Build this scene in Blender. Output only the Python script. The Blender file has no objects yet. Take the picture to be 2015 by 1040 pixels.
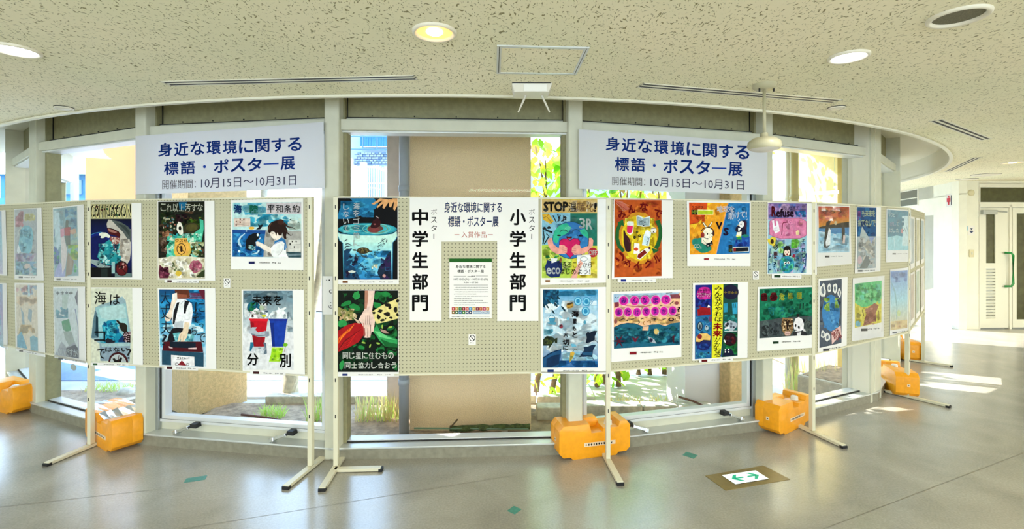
import bpy, math, random
from mathutils import Vector, Matrix
from mathutils.geometry import tessellate_polygon

scene = bpy.context.scene
COL = scene.collection
R = random.Random(7)
CAMH = 1.56          # eye height of the photographer
FPX = 950.0          # focal length in pixels of the 2015 px wide frame
CX, HY = 1007.5, 458.0

# ------------------------------------------------------------------ camera
cam_d = bpy.data.cameras.new('camera'); cam = bpy.data.objects.new('camera', cam_d); COL.objects.link(cam)
cam.location = (0, 0, CAMH); cam.rotation_euler = (math.pi/2, 0, 0)
cam_d.sensor_width = 36; cam_d.lens = 36*FPX/2015; cam_d.shift_y = -(520-HY)/2015; cam_d.clip_end = 200
scene.camera = cam
# ------------------------------------------------------------------ world
w = bpy.data.worlds.new('sky'); scene.world = w; w.use_nodes = True
nt = w.node_tree; nt.nodes.clear()
wo = nt.nodes.new('ShaderNodeOutputWorld'); bg = nt.nodes.new('ShaderNodeBackground')
tc = nt.nodes.new('ShaderNodeTexCoord'); sp = nt.nodes.new('ShaderNodeSeparateXYZ'); rp = nt.nodes.new('ShaderNodeValToRGB')
nt.links.new(tc.outputs['Generated'], sp.inputs[0]); nt.links.new(sp.outputs['Z'], rp.inputs[0])
rp.color_ramp.elements[0].position = 0.0; rp.color_ramp.elements[0].color = (0.72, 0.87, 1.0, 1)
rp.color_ramp.elements[1].position = 0.7; rp.color_ramp.elements[1].color = (0.36, 0.62, 1.0, 1)
nt.links.new(rp.outputs[0], bg.inputs[0]); bg.inputs[1].default_value = 4.6
nt.links.new(bg.outputs[0], wo.inputs[0])
# ------------------------------------------------------------------ sun
sd = bpy.data.lights.new('sun', 'SUN'); sd.energy = 9.0; sd.angle = 0.006; sd.color = (1.0, 0.95, 0.86)
sun = bpy.data.objects.new('sun', sd); COL.objects.link(sun)
SUN_DIR = Vector((0.80, -0.35, -0.75)).normalized()
sun.rotation_euler = SUN_DIR.to_track_quat('-Z', 'Y').to_euler()
# ------------------------------------------------------------------ area lights added out of view to brighten the boards and right wing
for (lx, ly, lw, lh, e) in ((-5.2, -0.9, 1.2, 0.6, 40), (-2.4, -2.0, 1.2, 0.6, 40), (0.4, -2.2, 1.2, 0.6, 40), (3.2, -2.0, 1.2, 0.6, 50), (6.4, 0.0, 1.2, 0.6, 90), (9.2, 4.0, 1.0, 1.0, 120)):
    ad = bpy.data.lights.new('added_fill_light', 'AREA'); ad.shape = 'RECTANGLE'; ad.size = lw; ad.size_y = lh
    ad.energy = e; ad.color = (1.0, 0.965, 0.86)
    a = bpy.data.objects.new('added_fill_light', ad); COL.objects.link(a); a.location = (lx, ly, 2.37)
# ------------------------------------------------------------------ exposure
vs = scene.view_settings
vs.view_transform = 'Standard'; vs.look = 'None'; vs.gamma = 1.0; vs.exposure = 0.68; vs.use_curve_mapping = False

# ================================================================== helpers
def lin(c):
    if isinstance(c, str):
        c = c.lstrip('#'); c = tuple(int(c[i:i+2], 16)/255 for i in (0, 2, 4))
    return tuple(x/12.92 if x <= 0.04045 else ((x+0.055)/1.055)**2.4 for x in c[:3])

MATS = {}
def mat(name, col='#cccccc', rough=0.6, metal=0.0, noise=0.0, nscale=40, bump=0.0, bscale=60, coat=0.0, emit=0.0, spec=0.5, emcol=None, trans=0.0, dark=None):
    if name in MATS: return MATS[name]
    m = bpy.data.materials.new(name); m.use_nodes = True
    nt = m.node_tree; b = nt.nodes['Principled BSDF']
    c = lin(col)
    b.inputs['Base Color'].default_value = (*c, 1); b.inputs['Roughness'].default_value = rough
    b.inputs['Metallic'].default_value = metal; b.inputs['Coat Weight'].default_value = coat
    b.inputs['Specular IOR Level'].default_value = spec
    if emit:
        b.inputs['Emission Color'].default_value = (*lin(emcol or col), 1); b.inputs['Emission Strength'].default_value = emit
    t = None
    if noise or bump:
        t = nt.nodes.new('ShaderNodeTexCoord')
    if noise:
        n = nt.nodes.new('ShaderNodeTexNoise'); n.inputs['Scale'].default_value = nscale; n.inputs['Detail'].default_value = 6
        nt.links.new(t.outputs['Object'], n.inputs['Vector'])
        r = nt.nodes.new('ShaderNodeValToRGB'); nt.links.new(n.outputs['Fac'], r.inputs[0])
        d = lin(dark) if dark else tuple(x*(1-noise) for x in c)
        u = tuple(min(1, x*(1+noise*0.6)) for x in c)
        r.color_ramp.elements[0].position = 0.35; r.color_ramp.elements[0].color = (*d, 1)
        r.color_ramp.elements[1].position = 0.65; r.color_ramp.elements[1].color = (*u, 1)
        nt.links.new(r.outputs[0], b.inputs['Base Color'])
    if bump:
        n2 = nt.nodes.new('ShaderNodeTexNoise'); n2.inputs['Scale'].default_value = bscale; n2.inputs['Detail'].default_value = 4
        nt.links.new(t.outputs['Object'], n2.inputs['Vector'])
        bp = nt.nodes.new('ShaderNodeBump'); bp.inputs['Strength'].default_value = bump; bp.inputs['Distance'].default_value = 0.01
        nt.links.new(n2.outputs['Fac'], bp.inputs['Height']); nt.links.new(bp.outputs[0], b.inputs['Normal'])
    MATS[name] = m
    return m

def glassy(name, gloss_rough=0.02, tint=(1, 1, 1), ior=1.45, haze=0.0):
    m = bpy.data.materials.new(name); m.use_nodes = True; nt = m.node_tree; nt.nodes.clear()
    o = nt.nodes.new('ShaderNodeOutputMaterial'); mx = nt.nodes.new('ShaderNodeMixShader')
    t = nt.nodes.new('ShaderNodeBsdfTransparent'); g = nt.nodes.new('ShaderNodeBsdfGlossy'); f = nt.nodes.new('ShaderNodeFresnel')
    t.inputs[0].default_value = (*tint, 1); g.inputs['Roughness'].default_value = gloss_rough; f.inputs[0].default_value = ior
    nt.links.new(f.outputs[0], mx.inputs[0]); nt.links.new(t.outputs[0], mx.inputs[1]); nt.links.new(g.outputs[0], mx.inputs[2])
    last = mx
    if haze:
        d = nt.nodes.new('ShaderNodeBsdfDiffuse'); d.inputs[0].default_value = (0.85, 0.87, 0.88, 1)  # white diffuse mixed in to imitate glare on vinyl
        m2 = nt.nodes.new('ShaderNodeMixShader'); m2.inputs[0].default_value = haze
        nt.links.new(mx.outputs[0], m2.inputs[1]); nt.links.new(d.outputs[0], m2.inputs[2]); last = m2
    nt.links.new(last.outputs[0], o.inputs[0])
    MATS[name] = m
    return m

def tag(o, label=None, cat=None, group=None, kind=None):
    if label: o['label'] = label
    if cat: o['category'] = cat
    if group: o['group'] = group
    if kind: o['kind'] = kind
    return o

def empty(name, loc=(0, 0, 0), rz=0.0, parent=None, **k):
    o = bpy.data.objects.new(name, None); COL.objects.link(o); o.location = loc; o.rotation_euler = (0, 0, rz)
    o.empty_display_size = 0.1
    if parent: o.parent = parent
    return tag(o, **k)

class MB:
    """collects faces; build() links them as ONE mesh object"""
    def __init__(s): s.v = []; s.f = []; s.m = []; s.mats = []
    def mi(s, m):
        if m not in s.mats: s.mats.append(m)
        return s.mats.index(m)
    def face(s, pts, m):
        b = len(s.v); s.v += [tuple(p) for p in pts]; s.f.append(tuple(range(b, b+len(pts)))); s.m.append(s.mi(m))
    def box(s, x0, y0, z0, x1, y1, z1, m, M=None):
        P = [Vector((x, y, z)) for z in (z0, z1) for y in (y0, y1) for x in (x0, x1)]
        if M is not None: P = [M @ p for p in P]
        b = len(s.v); s.v += [tuple(p) for p in P]; i = s.mi(m)
        for q in ((0, 2, 3, 1), (4, 5, 7, 6), (0, 1, 5, 4), (2, 6, 7, 3), (0, 4, 6, 2), (1, 3, 7, 5)):
            s.f.append(tuple(b+k for k in q)); s.m.append(i)
        return s
    def prism(s, poly, a0, a1, m, axis='y', M=None):
        """poly (2D, ccw) extruded along an axis: 'y' takes poly as (x,z); 'z' as (x,y); 'x' as (y,z)"""
        def P(p, a):
            q = {'y': (p[0], a, p[1]), 'z': (p[0], p[1], a), 'x': (a, p[0], p[1])}[axis]
            q = Vector(q)
            return tuple(M @ q) if M is not None else tuple(q)
        n = len(poly); b = len(s.v); i = s.mi(m)
        s.v += [P(p, a0) for p in poly] + [P(p, a1) for p in poly]
        for k in range(n):
            s.f.append((b+k, b+(k+1) % n, b+n+(k+1) % n, b+n+k)); s.m.append(i)
        if n <= 4:
            s.f.append(tuple(b+k for k in range(n-1, -1, -1))); s.f.append(tuple(b+n+k for k in range(n))); s.m += [i, i]
        else:
            for t in tessellate_polygon([[Vector((p[0], p[1], 0)) for p in poly]]):
                s.f.append((b+t[2], b+t[1], b+t[0])); s.f.append(tuple(b+n+k for k in t)); s.m += [i, i]
        return s
    def tube(s, pts, r, m, n=8, caps=True):
        pts = [Vector(p) for p in pts]; rr = r if isinstance(r, (list, tuple)) else [r]*len(pts)
        b = len(s.v); i = s.mi(m)
        for k, p in enumerate(pts):
            d = (pts[min(k+1, len(pts)-1)]-pts[max(k-1, 0)]).normalized()
            u = d.cross(Vector((0, 0, 1)))
            if u.length < 1e-3: u = Vector((1, 0, 0))
            u.normalize(); v = d.cross(u)
            for j in range(n):
                a = 2*math.pi*j/n
                s.v.append(tuple(p+(u*math.cos(a)+v*math.sin(a))*rr[k]))
        for k in range(len(pts)-1):
            for j in range(n):
                s.f.append((b+k*n+j, b+k*n+(j+1) % n, b+(k+1)*n+(j+1) % n, b+(k+1)*n+j)); s.m.append(i)
        if caps:
            s.f.append(tuple(b+j for j in range(n-1, -1, -1))); s.f.append(tuple(b+(len(pts)-1)*n+j for j in range(n))); s.m += [i, i]
        return s
    def lathe(s, prof, m, n=32, c=(0, 0, 0)):
        b = len(s.v); i = s.mi(m)
        for (r, z) in prof:
            for j in range(n):
                a = 2*math.pi*j/n; s.v.append((c[0]+r*math.cos(a), c[1]+r*math.sin(a), c[2]+z))
        for k in range(len(prof)-1):
            for j in range(n):
                s.f.append((b+k*n+j, b+k*n+(j+1) % n, b+(k+1)*n+(j+1) % n, b+(k+1)*n+j)); s.m.append(i)
        return s
    def build(s, name, parent=None, bevel=0, smooth=False, loc=None, rz=0.0, seg=2, **k):
        me = bpy.data.meshes.new(name); me.from_pydata(s.v, [], s.f)
        for m in s.mats: me.materials.append(m)
        me.polygons.foreach_set('material_index', s.m)
        if smooth: me.polygons.foreach_set('use_smooth', [True]*len(s.f))
        me.update()
        o = bpy.data.objects.new(name, me); COL.objects.link(o)
        if parent: o.parent = parent
        if loc is not None: o.location = loc
        o.rotation_euler = (0, 0, rz)
        if bevel:
            md = o.modifiers.new('b', 'BEVEL'); md.width = bevel; md.segments = seg; md.limit_method = 'ANGLE'; md.angle_limit = math.radians(40)
            if smooth: md.harden_normals = False
        return tag(o, **k)

def ground(px, py, z=0.0):
    D = FPX*(CAMH-z)/(py-HY); return Vector(((px-CX)*D/FPX, D, z))
def ceil_pt(px, py, z=2.40):
    D = FPX*(z-CAMH)/(HY-py); return Vector(((px-CX)*D/FPX, D, z))
def at(px, py, D):
    return Vector(((px-CX)*D/FPX, D, CAMH+(HY-py)*D/FPX))

class Frame:
    """vertical plane through two plan points; local x along it, y away from the viewer, z up"""
    def __init__(s, p0, p1):
        s.o = Vector((p0[0], p0[1], 0)); d = Vector((p1[0]-p0[0], p1[1]-p0[1], 0)); s.L = d.length
        s.a = math.atan2(d.y, d.x); s.ex = d.normalized(); s.ey = Vector((-s.ex.y, s.ex.x, 0))
    def hit(s, px, py, off=0.0):
        d = Vector(((px-CX)/FPX, 1, (HY-py)/FPX)); c = Vector((0, 0, CAMH))-s.o
        t = (-off-c.dot(s.ey))/d.dot(s.ey)
        p = c+d*t
        return (p.dot(s.ex), p.z)
    def w(s, x, y, z): return s.o+s.ex*x+s.ey*y+Vector((0, 0, z))

# ================================================================== materials
CREAM = mat('cream_paint', '#cfceba', 0.55, noise=0.05, nscale=8)
OLIVE = mat('olive_panel', '#8f8a66', 0.6, noise=0.12, nscale=30)
DARK = mat('dark_gap', '#1d1c18', 0.7)
ALU = mat('aluminium', '#aeb2b2', 0.32, metal=0.75)
ALUW = mat('white_aluminium', '#d9dcdc', 0.35, metal=0.2)
KERB = mat('kerb_grey', '#8b8776', 0.45, noise=0.15, nscale=25)
KTOP = mat('kerb_ledge', '#c9cdcb', 0.3, metal=0.3)
WHITEW = mat('wall_white', '#e9e6d2', 0.75, noise=0.04, nscale=5)
GLASS = glassy('window_glass', 0.01, ior=1.22)
BOARDP = mat('board_frame_paint', '#d9d4ba', 0.4)
BLACK = mat('black_rubber', '#141416', 0.6)
CHROME = mat('chrome', '#d5d8da', 0.15, metal=1.0)
TRIMW = mat('white_trim', '#e6e2cf', 0.5)

def ceiling_mat():
    m = bpy.data.materials.new('ceiling_tile'); m.use_nodes = True; nt = m.node_tree; b = nt.nodes['Principled BSDF']
    tc = nt.nodes.new('ShaderNodeTexCoord')
    warp = nt.nodes.new('ShaderNodeTexNoise'); warp.inputs['Scale'].default_value = 9
    nt.links.new(tc.outputs['Object'], warp.inputs['Vector'])
    mxv = nt.nodes.new('ShaderNodeMix'); mxv.data_type = 'VECTOR'; mxv.inputs[0].default_value = 0.10
    nt.links.new(tc.outputs['Object'], mxv.inputs[4]); nt.links.new(warp.outputs['Color'], mxv.inputs[5])
    mp = nt.nodes.new('ShaderNodeMapping'); mp.inputs['Scale'].default_value = (1.0, 0.42, 1.0); mp.inputs['Rotation'].default_value = (0, 0, 0.5)
    nt.links.new(mxv.outputs[1], mp.inputs[0])
    n = nt.nodes.new('ShaderNodeTexNoise'); n.inputs['Scale'].default_value = 125; n.inputs['Detail'].default_value = 1.5
    nt.links.new(mp.outputs[0], n.inputs['Vector'])
    r = nt.nodes.new('ShaderNodeValToRGB'); nt.links.new(n.outputs['Fac'], r.inputs[0])
    e = r.color_ramp.elements
    e[0].position = 0.33; e[0].color = (*lin('#99916f'), 1)
    e[1].position = 0.39; e[1].color = (*lin('#f6f0d8'), 1)
    n2 = nt.nodes.new('ShaderNodeTexNoise'); n2.inputs['Scale'].default_value = 1.2; nt.links.new(tc.outputs['Object'], n2.inputs['Vector'])
    r2 = nt.nodes.new('ShaderNodeValToRGB'); nt.links.new(n2.outputs['Fac'], r2.inputs[0])
    r2.color_ramp.elements[0].position = 0.35; r2.color_ramp.elements[0].color = (0.93, 0.95, 0.88, 1)
    r2.color_ramp.elements[1].position = 0.65; r2.color_ramp.elements[1].color = (1.0, 0.98, 0.93, 1)
    mu = nt.nodes.new('ShaderNodeMix'); mu.data_type = 'RGBA'; mu.blend_type = 'MULTIPLY'; mu.inputs[0].default_value = 1
    nt.links.new(r.outputs[0], mu.inputs[6]); nt.links.new(r2.outputs[0], mu.inputs[7])
    nt.links.new(mu.outputs[2], b.inputs['Base Color']); b.inputs['Roughness'].default_value = 0.9; b.inputs['Specular IOR Level'].default_value = 0.15
    bp = nt.nodes.new('ShaderNodeBump'); bp.inputs['Strength'].default_value = 0.5; bp.inputs['Distance'].default_value = 0.006
    nt.links.new(r.outputs[0], bp.inputs['Height']); nt.links.new(bp.outputs[0], b.inputs['Normal'])
    return m
CEIL = ceiling_mat()

def floor_mat():
    m = bpy.data.materials.new('floor_vinyl'); m.use_nodes = True; nt = m.node_tree; b = nt.nodes['Principled BSDF']
    tc = nt.nodes.new('ShaderNodeTexCoord')
    n = nt.nodes.new('ShaderNodeTexNoise'); n.inputs['Scale'].default_value = 2.2; n.inputs['Detail'].default_value = 8; n.inputs['Distortion'].default_value = 0.6
    n2 = nt.nodes.new('ShaderNodeTexNoise'); n2.inputs['Scale'].default_value = 90; n2.inputs['Detail'].default_value = 3
    nt.links.new(tc.outputs['Object'], n.inputs['Vector']); nt.links.new(tc.outputs['Object'], n2.inputs['Vector'])
    r = nt.nodes.new('ShaderNodeValToRGB'); nt.links.new(n.outputs['Fac'], r.inputs[0])
    r.color_ramp.elements[0].position = 0.3; r.color_ramp.elements[0].color = (*lin('#908d83'), 1)
    r.color_ramp.elements[1].position = 0.7; r.color_ramp.elements[1].color = (*lin('#a8a498'), 1)
    mu = nt.nodes.new('ShaderNodeMix'); mu.data_type = 'RGBA'; mu.blend_type = 'OVERLAY'; mu.inputs[0].default_value = 0.28
    nt.links.new(r.outputs[0], mu.inputs[6]); nt.links.new(n2.outputs['Fac'], mu.inputs[7])
    nt.links.new(mu.outputs[2], b.inputs['Base Color'])
    r3 = nt.nodes.new('ShaderNodeMapRange'); r3.inputs[3].default_value = 0.16; r3.inputs[4].default_value = 0.28
    nt.links.new(n.outputs['Fac'], r3.inputs[0]); nt.links.new(r3.outputs[0], b.inputs['Roughness'])
    b.inputs['Specular IOR Level'].default_value = 1.0
    bp = nt.nodes.new('ShaderNodeBump'); bp.inputs['Strength'].default_value = 0.05; bp.inputs['Distance'].default_value = 0.01
    nt.links.new(n.outputs['Fac'], bp.inputs['Height']); nt.links.new(bp.outputs[0], b.inputs['Normal'])
    return m
FLOOR = floor_mat()

# ================================================================== shell
CC = Vector((-0.6, 10.3, 0)); RC = 7.37
def cpol(r, t, z=0): return Vector((CC.x+r*math.sin(t), CC.y-r*math.cos(t), z))
T0, T1 = math.radians(-60), math.radians(112)
# window polygon (front edge of the low kerb), from the floor line
VX = [(-6.45, 6.75), (-5.45, 5.20), tuple(ground(62, 811)[:2]), tuple(ground(275, 874.5)[:2]), tuple(ground(652, 905.5)[:2]),
      tuple(ground(1133, 893.5)[:2]), tuple(ground(1512, 845)[:2]), tuple(ground(1728, 788)[:2]), (4.52, 5.62), (5.45, 7.0), (5.95, 8.5), (6.15, 10.1), (6.0, 12.0)]

# floor: sheet from the window kerb outwards
b = MB()
outer = [(-9, 7.5), (-9, -4.2), (11.2, -4.2), (11.2, 14), (7.0, 14)]
inner = [(x, y) for x, y in reversed(VX)]
poly = [(-9, 7.5), (-9, -4.2), (11.2, -4.2), (11.2, 14), (6.0, 14)] + inner
for t in tessellate_polygon([[Vector((x, y, 0)) for x, y in poly]]):
    p = [(poly[i][0], poly[i][1], 0) for i in t]
    if (Vector(p[1])-Vector(p[0])).cross(Vector(p[2])-Vector(p[0])).z < 0: p.reverse()
    b.face(p, FLOOR)
b.build('floor', label='glossy beige vinyl floor of the round hall', kind='structure')
# fine welded seam lines in the vinyl
JOINT = mat('floor_seam', '#6f6b5c', 0.35)
b = MB()
for (A, Bq) in (((0, 997), (330, 960)), ((360, 1040), (1010, 845+90)), ((1620, 1040), (2015, 890))):
    p = ground(*A); q = ground(*Bq); d = (q-p).normalized(); n = Vector((-d.y, d.x, 0))*0.0015
    up = Vector((0, 0, 0.0006))
    b.face([p-n+up, q-n+up, q+n+up, p+n+up], JOINT)
b.build('trim_floor_seam', label='thin welded seams in the vinyl floor', kind='structure')

# ceiling ring
b = MB(); N = 110
for k in range(N):
    a0 = T0+(T1-T0)*k/N; a1 = T0+(T1-T0)*(k+1)/N
    for (r0, r1) in ((RC, 10.5), (10.5, 17.5)):
        b.face([cpol(r0, a0, 2.4), cpol(r0, a1, 2.4), cpol(r1, a1, 2.4), cpol(r1, a0, 2.4)][::-1], CEIL)
b.build('ceiling', label='pitted acoustic tile ceiling with a curved inner edge', kind='structure')
b = MB()
RECW = mat('recess_white', '#dedac4', 0.7)
for k in range(N):
    a0 = T0+(T1-T0)*k/N; a1 = T0+(T1-T0)*(k+1)/N
    b.face([cpol(RC+.002, a0, 2.4), cpol(RC+.002, a1, 2.4), cpol(RC+.002, a1, 2.66), cpol(RC+.002, a0, 2.66)], RECW)
    b.face([cpol(6.2, a0, 2.66), cpol(6.2, a1, 2.66), cpol(RC+.1, a1, 2.66), cpol(RC+.1, a0, 2.66)][::-1], RECW)
b.build('ceiling_recess', label='pale recessed strip of ceiling above the windows', kind='structure')
b = MB()
for k in range(N):
    a0 = T0+(T1-T0)*k/N; a1 = T0+(T1-T0)*(k+1)/N
    pr = [(RC-.010, 2.385), (RC-.010, 2.415), (RC+.020, 2.397), (RC+.020, 2.385)]
    for j in range(4):
        (r0, z0), (r1, z1) = pr[j], pr[(j+1) % 4]
        b.face([cpol(r0, a0, z0), cpol(r0, a1, z0), cpol(r1, a1, z1), cpol(r1, a0, z1)], TRIMW)
b.build('trim_ceiling_edge', label='thin cream bead along the curved ceiling edge', kind='structure')
b = MB(); ROOF = mat('roof_slab', '#bdb8a6', 0.8)
for k in range(0, N, 2):
    a0 = T0+(T1-T0)*k/N; a1 = T0+(T1-T0)*(k+2)/N
    ra, rb = (4.95 if math.radians(-11) < a_ < math.radians(37) else (5.3 if math.radians(-24) < a_ < 0 else 6.75 if a_ < 0 else 5.9) for a_ in (a0, a1))  # overhang stretched beyond the windows to block sun stripes on the floor
    b.face([cpol(ra, a0, 3.05), cpol(rb, a1, 3.05), cpol(17.6, a1, 3.05), cpol(17.6, a0, 3.05)], ROOF)
    b.face([cpol(ra, a0, 2.68), cpol(rb, a1, 2.68), cpol(rb, a1, 3.05), cpol(ra, a0, 3.05)], ROOF)
    b.face([cpol(ra, a0, 2.68), cpol(rb, a1, 2.68), cpol(6.9, a1, 2.68), cpol(6.9, a0, 2.68)][::-1], ROOF)
b.build('ceiling_roof_slab', label='flat roof slab over the hall with an overhang added to shade the windows', kind='structure')

# walls out of the picture or at its rim
b = MB()
for i in range(6):       # unseen rear wall: openings made wide to let in more daylight
    x = -9+i*4.04; b.box(x-.35, -4.3, 0, x+.35, -4.2, 2.4, WHITEW)
b.box(-9.3, -4.3, 0, 11.3, -4.2, 0.6, WHITEW); b.box(-9.3, -4.3, 2.2, 11.3, -4.2, 2.66, WHITEW)
b.build('wall_rear', label='white wall with wide openings behind the photographer', kind='structure')
b = MB(); b.box(-9.1, -4.3, 0, -9, 8.2, 2.66, WHITEW); b.build('wall_left', label='white end wall of the hall', kind='structure')
b = MB(); b.box(11.2, -4.3, 0, 11.3, 14, 2.66, WHITEW); b.box(5.8, 14, 0, 11.3, 14.1, 2.66, WHITEW)
b.build('wall_right', label='white end wall of the right wing', kind='structure')

# ================================================================== window ring
def facet(i, A, Bp, sash=False, small=False):
    F = Frame(A, Bp); L = F.L
    root = empty('window_%d' % i, F.o, F.a, kind='structure', label='tall window bay with olive head panel, bay %d of the curved glass wall' % i)
    # kerb
    m = MB(); m.box(0, 0.0, -.02, L, .13, .074, KERB); m.box(0, -.006, .074, L, .13, .086, KTOP); m.build('sill_kerb', root, bevel=.003)
    rz = .165 if sash else .10
    m = MB(); m.box(.05, .10, .086, L-.05, .17, rz-.02, CREAM if sash else ALU); m.box(.05, .085, rz-.02, L-.05, .17, rz, ALUW)
    if not sash: m.box(.05, .075, .086, L-.05, .10, .094, DARK)
    m.build('bottom_rail', root, bevel=.002)
    # side stiles
    for x0, x1, nm in ((.045, .085, 'stile'), (L-.085, L-.045, 'stile')):
        m = MB(); m.box(x0, .07, .086, x1, .17, 2.28, OLIVE if not sash else ALU); m.build(nm, root, bevel=.002)
    m = MB(); m.face([(.085, .135, rz), (L-.085, .135, rz), (L-.085, .135, 2.27), (.085, .135, 2.27)], GLASS); m.build('glass_pane', root)
    if sash:
        s = MB()
        for a in ((.095, rz+.0, .125, 2.26), (L-.125, rz+.0, L-.095, 2.26), (.125, rz, L-.125, rz+.028), (.125, 2.235, L-.125, 2.26)):
            s.box(a[0], .09, a[1], a[2], .15, a[3], ALUW)
        s.build('sash_frame', root, bevel=.002)
        m = MB(); m.box(.085, .088, rz, .095, .09, 2.26, DARK); m.box(L-.095, .088, rz, L-.085, .09, 2.26, DARK); m.box(.085, .086, rz-.004, L-.085, .09, rz, DARK); m.build('gasket', root)
        for hx in (L*.27, L*.78):
            sgn = -1 if i < 5 else 1
            h = MB(); h.prism([(-.03, 0), (.03, 0), (.022, .03), (-.022, .03)], .03, .085, BLACK, M=Matrix.Translation((hx, 0, .135)))
            Mr = Matrix.Translation((hx+sgn*.01, .02, .150)) @ Matrix.Rotation(sgn*.35, 4, 'Y') @ Matrix.Rotation(-.15, 4, 'X')
            h.box(0 if sgn > 0 else -.115, -.022, -.012, .115 if sgn > 0 else 0, .022, .010, CHROME, M=Mr); h.box(.10 if sgn > 0 else -.13, -.026, -.018, .13 if sgn > 0 else -.10, .026, .012, CHROME, M=Mr)
            hb = h.build('window_handle', root, bevel=.003)
    # transom
    m = MB(); m.box(.0, .03, 2.275, L, .17, 2.35, CREAM); m.box(.0, .05, 2.262, L, .17, 2.275, ALUW); m.build('transom', root, bevel=.004)
    m = MB(); m.box(.045, .09, 2.35, L-.045, .15, 2.362, DARK); m.box(.05, .095, 2.362, L-.05, .15, 2.372, CREAM); m.box(.05, .09, 2.372, L-.05, .13, 2.378, DARK)
    m.build('head_gap', root)
    m = MB(); m.box(.06, .12, 2.372, L-.06, .16, 2.68, OLIVE); m.build('head_panel', root)
    m = MB()
    m.box(.045, .07, 2.35, .075, .16, 2.68, OLIVE); m.box(L-.075, .07, 2.35, L-.045, .16, 2.68, OLIVE); m.box(.075, .112, 2.37, .080, .122, 2.68, DARK); m.box(L-.080, .112, 2.37, L-.075, .122, 2.68, DARK)
    m.build('head_frame', root)
    m = MB()
    for k in range(5):
        x = .25+k*(L-.5)/4; m.box(x-.004, .113, 2.39, x+.004, .12, 2.398, DARK)
    m.build('screw', root)
    # fascia outside above
    m = MB(); m.box(-.1, .17, 2.28, L+.1, .22, 3.0, ROOF); m.build('outer_fascia', root)
    return F

FAC = {}
for i in range(len(VX)-1):
    FAC[i] = facet(i+1, VX[i], VX[i+1], sash=(i in (3, 5)))
# posts between the bays
for k in range(1, len(VX)-1):
    p0, p, p1 = Vector((*VX[k-1], 0)), Vector((*VX[k], 0)), Vector((*VX[k+1], 0))
    d = ((p-p0).normalized()+(p1-p).normalized()).normalized(); a = math.atan2(d.y, d.x)
    m = MB()
    if k == 2:
        m.box(-.13, .015, 0, .045, .13, 2.68, CREAM); m.box(-.14, .03, 0, -.13, .12, 2.68, TRIMW)
    elif k == 7:
        m.box(-.125, .015, 0, .125, .25, 2.68, CREAM); m.box(-.045 if k == 7 else .03, .009, 0, -.041 if k == 7 else .034, .016, 2.68, TRIMW)
        m.box(-.135, .03, 0, -.125, .2, 2.68, TRIMW)
    elif k in (1, 8, 9, 10, 11):
        m.box(-.10, .0, 0, .10, .22, 2.68, CREAM)
    else:
        m.box(-.052, .0, 0 if k == 4 else .08, .052, .17, 2.68, CREAM)
    o = m.build('trim_%d' % k, bevel=.012 if k in (3, 4, 5, 6) else .006, loc=p, rz=a, seg=3, kind='structure', label='cream post between window bays %d and %d' % (k, k+1))

# ================================================================== right wing: toilet wall and doors
WA = Frame((8.08, 10.2), (7.22, 7.80))
m = MB(); m.box(0, 0, 0, 1.70, .1, 2.4, WHITEW); m.box(0, 0, 0, WA.L, .1, 1.88, WHITEW); m.box(0, 0, 2.18, WA.L, .1, 2.4, WHITEW); m.box(1.70, 0, 1.88, 1.75, .1, 2.18, WHITEW); m.box(1.75, 0, 1.88, WA.L, .1, 2.2, WHITEW)
m.build('wall_toilet', loc=WA.o, rz=WA.a, kind='structure', label='cream wall carrying the toilet sign')
u0, zt = WA.hit(1781, 377, .01); u1, zb = WA.hit(1805, 402, .01)
m = MB(); m.box(u0-.5, -.012, zb-.02, u1+.03, .0, zt+.02, TRIMW); m.box(u0-.5, -.016, zb, u1, -.01, zt, mat('dark_pane', '#55584c', .25)); m.box(u0-.5, -.02, (zb+zt)/2-.02, u1, -.014, (zb+zt)/2+.0, CREAM)
m.build('window_14', loc=WA.o, rz=WA.a, kind='structure', label='small dark window high in the cream wall')
WB = Frame((7.22, 7.80), (9.6, 7.92))
d0 = WB.hit(1927, 500)[0]; d1 = WB.hit(1987, 500)[0]; d2 = WB.hit(1993, 500)[0]
m = MB(); m.box(0, 0, 0, d0, .12, 2.4, WHITEW); m.box(d0, 0, 2.36, WB.L+2, .12, 2.4, WHITEW); m.box(d0+2.2, 0, 0, WB.L+2, .12, 2.4, WHITEW)
m.build('wall_entrance', loc=WB.o, rz=WB.a, kind='structure', label='pale wall beside the entrance doors')
DOORW = mat('door_paint', '#e3e0cc', .5); DGL = mat('dark_glass', '#4a4a2c', .12, noise=.2, nscale=14)
root = empty('door_1', WB.w(d0, 0, 0), WB.a, kind='structure', label='pale entrance door with narrow glass, louvre and green pull bar')
W1 = d1-d0
m = MB()
zt = 1.97; gx0 = WB.hit(1943, 500)[0]-d0; gx1 = WB.hit(1961, 500)[0]-d0
for a in ((0.02, 0.02, gx0, zt), (gx1, .02, W1, zt), (gx0, .02, gx1, .17), (gx0, .98, gx1, 1.07), (gx0, 1.88, gx1, zt)):
    m.box(a[0], .02, a[1], a[2], .06, a[3], DOORW)
m.build('leaf', root)
m = MB(); m.box(gx0, .035, 1.07, gx1, .045, 1.88, DGL); m.build('glass_pane', root)
for q in range(16):
    m = MB(); z = .175+q*.05; m.box(gx0, .022, z, gx1, .05, z+.038, CREAM, M=None); m.build('louvre', root)
m = MB(); m.box(-.01, .0, 0, .02, .08, 2.02, TRIMW); m.box(W1+.0, .0, 0, W1+.04, .08, 2.02, TRIMW); m.box(-.01, 0, 1.98, 2.2, .08, 2.06, TRIMW); m.box(-.01, 0, 2.3, 2.2, .08, 2.37, TRIMW); m.box(-.01, 0, 2.06, .02, .08, 2.3, TRIMW)
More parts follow.
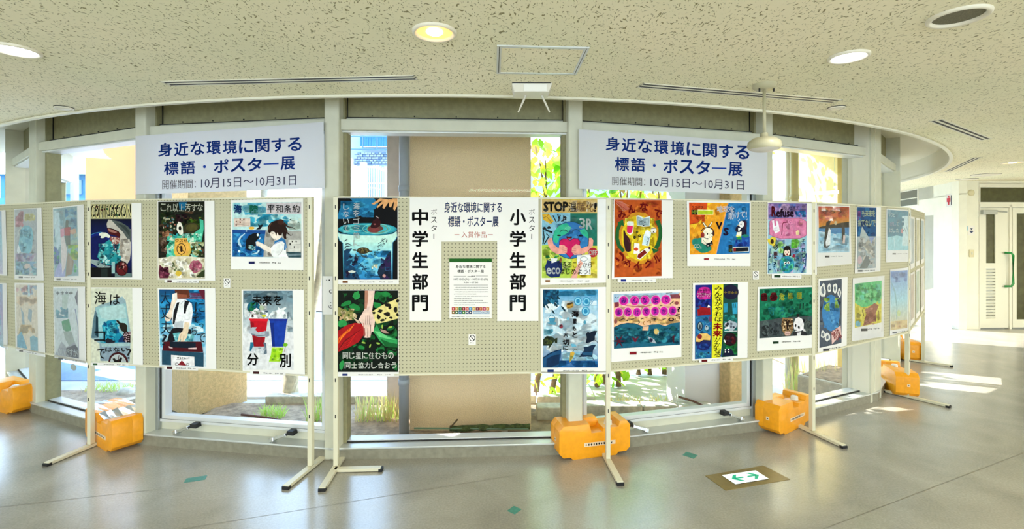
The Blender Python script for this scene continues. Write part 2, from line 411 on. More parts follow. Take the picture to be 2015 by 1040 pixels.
m.build('door_frame', root)
m = MB(); m.box(.02, .03, 2.06, 2.2, .05, 2.3, DGL); m.build('transom_glass', root)
m = MB(); m.box(.02, -.05, 1.86, .26, .02, 1.93, ALU); m.tube([(.2, -.04, 1.92), (.45, -.02, 1.90)], .012, ALU); m.build('door_closer', root, bevel=.006)
GREEN = mat('green_bar', '#178a3c', .35)
m = MB(); x = W1-.03; m.tube([(x-.06, .0, 1.24), (x, -.05, 1.235), (x+.02, -.06, 1.20), (x+.02, -.06, .74), (x, -.05, .70), (x-.06, .0, .695)], .017, GREEN); m.build('pull_bar', root, smooth=True, label='green pull bar')
root = empty('door_2', WB.w(d2+.02, 0, 0), WB.a, kind='structure', label='pale entrance door with a tall dark glass beside the green pull bar')
m = MB(); m.box(.0, .02, .02, .07, .06, 1.97, DOORW); m.box(.5, .02, .02, .6, .06, 1.97, DOORW); m.box(.07, .02, .02, .5, .06, .15, DOORW); m.box(.07, .02, 1.88, .5, .06, 1.97, DOORW); m.build('leaf', root)
m = MB(); m.box(.07, .035, .15, .5, .045, 1.88, DGL); m.build('glass_pane', root)
m = MB(); m.box(.6, 0, 0, 1.6, .1, 2.02, WHITEW); m.build('side_panel', root)
# ================================================================== display boards
PZ, PA, PB = (-4.71, 4.26), (-3.07, 3.51), (-1.333, 3.187)
PC, PD, PE, PF, PG = (-1.163, 3.187), (.654, 3.286), (2.34, 3.752), (3.757, 4.574), (4.95, 5.80)
ZT, ZB = 1.797, .617

def peg_mat():
    m = bpy.data.materials.new('pegboard'); m.use_nodes = True; nt = m.node_tree; b = nt.nodes['Principled BSDF']
    tc = nt.nodes.new('ShaderNodeTexCoord'); sp = nt.nodes.new('ShaderNodeSeparateXYZ'); nt.links.new(tc.outputs['Object'], sp.inputs[0])
    def M(op, a, bb=None):
        n = nt.nodes.new('ShaderNodeMath'); n.operation = op
        for i, v in enumerate((a, bb)):
            if v is None: continue
            if isinstance(v, (int, float)): n.inputs[i].default_value = v
            else: nt.links.new(v, n.inputs[i])
        return n.outputs[0]
    cs = []
    for ax in ('X', 'Z'):
        f = M('FRACT', M('MULTIPLY', sp.outputs[ax], 40.0)); g = M('SUBTRACT', f, .5); cs.append(M('MULTIPLY', g, g))
    d = M('SQRT', M('ADD', cs[0], cs[1])); h = M('LESS_THAN', d, .125)
    mx = nt.nodes.new('ShaderNodeMix'); mx.data_type = 'RGBA'; nt.links.new(h, mx.inputs[0])
    mx.inputs[6].default_value = (*lin('#b9b496'), 1); mx.inputs[7].default_value = (*lin('#45402c'), 1)
    nt.links.new(mx.outputs[2], b.inputs['Base Color']); b.inputs['Roughness'].default_value = .5
    bp = nt.nodes.new('ShaderNodeBump'); bp.inputs['Distance'].default_value = .004; bp.inputs['Strength'].default_value = .6; bp.invert = True
    nt.links.new(h, bp.inputs['Height']); nt.links.new(bp.outputs[0], b.inputs['Normal'])
    return m
PEG = peg_mat()

def board(p0, p1, label, left=True, right=True, feet=(True, True), side_feet=()):
    F = Frame(p0, p1); L = F.L
    root = empty('display_board', F.o, F.a, label=label, cat='display board', group='pegboard display boards on slim post frames')
    m = MB(); m.box(.016, .0, ZB, L-.016, .018, ZT, PEG); m.build('pegboard_panel', root)
    m = MB(); m.box(.016, -.004, ZT-.006, L-.016, .022, ZT+.004, BOARDP); m.build('top_rail', root)
    m = MB(); m.box(.016, -.004, ZB-.004, L-.016, .022, ZB+.008, BOARDP); m.build('bottom_rail', root)
    for x, on, ft in ((0, left, feet[0]), (L, right, feet[1])):
        if not on: continue
        m = MB(); m.box(x-.015, -.008, .026, x+.015, .026, ZT+.002, BOARDP); po = m.build('post', root, bevel=.002)
        for z in (.34, .58, 1.02, 1.25, 1.47, 1.72):
            s = MB(); s.box(x-.003, -.0095, z, x+.003, -.007, z+.024, BLACK); s.build('slot', po)
        if ft:
            a = .30 if ft is True else ft
            m = MB(); m.box(x-.02, -a, .004, x+.02, .20, .024, BOARDP); fo = m.build('foot', root, bevel=.002)
            m = MB(); m.box(x-.022, -a-.008, .0, x+.022, -a+.02, .018, BLACK); m.build('end_cap', fo); m = MB(); m.box(x-.022, .18, .0, x+.022, .208, .018, BLACK); m.build('end_cap', fo)
    for x, s in side_feet:
        m = MB(); m.box(min(x, x+s), -.05, .004, max(x, x+s), -.01, .024, BOARDP); fo = m.build('foot', root, bevel=.002)
        e = x+s; m = MB(); m.box(e-.012, -.053, 0, e+.012, -.007, .018, BLACK); m.build('end_cap', fo)
    return F

FZ = board(PZ, PA, 'pegboard display board at the far left, angled away, holding posters paled by painted glare', right=False)
FA = board(PA, PB, 'pegboard display board with the shark, recycling bins and sailor-uniform posters', feet=(.28, .25))
FB = board(PC, PD, 'central pegboard display board with the big black vertical lettering sheets', feet=(.27, .30), side_feet=((0, .30),))
FC = board(PD, PE, 'pegboard display board right of the centre, with the orange recycling-arrows poster', left=False, feet=(True, .26))
FD = board(PE, PF, 'pegboard display board turned away on the right, with penguin and globe posters', left=False, feet=(True, .30))
FE = board(PF, PG, 'pegboard display board seen almost edge-on at the right end of the row', left=False, feet=(True, .25))

# ================================================================== printed artwork
def print_mat(name, rough, var):
    m = bpy.data.materials.new(name); m.use_nodes = True; nt = m.node_tree; b = nt.nodes['Principled BSDF']
    a = nt.nodes.new('ShaderNodeVertexColor'); a.layer_name = 'Col'
    tc = nt.nodes.new('ShaderNodeTexCoord'); n = nt.nodes.new('ShaderNodeTexNoise'); n.inputs['Scale'].default_value = 38; n.inputs['Detail'].default_value = 5
    nt.links.new(tc.outputs['Object'], n.inputs['Vector'])
    r = nt.nodes.new('ShaderNodeMapRange'); r.inputs[1].default_value = .3; r.inputs[2].default_value = .7; r.inputs[3].default_value = 1-var; r.inputs[4].default_value = 1+var
    nt.links.new(n.outputs['Fac'], r.inputs[0])
    mx = nt.nodes.new('ShaderNodeMix'); mx.data_type = 'RGBA'; mx.blend_type = 'MULTIPLY'; mx.inputs[0].default_value = 1
    nt.links.new(a.outputs[0], mx.inputs[6]); nt.links.new(r.outputs[0], mx.inputs[7])
    nt.links.new(mx.outputs[2], b.inputs['Base Color']); b.inputs['Roughness'].default_value = rough; b.inputs['Specular IOR Level'].default_value = .1
    return m
PRINT = print_mat('printed_ink', .6, .16); INK = print_mat('flat_ink', .45, .0)
PAPER = mat('white_paper', '#e9e7e4', .5, spec=.3); PAPERD = mat('card_back', '#d8d5cc', .6)
SLEEVE = glassy('clear_vinyl', .10, ior=1.22); SLEEVEH = glassy('vinyl_glare_strong', .22, ior=1.12, haze=.17)  # second sleeve carries a white share imitating glare
SLEEVEM = glassy('vinyl_glare_soft', .25, ior=1.10, haze=.13)  # whitish share stands in for glare on the sleeve

TXT = {}
def glyphs(s, weight=0.0, bold=False):
    """outline of a text as triangles in its own 2D box"""
    k = (s, weight)
    if k not in TXT:
        c = bpy.data.curves.new('t', 'FONT'); c.body = s; c.size = 1; c.offset = min(weight, 0); c.resolution_u = 2
        o = bpy.data.objects.new('t', c); COL.objects.link(o)
        bpy.context.view_layer.update()
        me = o.evaluated_get(bpy.context.evaluated_depsgraph_get()).to_mesh()
        vs = [(v.co.x, v.co.y) for v in me.vertices]; fs = [tuple(p.vertices) for p in me.polygons]
        bpy.data.objects.remove(o); bpy.data.curves.remove(c)
        if vs and weight > .004:
            base, bf = vs, fs; vs, fs = [], []; w_ = weight*1.15
            for j in range(7):
                dx, dy = (0, 0) if j == 6 else (w_*math.cos(j*math.pi/3), w_*math.sin(j*math.pi/3))
                o_ = len(vs); vs += [(x+dx, y+dy) for x, y in base]; fs += [tuple(o_+q for q in f) for f in bf]
        if vs:
            x0 = min(v[0] for v in vs); x1 = max(v[0] for v in vs); y0 = min(v[1] for v in vs); y1 = max(v[1] for v in vs)
            vs = [((x-x0)/max(x1-x0, 1e-6), 1-(y-y0)/max(y1-y0, 1e-6)) for x, y in vs]
        TXT[k] = (vs, fs)
    return TXT[k]

class Art:
    """Flat print on a plane. Coordinates are those of an enlarged detail (region x0,y0,x1,y1 shown W wide), carried onto the plane of the board."""
    def __init__(s, F, crop, W, off=.004, layer=2.5e-5):
        s.F = F; s.x0, s.y0 = crop[0], crop[1]; s.k = (crop[2]-crop[0])/W; s.off = off; s.v = []; s.f = []; s.c = []; s.n = 0; s.ly = layer; s.o = None; s.root = None
        s.parts = []; s.clip = None
    def P(s, x, y, off=None):
        u, z = s.F.hit(s.x0+x*s.k, s.y0+y*s.k, s.off)
        return (u, -(s.off+s.n*s.ly) if off is None else -off, z)
    def tri(s, pts, faces, cols):
        b = len(s.v); s.v += pts; s.n += 1
        for f in faces:
            s.f.append(tuple(b+i for i in f)); s.c.append([cols[i] for i in f] if isinstance(cols, list) else [cols]*len(f))
    def poly(s, pts, col, close=True):
        if s.clip:
            c_ = s.clip; pts = [(min(max(p[0], c_[0]), c_[2]), min(max(p[1], c_[1]), c_[3])) for p in pts]
        s.n += 1; c = lin(col); P = [s.P(*p) for p in pts]
        if len(P) == 4 and False: fs = [(0, 1, 2, 3)]
        else: fs = tessellate_polygon([[Vector((p[0], p[1], 0)) for p in pts]])
        s.tri(P, fs, c); return s
    def rect(s, x0, y0, x1, y1, col): return s.poly([(x0, y0), (x1, y0), (x1, y1), (x0, y1)], col)
    def quad(s, q, col): return s.poly(q, col)
    def grad(s, q, ct, cb, cm=None):
        """q: four corners tl,tr,br,bl; colour runs from ct to cb"""
        s.n += 1; n = 8; P = []; C = []; a, b_, m = lin(ct), lin(cb), lin(cm) if cm else None
        for i in range(n+1):
            t = i/n
            if m: c = tuple((a[j]*(1-2*t)+m[j]*2*t) if t < .5 else (m[j]*(2-2*t)+b_[j]*(2*t-1)) for j in range(3))
            else: c = tuple(a[j]*(1-t)+b_[j]*t for j in range(3))
            for e, f in ((q[0], q[3]), (q[1], q[2])):
                P.append(s.P(e[0]+(f[0]-e[0])*t, e[1]+(f[1]-e[1])*t)); C.append(c)
        s.tri(P, [(2*i, 2*i+1, 2*i+3, 2*i+2) for i in range(n)], C); return s
    def ell(s, cx, cy, rx, ry, col, rot=0, n=26, a0=0, a1=360):
        cr, sr = math.cos(rot), math.sin(rot); pts = []
        full = a1-a0 >= 360
        for i in range(n if full else n+1):
            a = math.radians(a0+(a1-a0)*i/n); x, y = rx*math.cos(a), ry*math.sin(a)
            pts.append((cx+x*cr-y*sr, cy+x*sr+y*cr))
        return s.poly(pts, col)
    def ring(s, cx, cy, rx, ry, w, col, a0=0, a1=360, n=30):
        return s.line([(cx+rx*math.cos(math.radians(a0+(a1-a0)*i/n)), cy+ry*math.sin(math.radians(a0+(a1-a0)*i/n))) for i in range(n+1)], w, col)
    def line(s, pts, w, col):
        s.n += 1; c = lin(col); P = []; ws = w if isinstance(w, (list, tuple)) else [w]*len(pts)
        for i, p in enumerate(pts):
            a = pts[max(i-1, 0)]; b = pts[min(i+1, len(pts)-1)]
            dx, dy = b[0]-a[0], b[1]-a[1]; l = math.hypot(dx, dy) or 1
            nx, ny = -dy/l*ws[i]/2, dx/l*ws[i]/2
            P += [s.P(p[0]+nx, p[1]+ny), s.P(p[0]-nx, p[1]-ny)]
        s.tri(P, [(2*i, 2*i+1, 2*i+3, 2*i+2) for i in range(len(pts)-1)], c); return s
    def blob(s, cx, cy, rx, ry, col, jag=.18, n=14, seed=None, rot=0):
        r = random.Random(seed if seed is not None else int(cx*13+cy*7)); pts = []
        for i in range(n):
            a = 2*math.pi*i/n; k = 1+r.uniform(-jag, jag); x, y = rx*k*math.cos(a), ry*k*math.sin(a)
            pts.append((cx+x*math.cos(rot)-y*math.sin(rot), cy+x*math.sin(rot)+y*math.cos(rot)))
        return s.poly(pts, col)
    def blobs(s, box, n, r0, r1, cols, seed=1, asp=1.0, jag=.3, inside=None):
        r = random.Random(seed)
        for i in range(n):
            q = r.uniform(r0, r1); x = r.uniform(box[0], box[2]); y = r.uniform(box[1], box[3])
            pts = []; rr = random.Random(seed*100+i); col = r.choice(cols)
            for j in range(8):
                an = 2*math.pi*j/8; kk = 1+rr.uniform(-jag, jag)
                pts.append((min(max(x+q*asp*kk*math.cos(an), box[0]), box[2]), min(max(y+q*kk*math.sin(an), box[1]), box[3])))
            s.poly(pts, col); s.n -= 2
        s.n += 1
        return s
    def text(s, t, x0, y0, x1, y1, col, weight=0.0, rot=0.0, sl=0.0):
        """text stretched to a box; sl = drop of the baseline over the width (px)"""
        vs, fs = glyphs(t, weight)
        if not vs: return s
        s.n += 1; w, h = x1-x0, y1-y0; mx, my = (x0+x1)/2, (y0+y1)/2; c, n = math.cos(rot), math.sin(rot); P = []
        for (u, v) in vs:
            x = (u-.5)*w; y = (v-.5)*h; P.append(s.P(mx+x*c-y*n, my+x*n+y*c+sl*(u-.5)))
        s.tri(P, fs, lin(col)); return s
    def vtext(s, t, x, y0, y1, w, col, weight=0.0, dx=0.0, fill=.86):
        h = (y1-y0)/len(t)
        for i, ch in enumerate(t):
            if ch == ' ': continue
            if ch == 'ー': s.rect(x+dx*i-w*.05, y0+h*i+h*.08, x+dx*i+w*.05, y0+h*i+h*.9, col); continue
            k = .62 if ch in 'っャュョ' else 1
            s.text(ch, x-w/2*k+dx*i, y0+h*i+h*(1-fill)/2, x+w/2*k+dx*i, y0+h*(i+.5+.5*k)-h*(1-fill)/2, col, weight)
        return s
    def dashes(s, x0, y, x1, h, col, seed=1, sl=0.0):
        """handwriting or small print far too small to read"""
        r = random.Random(seed); x = x0
        while x < x1:
            w = r.uniform(.5, 1.1)*h
            yy = y+sl*(x-x0)/max(x1-x0, 1)
            for q in range(2):
                a = r.uniform(-.5, .2)*h*.8; s.poly([(x, yy+a), (x+w, yy+a-.04*h), (x+w, yy+a+.2*h), (x, yy+a+.22*h)], col); s.n -= 2
            s.poly([(x+w*.4, yy-h*.5), (x+w*.6, yy-h*.5), (x+w*.6, yy+h*.5), (x+w*.4, yy+h*.5)], col); s.n -= 2
            x += w*1.25
        s.n += 2
        return s
    # ---- putting it together
    def sheet(s, q, label, cat='poster', group=None, name='poster', thick=.0006, m=None, kind=None):
        """q: corners of the paper tl,tr,br,bl"""
        P = [s.P(*p, off=s.off) for p in q]; s.n = 1
        ox = (P[2][0]+P[3][0])/2; oz = min(p[2] for p in P)
        s.base = Vector((ox, 0, oz))
        s.root = empty(name, s.F.w(ox, 0, oz), s.F.a, label=label, cat=cat, group=group, kind=kind)
        b = MB(); th = s.off-.0005
        A = [Vector(p)-s.base for p in P]; B = [a+Vector((0, min(thick, th), 0)) for a in A]
        m = m or PAPER
        b.face([A[3], A[2], A[1], A[0]], m); b.face(B, m)
        for i in range(4): b.face([A[i], A[(i+1) % 4], B[(i+1) % 4], B[i]], m)
        b.build('paper_sheet', s.root)
        s.q = q
        return s
    def flush(s, name='print', m=None, smooth=False, **k):
        if not s.f: return s
        me = bpy.data.meshes.new(name)
        me.from_pydata([tuple(Vector(p)-s.base) for p in s.v], [], s.f); me.materials.append(m or PRINT)
        ca = me.color_attributes.new('Col', 'FLOAT_COLOR', 'CORNER')
        buf = []
        for c in s.c:
            for q in c: buf += [q[0], q[1], q[2], 1.0]
        ca.data.foreach_set('color', buf); me.update()
        o = bpy.data.objects.new(name, me); COL.objects.link(o); o.parent = s.root; tag(o, **k)
        s.v, s.f, s.c = [], [], []
        return s
    def caption(s, x0, y0, x1, y1, pill, sl=0.0, strip=True, seed=3, ph=None):
        h = y1-y0; px = x0+(x1-x0)*.08
        if strip: s.poly([(x0, y0), (x1, y0+sl), (x1, y1+sl), (x0, y1)], '#e6e4e2')
        my = (y0+y1)/2; k = .55; w = h*1.5
        s.poly([(px, my-h*.3), (px+w, my-h*.3+sl*.1), (px+w, my+h*.3+sl*.1), (px, my+h*.3)], pill)
        W = x1-x0
        s.dashes(x0+W*.36, my+sl*.36, x0+W*.62, h*.34, '#4a4a4a', seed, sl*.26)
        s.dashes(x0+W*.70, my+sl*.70, x0+W*.78, h*.36, '#3c3c3c', seed+1, 0)
        s.dashes(x0+W*.84, my+sl*.84, x0+W*.92, h*.36, '#3c3c3c', seed+2, 0)
        return s.flush('caption_strip', INK)
    def sleeve(s, q, m=None, bulge=.004, seed=1, dz=.0025):
        """clear vinyl pocket with slight wrinkles over the sheet"""
        r = random.Random(seed); nx, ny = 9, 12; b = MB(); o0 = s.off+s.n*s.ly+dz; G = []
        for j in range(ny+1):
            row = []
            for i in range(nx+1):
                u, v = i/nx, j/ny
                x = (q[0][0]*(1-u)+q[1][0]*u)*(1-v)+(q[3][0]*(1-u)+q[2][0]*u)*v; y = (q[0][1]*(1-u)+q[1][1]*u)*(1-v)+(q[3][1]*(1-u)+q[2][1]*u)*v
                e = 0 if i in (0, nx) or j in (0, ny) else r.uniform(0, bulge)
                row.append(Vector(s.P(x, y, off=o0+e))-s.base)
            G.append(row)
        for j in range(ny):
            for i in range(nx): b.face([G[j][i], G[j+1][i], G[j+1][i+1], G[j][i+1]], m or SLEEVE)
        b.build('vinyl_sleeve', s.root, smooth=True)
        return s

def nosign(F, crop, W, cx, cy, r, label):
    A = Art(F, crop, W, off=.004)
    A.sheet([(cx-r*1.2, cy-r*1.25), (cx+r*1.2, cy-r*1.25), (cx+r*1.2, cy+r*2.2), (cx-r*1.2, cy+r*2.2)], label, 'sticker', name='sticker', group='small round prohibition stickers on the pegboards')
    A.ring(cx, cy, r*.85, r*.95, r*.22, '#1d1d1d'); A.line([(cx-r*.55, cy-r*.6), (cx+r*.6, cy+r*.6)], r*.24, '#1d1d1d')
    A.dashes(cx-r*.7, cy+r*1.55, cx+r*.7, r*.5, '#8d8d84', 4)
    A.flush('print', INK)
nosign(FA, (430, 535, 460, 575), 780, 435, 490, 140, 'small round prohibition sticker on the board with the shark poster')
nosign(FB, (640, 380, 1060, 760), 1149, 791, 779, 16.5, 'small round prohibition sticker low on the central pegboard')
nosign(FC, (1180, 380, 1620, 740), 1271, 888, 459, 14, 'small round prohibition sticker between the recycling and Refuse posters')
# ================================================================== left board posters
A = Art(FA, (165, 392, 295, 560), 805)
A.sheet([(62, 50), (700, 44), (708, 978), (72, 962)], 'poster reading COMING SOON with a great white shark biting plastic rubbish')
A.poly([(70, 52), (580, 48), (582, 240), (70, 240)], '#b3ac84')
A.text('COMING', 86, 62, 352, 226, '#16170f', .035, sl=-4); A.text('SOON', 352, 58, 575, 222, '#16170f', .035, sl=-4)
A.text('COMING', 96, 72, 356, 232, '#d8cf92', .0, sl=-4); A.text('SOON', 366, 66, 580, 230, '#d8cf92', .0, sl=-4)
A.blobs((110, 80, 420, 200), 26, 6, 15, ['#0f120c', '#1a1c12', '#154427', '#3a1d18'], 5, jag=.5)
A.grad([(70, 238), (582, 236), (588, 950), (78, 950)], '#04071f', '#050608', '#0a1c66')
A.clip = (76, 238, 584, 950); A.ell(190, 620, 190, 220, '#0a1c74'); A.ell(180, 640, 170, 200, '#081352'); A.line([(72, 440), (130, 412), (205, 400), (260, 412)], 9, '#2f77a8')
A.poly([(300, 245), (345, 250), (430, 275), (520, 320), (572, 370), (575, 620), (560, 740), (520, 800), (470, 760), (440, 700), (340, 640), (420, 560), (440, 470), (400, 420), (290, 370), (278, 300)], '#bcb5ab')
A.poly([(335, 250), (440, 270), (540, 330), (575, 380), (575, 520), (545, 500), (480, 400), (400, 320)], '#4c5452'); A.poly([(400, 285), (500, 320), (560, 390), (560, 460), (500, 370)], '#333c3b')
A.poly([(285, 345), (350, 360), (425, 395), (448, 430), (440, 465), (380, 440), (320, 425), (290, 390)], '#47090d'); A.poly([(292, 352), (350, 370), (410, 400), (380, 410), (310, 392)], '#a06c62'); A.line([(290, 348), (360, 362), (425, 395), (445, 430)], 8, '#1a0608')
A.poly([(320, 450), (380, 455), (440, 470), (430, 520), (380, 590), (340, 600), (310, 540)], '#8d4a44'); A.blobs((325, 460, 430, 590), 22, 8, 20, ['#c8a79a', '#6e2f2c', '#d9cfc4', '#3f1a1a', '#a9776a'], 8, jag=.5)
A.blobs((440, 480, 560, 740), 26, 14, 34, ['#cfc8bc', '#b0a79b', '#d8d2c8', '#a29789'], 9, jag=.5)
A.poly([(185, 420), (215, 402), (270, 405), (310, 430), (325, 460), (300, 470), (270, 455), (235, 472), (205, 470), (210, 445), (186, 440)], '#dfe0d0')
A.poly([(310, 490), (340, 520), (360, 590), (420, 650), (460, 700), (440, 760), (360, 800), (280, 800), (210, 760), (165, 700), (190, 610), (240, 540)], '#1f8a93')
A.blobs((180, 540, 440, 790), 60, 10, 30, ['#3fb3b5', '#0c4c63', '#a8dedb', '#156f80', '#0a2e45', '#6cc5c4'], 11, jag=.6)
A.poly([(75, 725), (180, 745), (240, 800), (330, 815), (300, 840), (180, 830), (85, 770)], '#8b9d9c'); A.blobs((90, 740, 330, 840), 16, 8, 18, ['#c5d0cc', '#5b7777', '#20393c'], 12)
A.rect(85, 830, 340, 948, '#060709'); A.rect(210, 840, 290, 946, '#1b2524'); A.rect(340, 760, 380, 900, '#8fb4b4'); A.poly([(380, 890), (585, 900), (586, 948), (380, 946)], '#5f7473')
A.ell(465, 840, 78, 92, '#1b0a0c'); A.ell(465, 845, 66, 80, '#5a1118'); A.blobs((415, 770, 520, 850), 12, 8, 20, ['#c79a93', '#15080a', '#a3625c'], 14); A.line([(410, 780), (520, 900)], 12, '#2d0a0e')
A.flush(); A.caption(120, 962, 525, 1006, '#15351d', 8)

A = Art(FA, (165, 556, 295, 724), 805)
A.sheet([(58, 55), (712, 60), (720, 1005), (72, 975)], 'poster of a plastic bag filled with blue water, the sea is not a bin')
A.poly([(68, 70), (590, 66), (598, 985), (78, 970)], '#cfd1bd')
A.poly([(140, 300), (200, 265), (300, 240), (430, 180), (470, 165), (510, 220), (570, 600), (560, 960), (200, 950), (190, 740), (90, 670), (110, 470)], '#8fa9b2')
A.grad([(150, 300), (510, 250), (560, 760), (200, 760)], '#8fb9bd', '#2c93ac', '#9cc9cc'); A.poly([(140, 330), (165, 380), (175, 670), (92, 672), (112, 470)], '#55727f'); A.poly([(150, 400), (175, 420), (178, 660), (140, 640)], '#17323f')
A.poly([(180, 320), (230, 300), (480, 260), (500, 300), (520, 430), (400, 440), (300, 450), (210, 430)], '#a9c9c9')
A.poly([(220, 520), (290, 460), (390, 450), (430, 600), (520, 680), (520, 720), (250, 735), (235, 600)], '#1587a6'); A.blobs((240, 470, 430, 720), 40, 10, 34, ['#0f6d93', '#2aa3bd', '#0b4a74', '#4ab7cb', '#0d5a86'], 21, jag=.5)
A.poly([(430, 690), (470, 640), (520, 700), (510, 725), (420, 722)], '#0c2c5c'); A.poly([(260, 700), (290, 670), (340, 690), (385, 720), (360, 735), (270, 735)], '#1b1b26'); A.line([(320, 590), (360, 600), (385, 612)], 10, '#0b2b4a'); A.line([(310, 650), (350, 650), (375, 670)], 9, '#0b2b4a')
A.poly([(390, 452), (425, 460), (445, 485), (500, 490), (530, 520), (530, 590), (545, 620), (500, 610), (455, 580), (435, 540), (430, 505), (405, 480)], '#221d16')
A.poly([(200, 735), (560, 725), (562, 765), (560, 950), (205, 950)], '#8599a8'); A.poly([(198, 725), (230, 740), (562, 735), (560, 768), (220, 780)], '#9cb9bc')
A.poly([(480, 610), (570, 590), (566, 720), (500, 720)], '#caa9b0'); A.text('箱', 478, 590, 572, 730, '#2b0d14', .02)
A.text('海', 130, 105, 272, 262, '#151213', .008); A.text('は', 318, 140, 440, 268, '#151213', .008)
A.text('コ', 128, 590, 262, 715, '#151213', .01); A.text('で', 165, 800, 262, 925, '#151213', .01); A.text('はない', 262, 785, 540, 840, '#151213', .03); A.text('?', 528, 800, 580, 925, '#151213', .0)
A.poly([(300, 960), (315, 900), (360, 855), (425, 840), (490, 865), (530, 915), (545, 970)], '#3b1015'); A.poly([(322, 966), (335, 912), (372, 878), (425, 866), (475, 888), (508, 930), (520, 968)], '#aeb6b9')
A.poly([(350, 925), (375, 915), (395, 940), (430, 930), (455, 900), (470, 915), (455, 965), (375, 965)], '#14100f'); A.line([(430, 880), (420, 960)], 8, '#3b1015')
A.flush(); A.caption(75, 972, 545, 1008, '#1d4a22', 8)

A = Art(FA, (300, 388, 430, 556), 805)
A.sheet([(62, 48), (755, 40), (765, 1015), (66, 1003)], 'dark poster with a yellow warning sign and white flowers, white lettering on top')
A.poly([(70, 55), (636, 48), (640, 995), (72, 1000)], '#16190f')
A.blobs((80, 170, 630, 720), 110, 14, 52, ['#1c2a12', '#2d3c16', '#0d0f09', '#3a2a1c', '#1a331f', '#4b3524', '#101a10'], 31, jag=.6)
A.poly([(320, 60), (420, 60), (400, 150), (330, 150)], '#12628a'); A.blobs((280, 200, 420, 300), 14, 20, 45, ['#140a12', '#241019', '#3a1c22'], 32)
A.blobs((420, 240, 600, 420), 24, 14, 40, ['#2c4a12', '#3f6114', '#1b2a0c', '#5b7420'], 33)
A.blobs((130, 240, 290, 420), 26, 6, 16, ['#5d7f84', '#1d4c5c', '#a7a48a', '#8d5a48', '#23341b'], 34)
A.poly([(575, 262), (620, 280), (625, 380), (600, 540), (560, 520), (500, 560), (440, 700), (330, 745), (170, 745), (165, 600), (210, 540), (170, 490), (210, 450), (330, 470), (400, 450), (500, 440), (580, 380)], '#45b291')
A.blobs((180, 440, 600, 740), 120, 8, 24, ['#7fd6b8', '#1f7f62', '#a5e3cf', '#2f9aa0', '#c9dfc9', '#155a44', '#5ec9c0'], 35, jag=.6)
A.blobs((430, 540, 630, 720), 40, 10, 30, ['#b7bb8f', '#7d8a4c', '#2a3a16', '#d0cfae', '#556022'], 36)
A.ell(470, 370, 95, 62, '#33301a', rot=-.15); A.ell(480, 365, 70, 45, '#4a4720', rot=-.1)
A.poly([(300, 330), (320, 295), (350, 310), (370, 360), (375, 440), (350, 460), (320, 440), (295, 390)], '#e2ded0'); A.ell(336, 376, 17, 26, '#17150f'); A.blobs((120, 410, 250, 480), 14, 12, 26, ['#9a6a4a', '#b98560', '#6b3f2c'], 37)
A.blobs((90, 480, 180, 700), 20, 14, 30, ['#4d382c', '#8c7562', '#241a14'], 38)
A.blob(370, 640, 110, 120, '#d3b24a', .1, 18); A.poly([(275, 500), (420, 495), (440, 560), (460, 620), (430, 700), (290, 700), (270, 600)], '#e0aa4b'); A.text('ウスゼ', 280, 505, 428, 545, '#3b2410', .02)
A.ring(352, 628, 52, 66, 9, '#2a150c'); A.poly([(340, 590), (362, 590), (370, 650), (360, 672), (340, 655)], '#2a150c'); A.line([(312, 590), (395, 672)], 8, '#2a150c'); A.line([(330, 715), (430, 722)], 10, '#2b2a12'); A.line([(352, 700), (352, 760)], 6, '#6b5a2a')
A.poly([(72, 740), (250, 720), (400, 715), (638, 735), (640, 990), (72, 998)], '#d3ccb4')
A.blobs((90, 740, 630, 980), 90, 14, 38, ['#f1eee2', '#e3dcc6', '#b9b08e', '#f6f4ec', '#cbbf9b', '#9aa07c', '#efe6dc'], 39, jag=.5)
A.blobs((240, 780, 300, 900), 12, 8, 18, ['#4f5d3a', '#8a9468'], 44)
A.blob(530, 840, 75, 78, '#a3566a', .12, 16); A.blobs((480, 790, 590, 900), 18, 12, 26, ['#7f2f47', '#c58a94', '#93405a', '#d7a3a6'], 40); A.poly([(88, 820), (150, 870), (215, 930), (190, 985), (90, 985), (75, 920)], '#5b1f33'); A.blobs((95, 850, 200, 975), 16, 12, 26, ['#3c0f22', '#74304a', '#8d4a5c'], 41)
A.blob(320, 925, 40, 32, '#d2b23c', .12); A.poly([(535, 965), (600, 900), (638, 880), (638, 965), (580, 975)], '#2e3a1c')
for i, ch in enumerate('これ以上汚すな'):
    x = 100+i*75; A.text(ch, x, 76+(i % 2)*6, x+66, 168+(i % 3)*4, '#d9dccb', .012, rot=.05)
A.flush(); A.caption(150, 1000, 570, 1036, '#3a1518', 6)

A = Art(FA, (300, 560, 430, 728), 805)
A.sheet([(62, 38), (765, 40), (778, 1025), (85, 1000)], 'poster of a figure in white shirt and braces dropping a bottle in a bin')
A.grad([(80, 55), (640, 60), (655, 1000), (95, 985)], '#0c3f6e', '#d3e4ec', '#3f9fc9')
A.blobs((90, 60, 640, 460), 70, 10, 42, ['#0f5f98', '#1b7ab5', '#0c3a66', '#2f96cc', '#123052', '#1c86c0'], 51, asp=2.2, jag=.5)
A.blobs((90, 480, 640, 780), 26, 18, 44, ['#7cc0da', '#a9d6e4', '#cfe6ee', '#5eb0d2'], 52, asp=2)
for i in range(9): A.line([(400, 95+i*9), (640, 105+i*8)], 4, R.choice(['#7c2430', '#a34148', '#4a1830', '#8d2c3a']))
A.poly([(560, 60), (638, 60), (638, 190), (600, 150)], '#5b1a2c')
A.poly([(270, 60), (440, 60), (460, 150), (400, 170), (300, 168)], '#5c2c1c'); A.poly([(300, 110), (420, 120), (430, 168), (300, 168)], '#8a4a34')
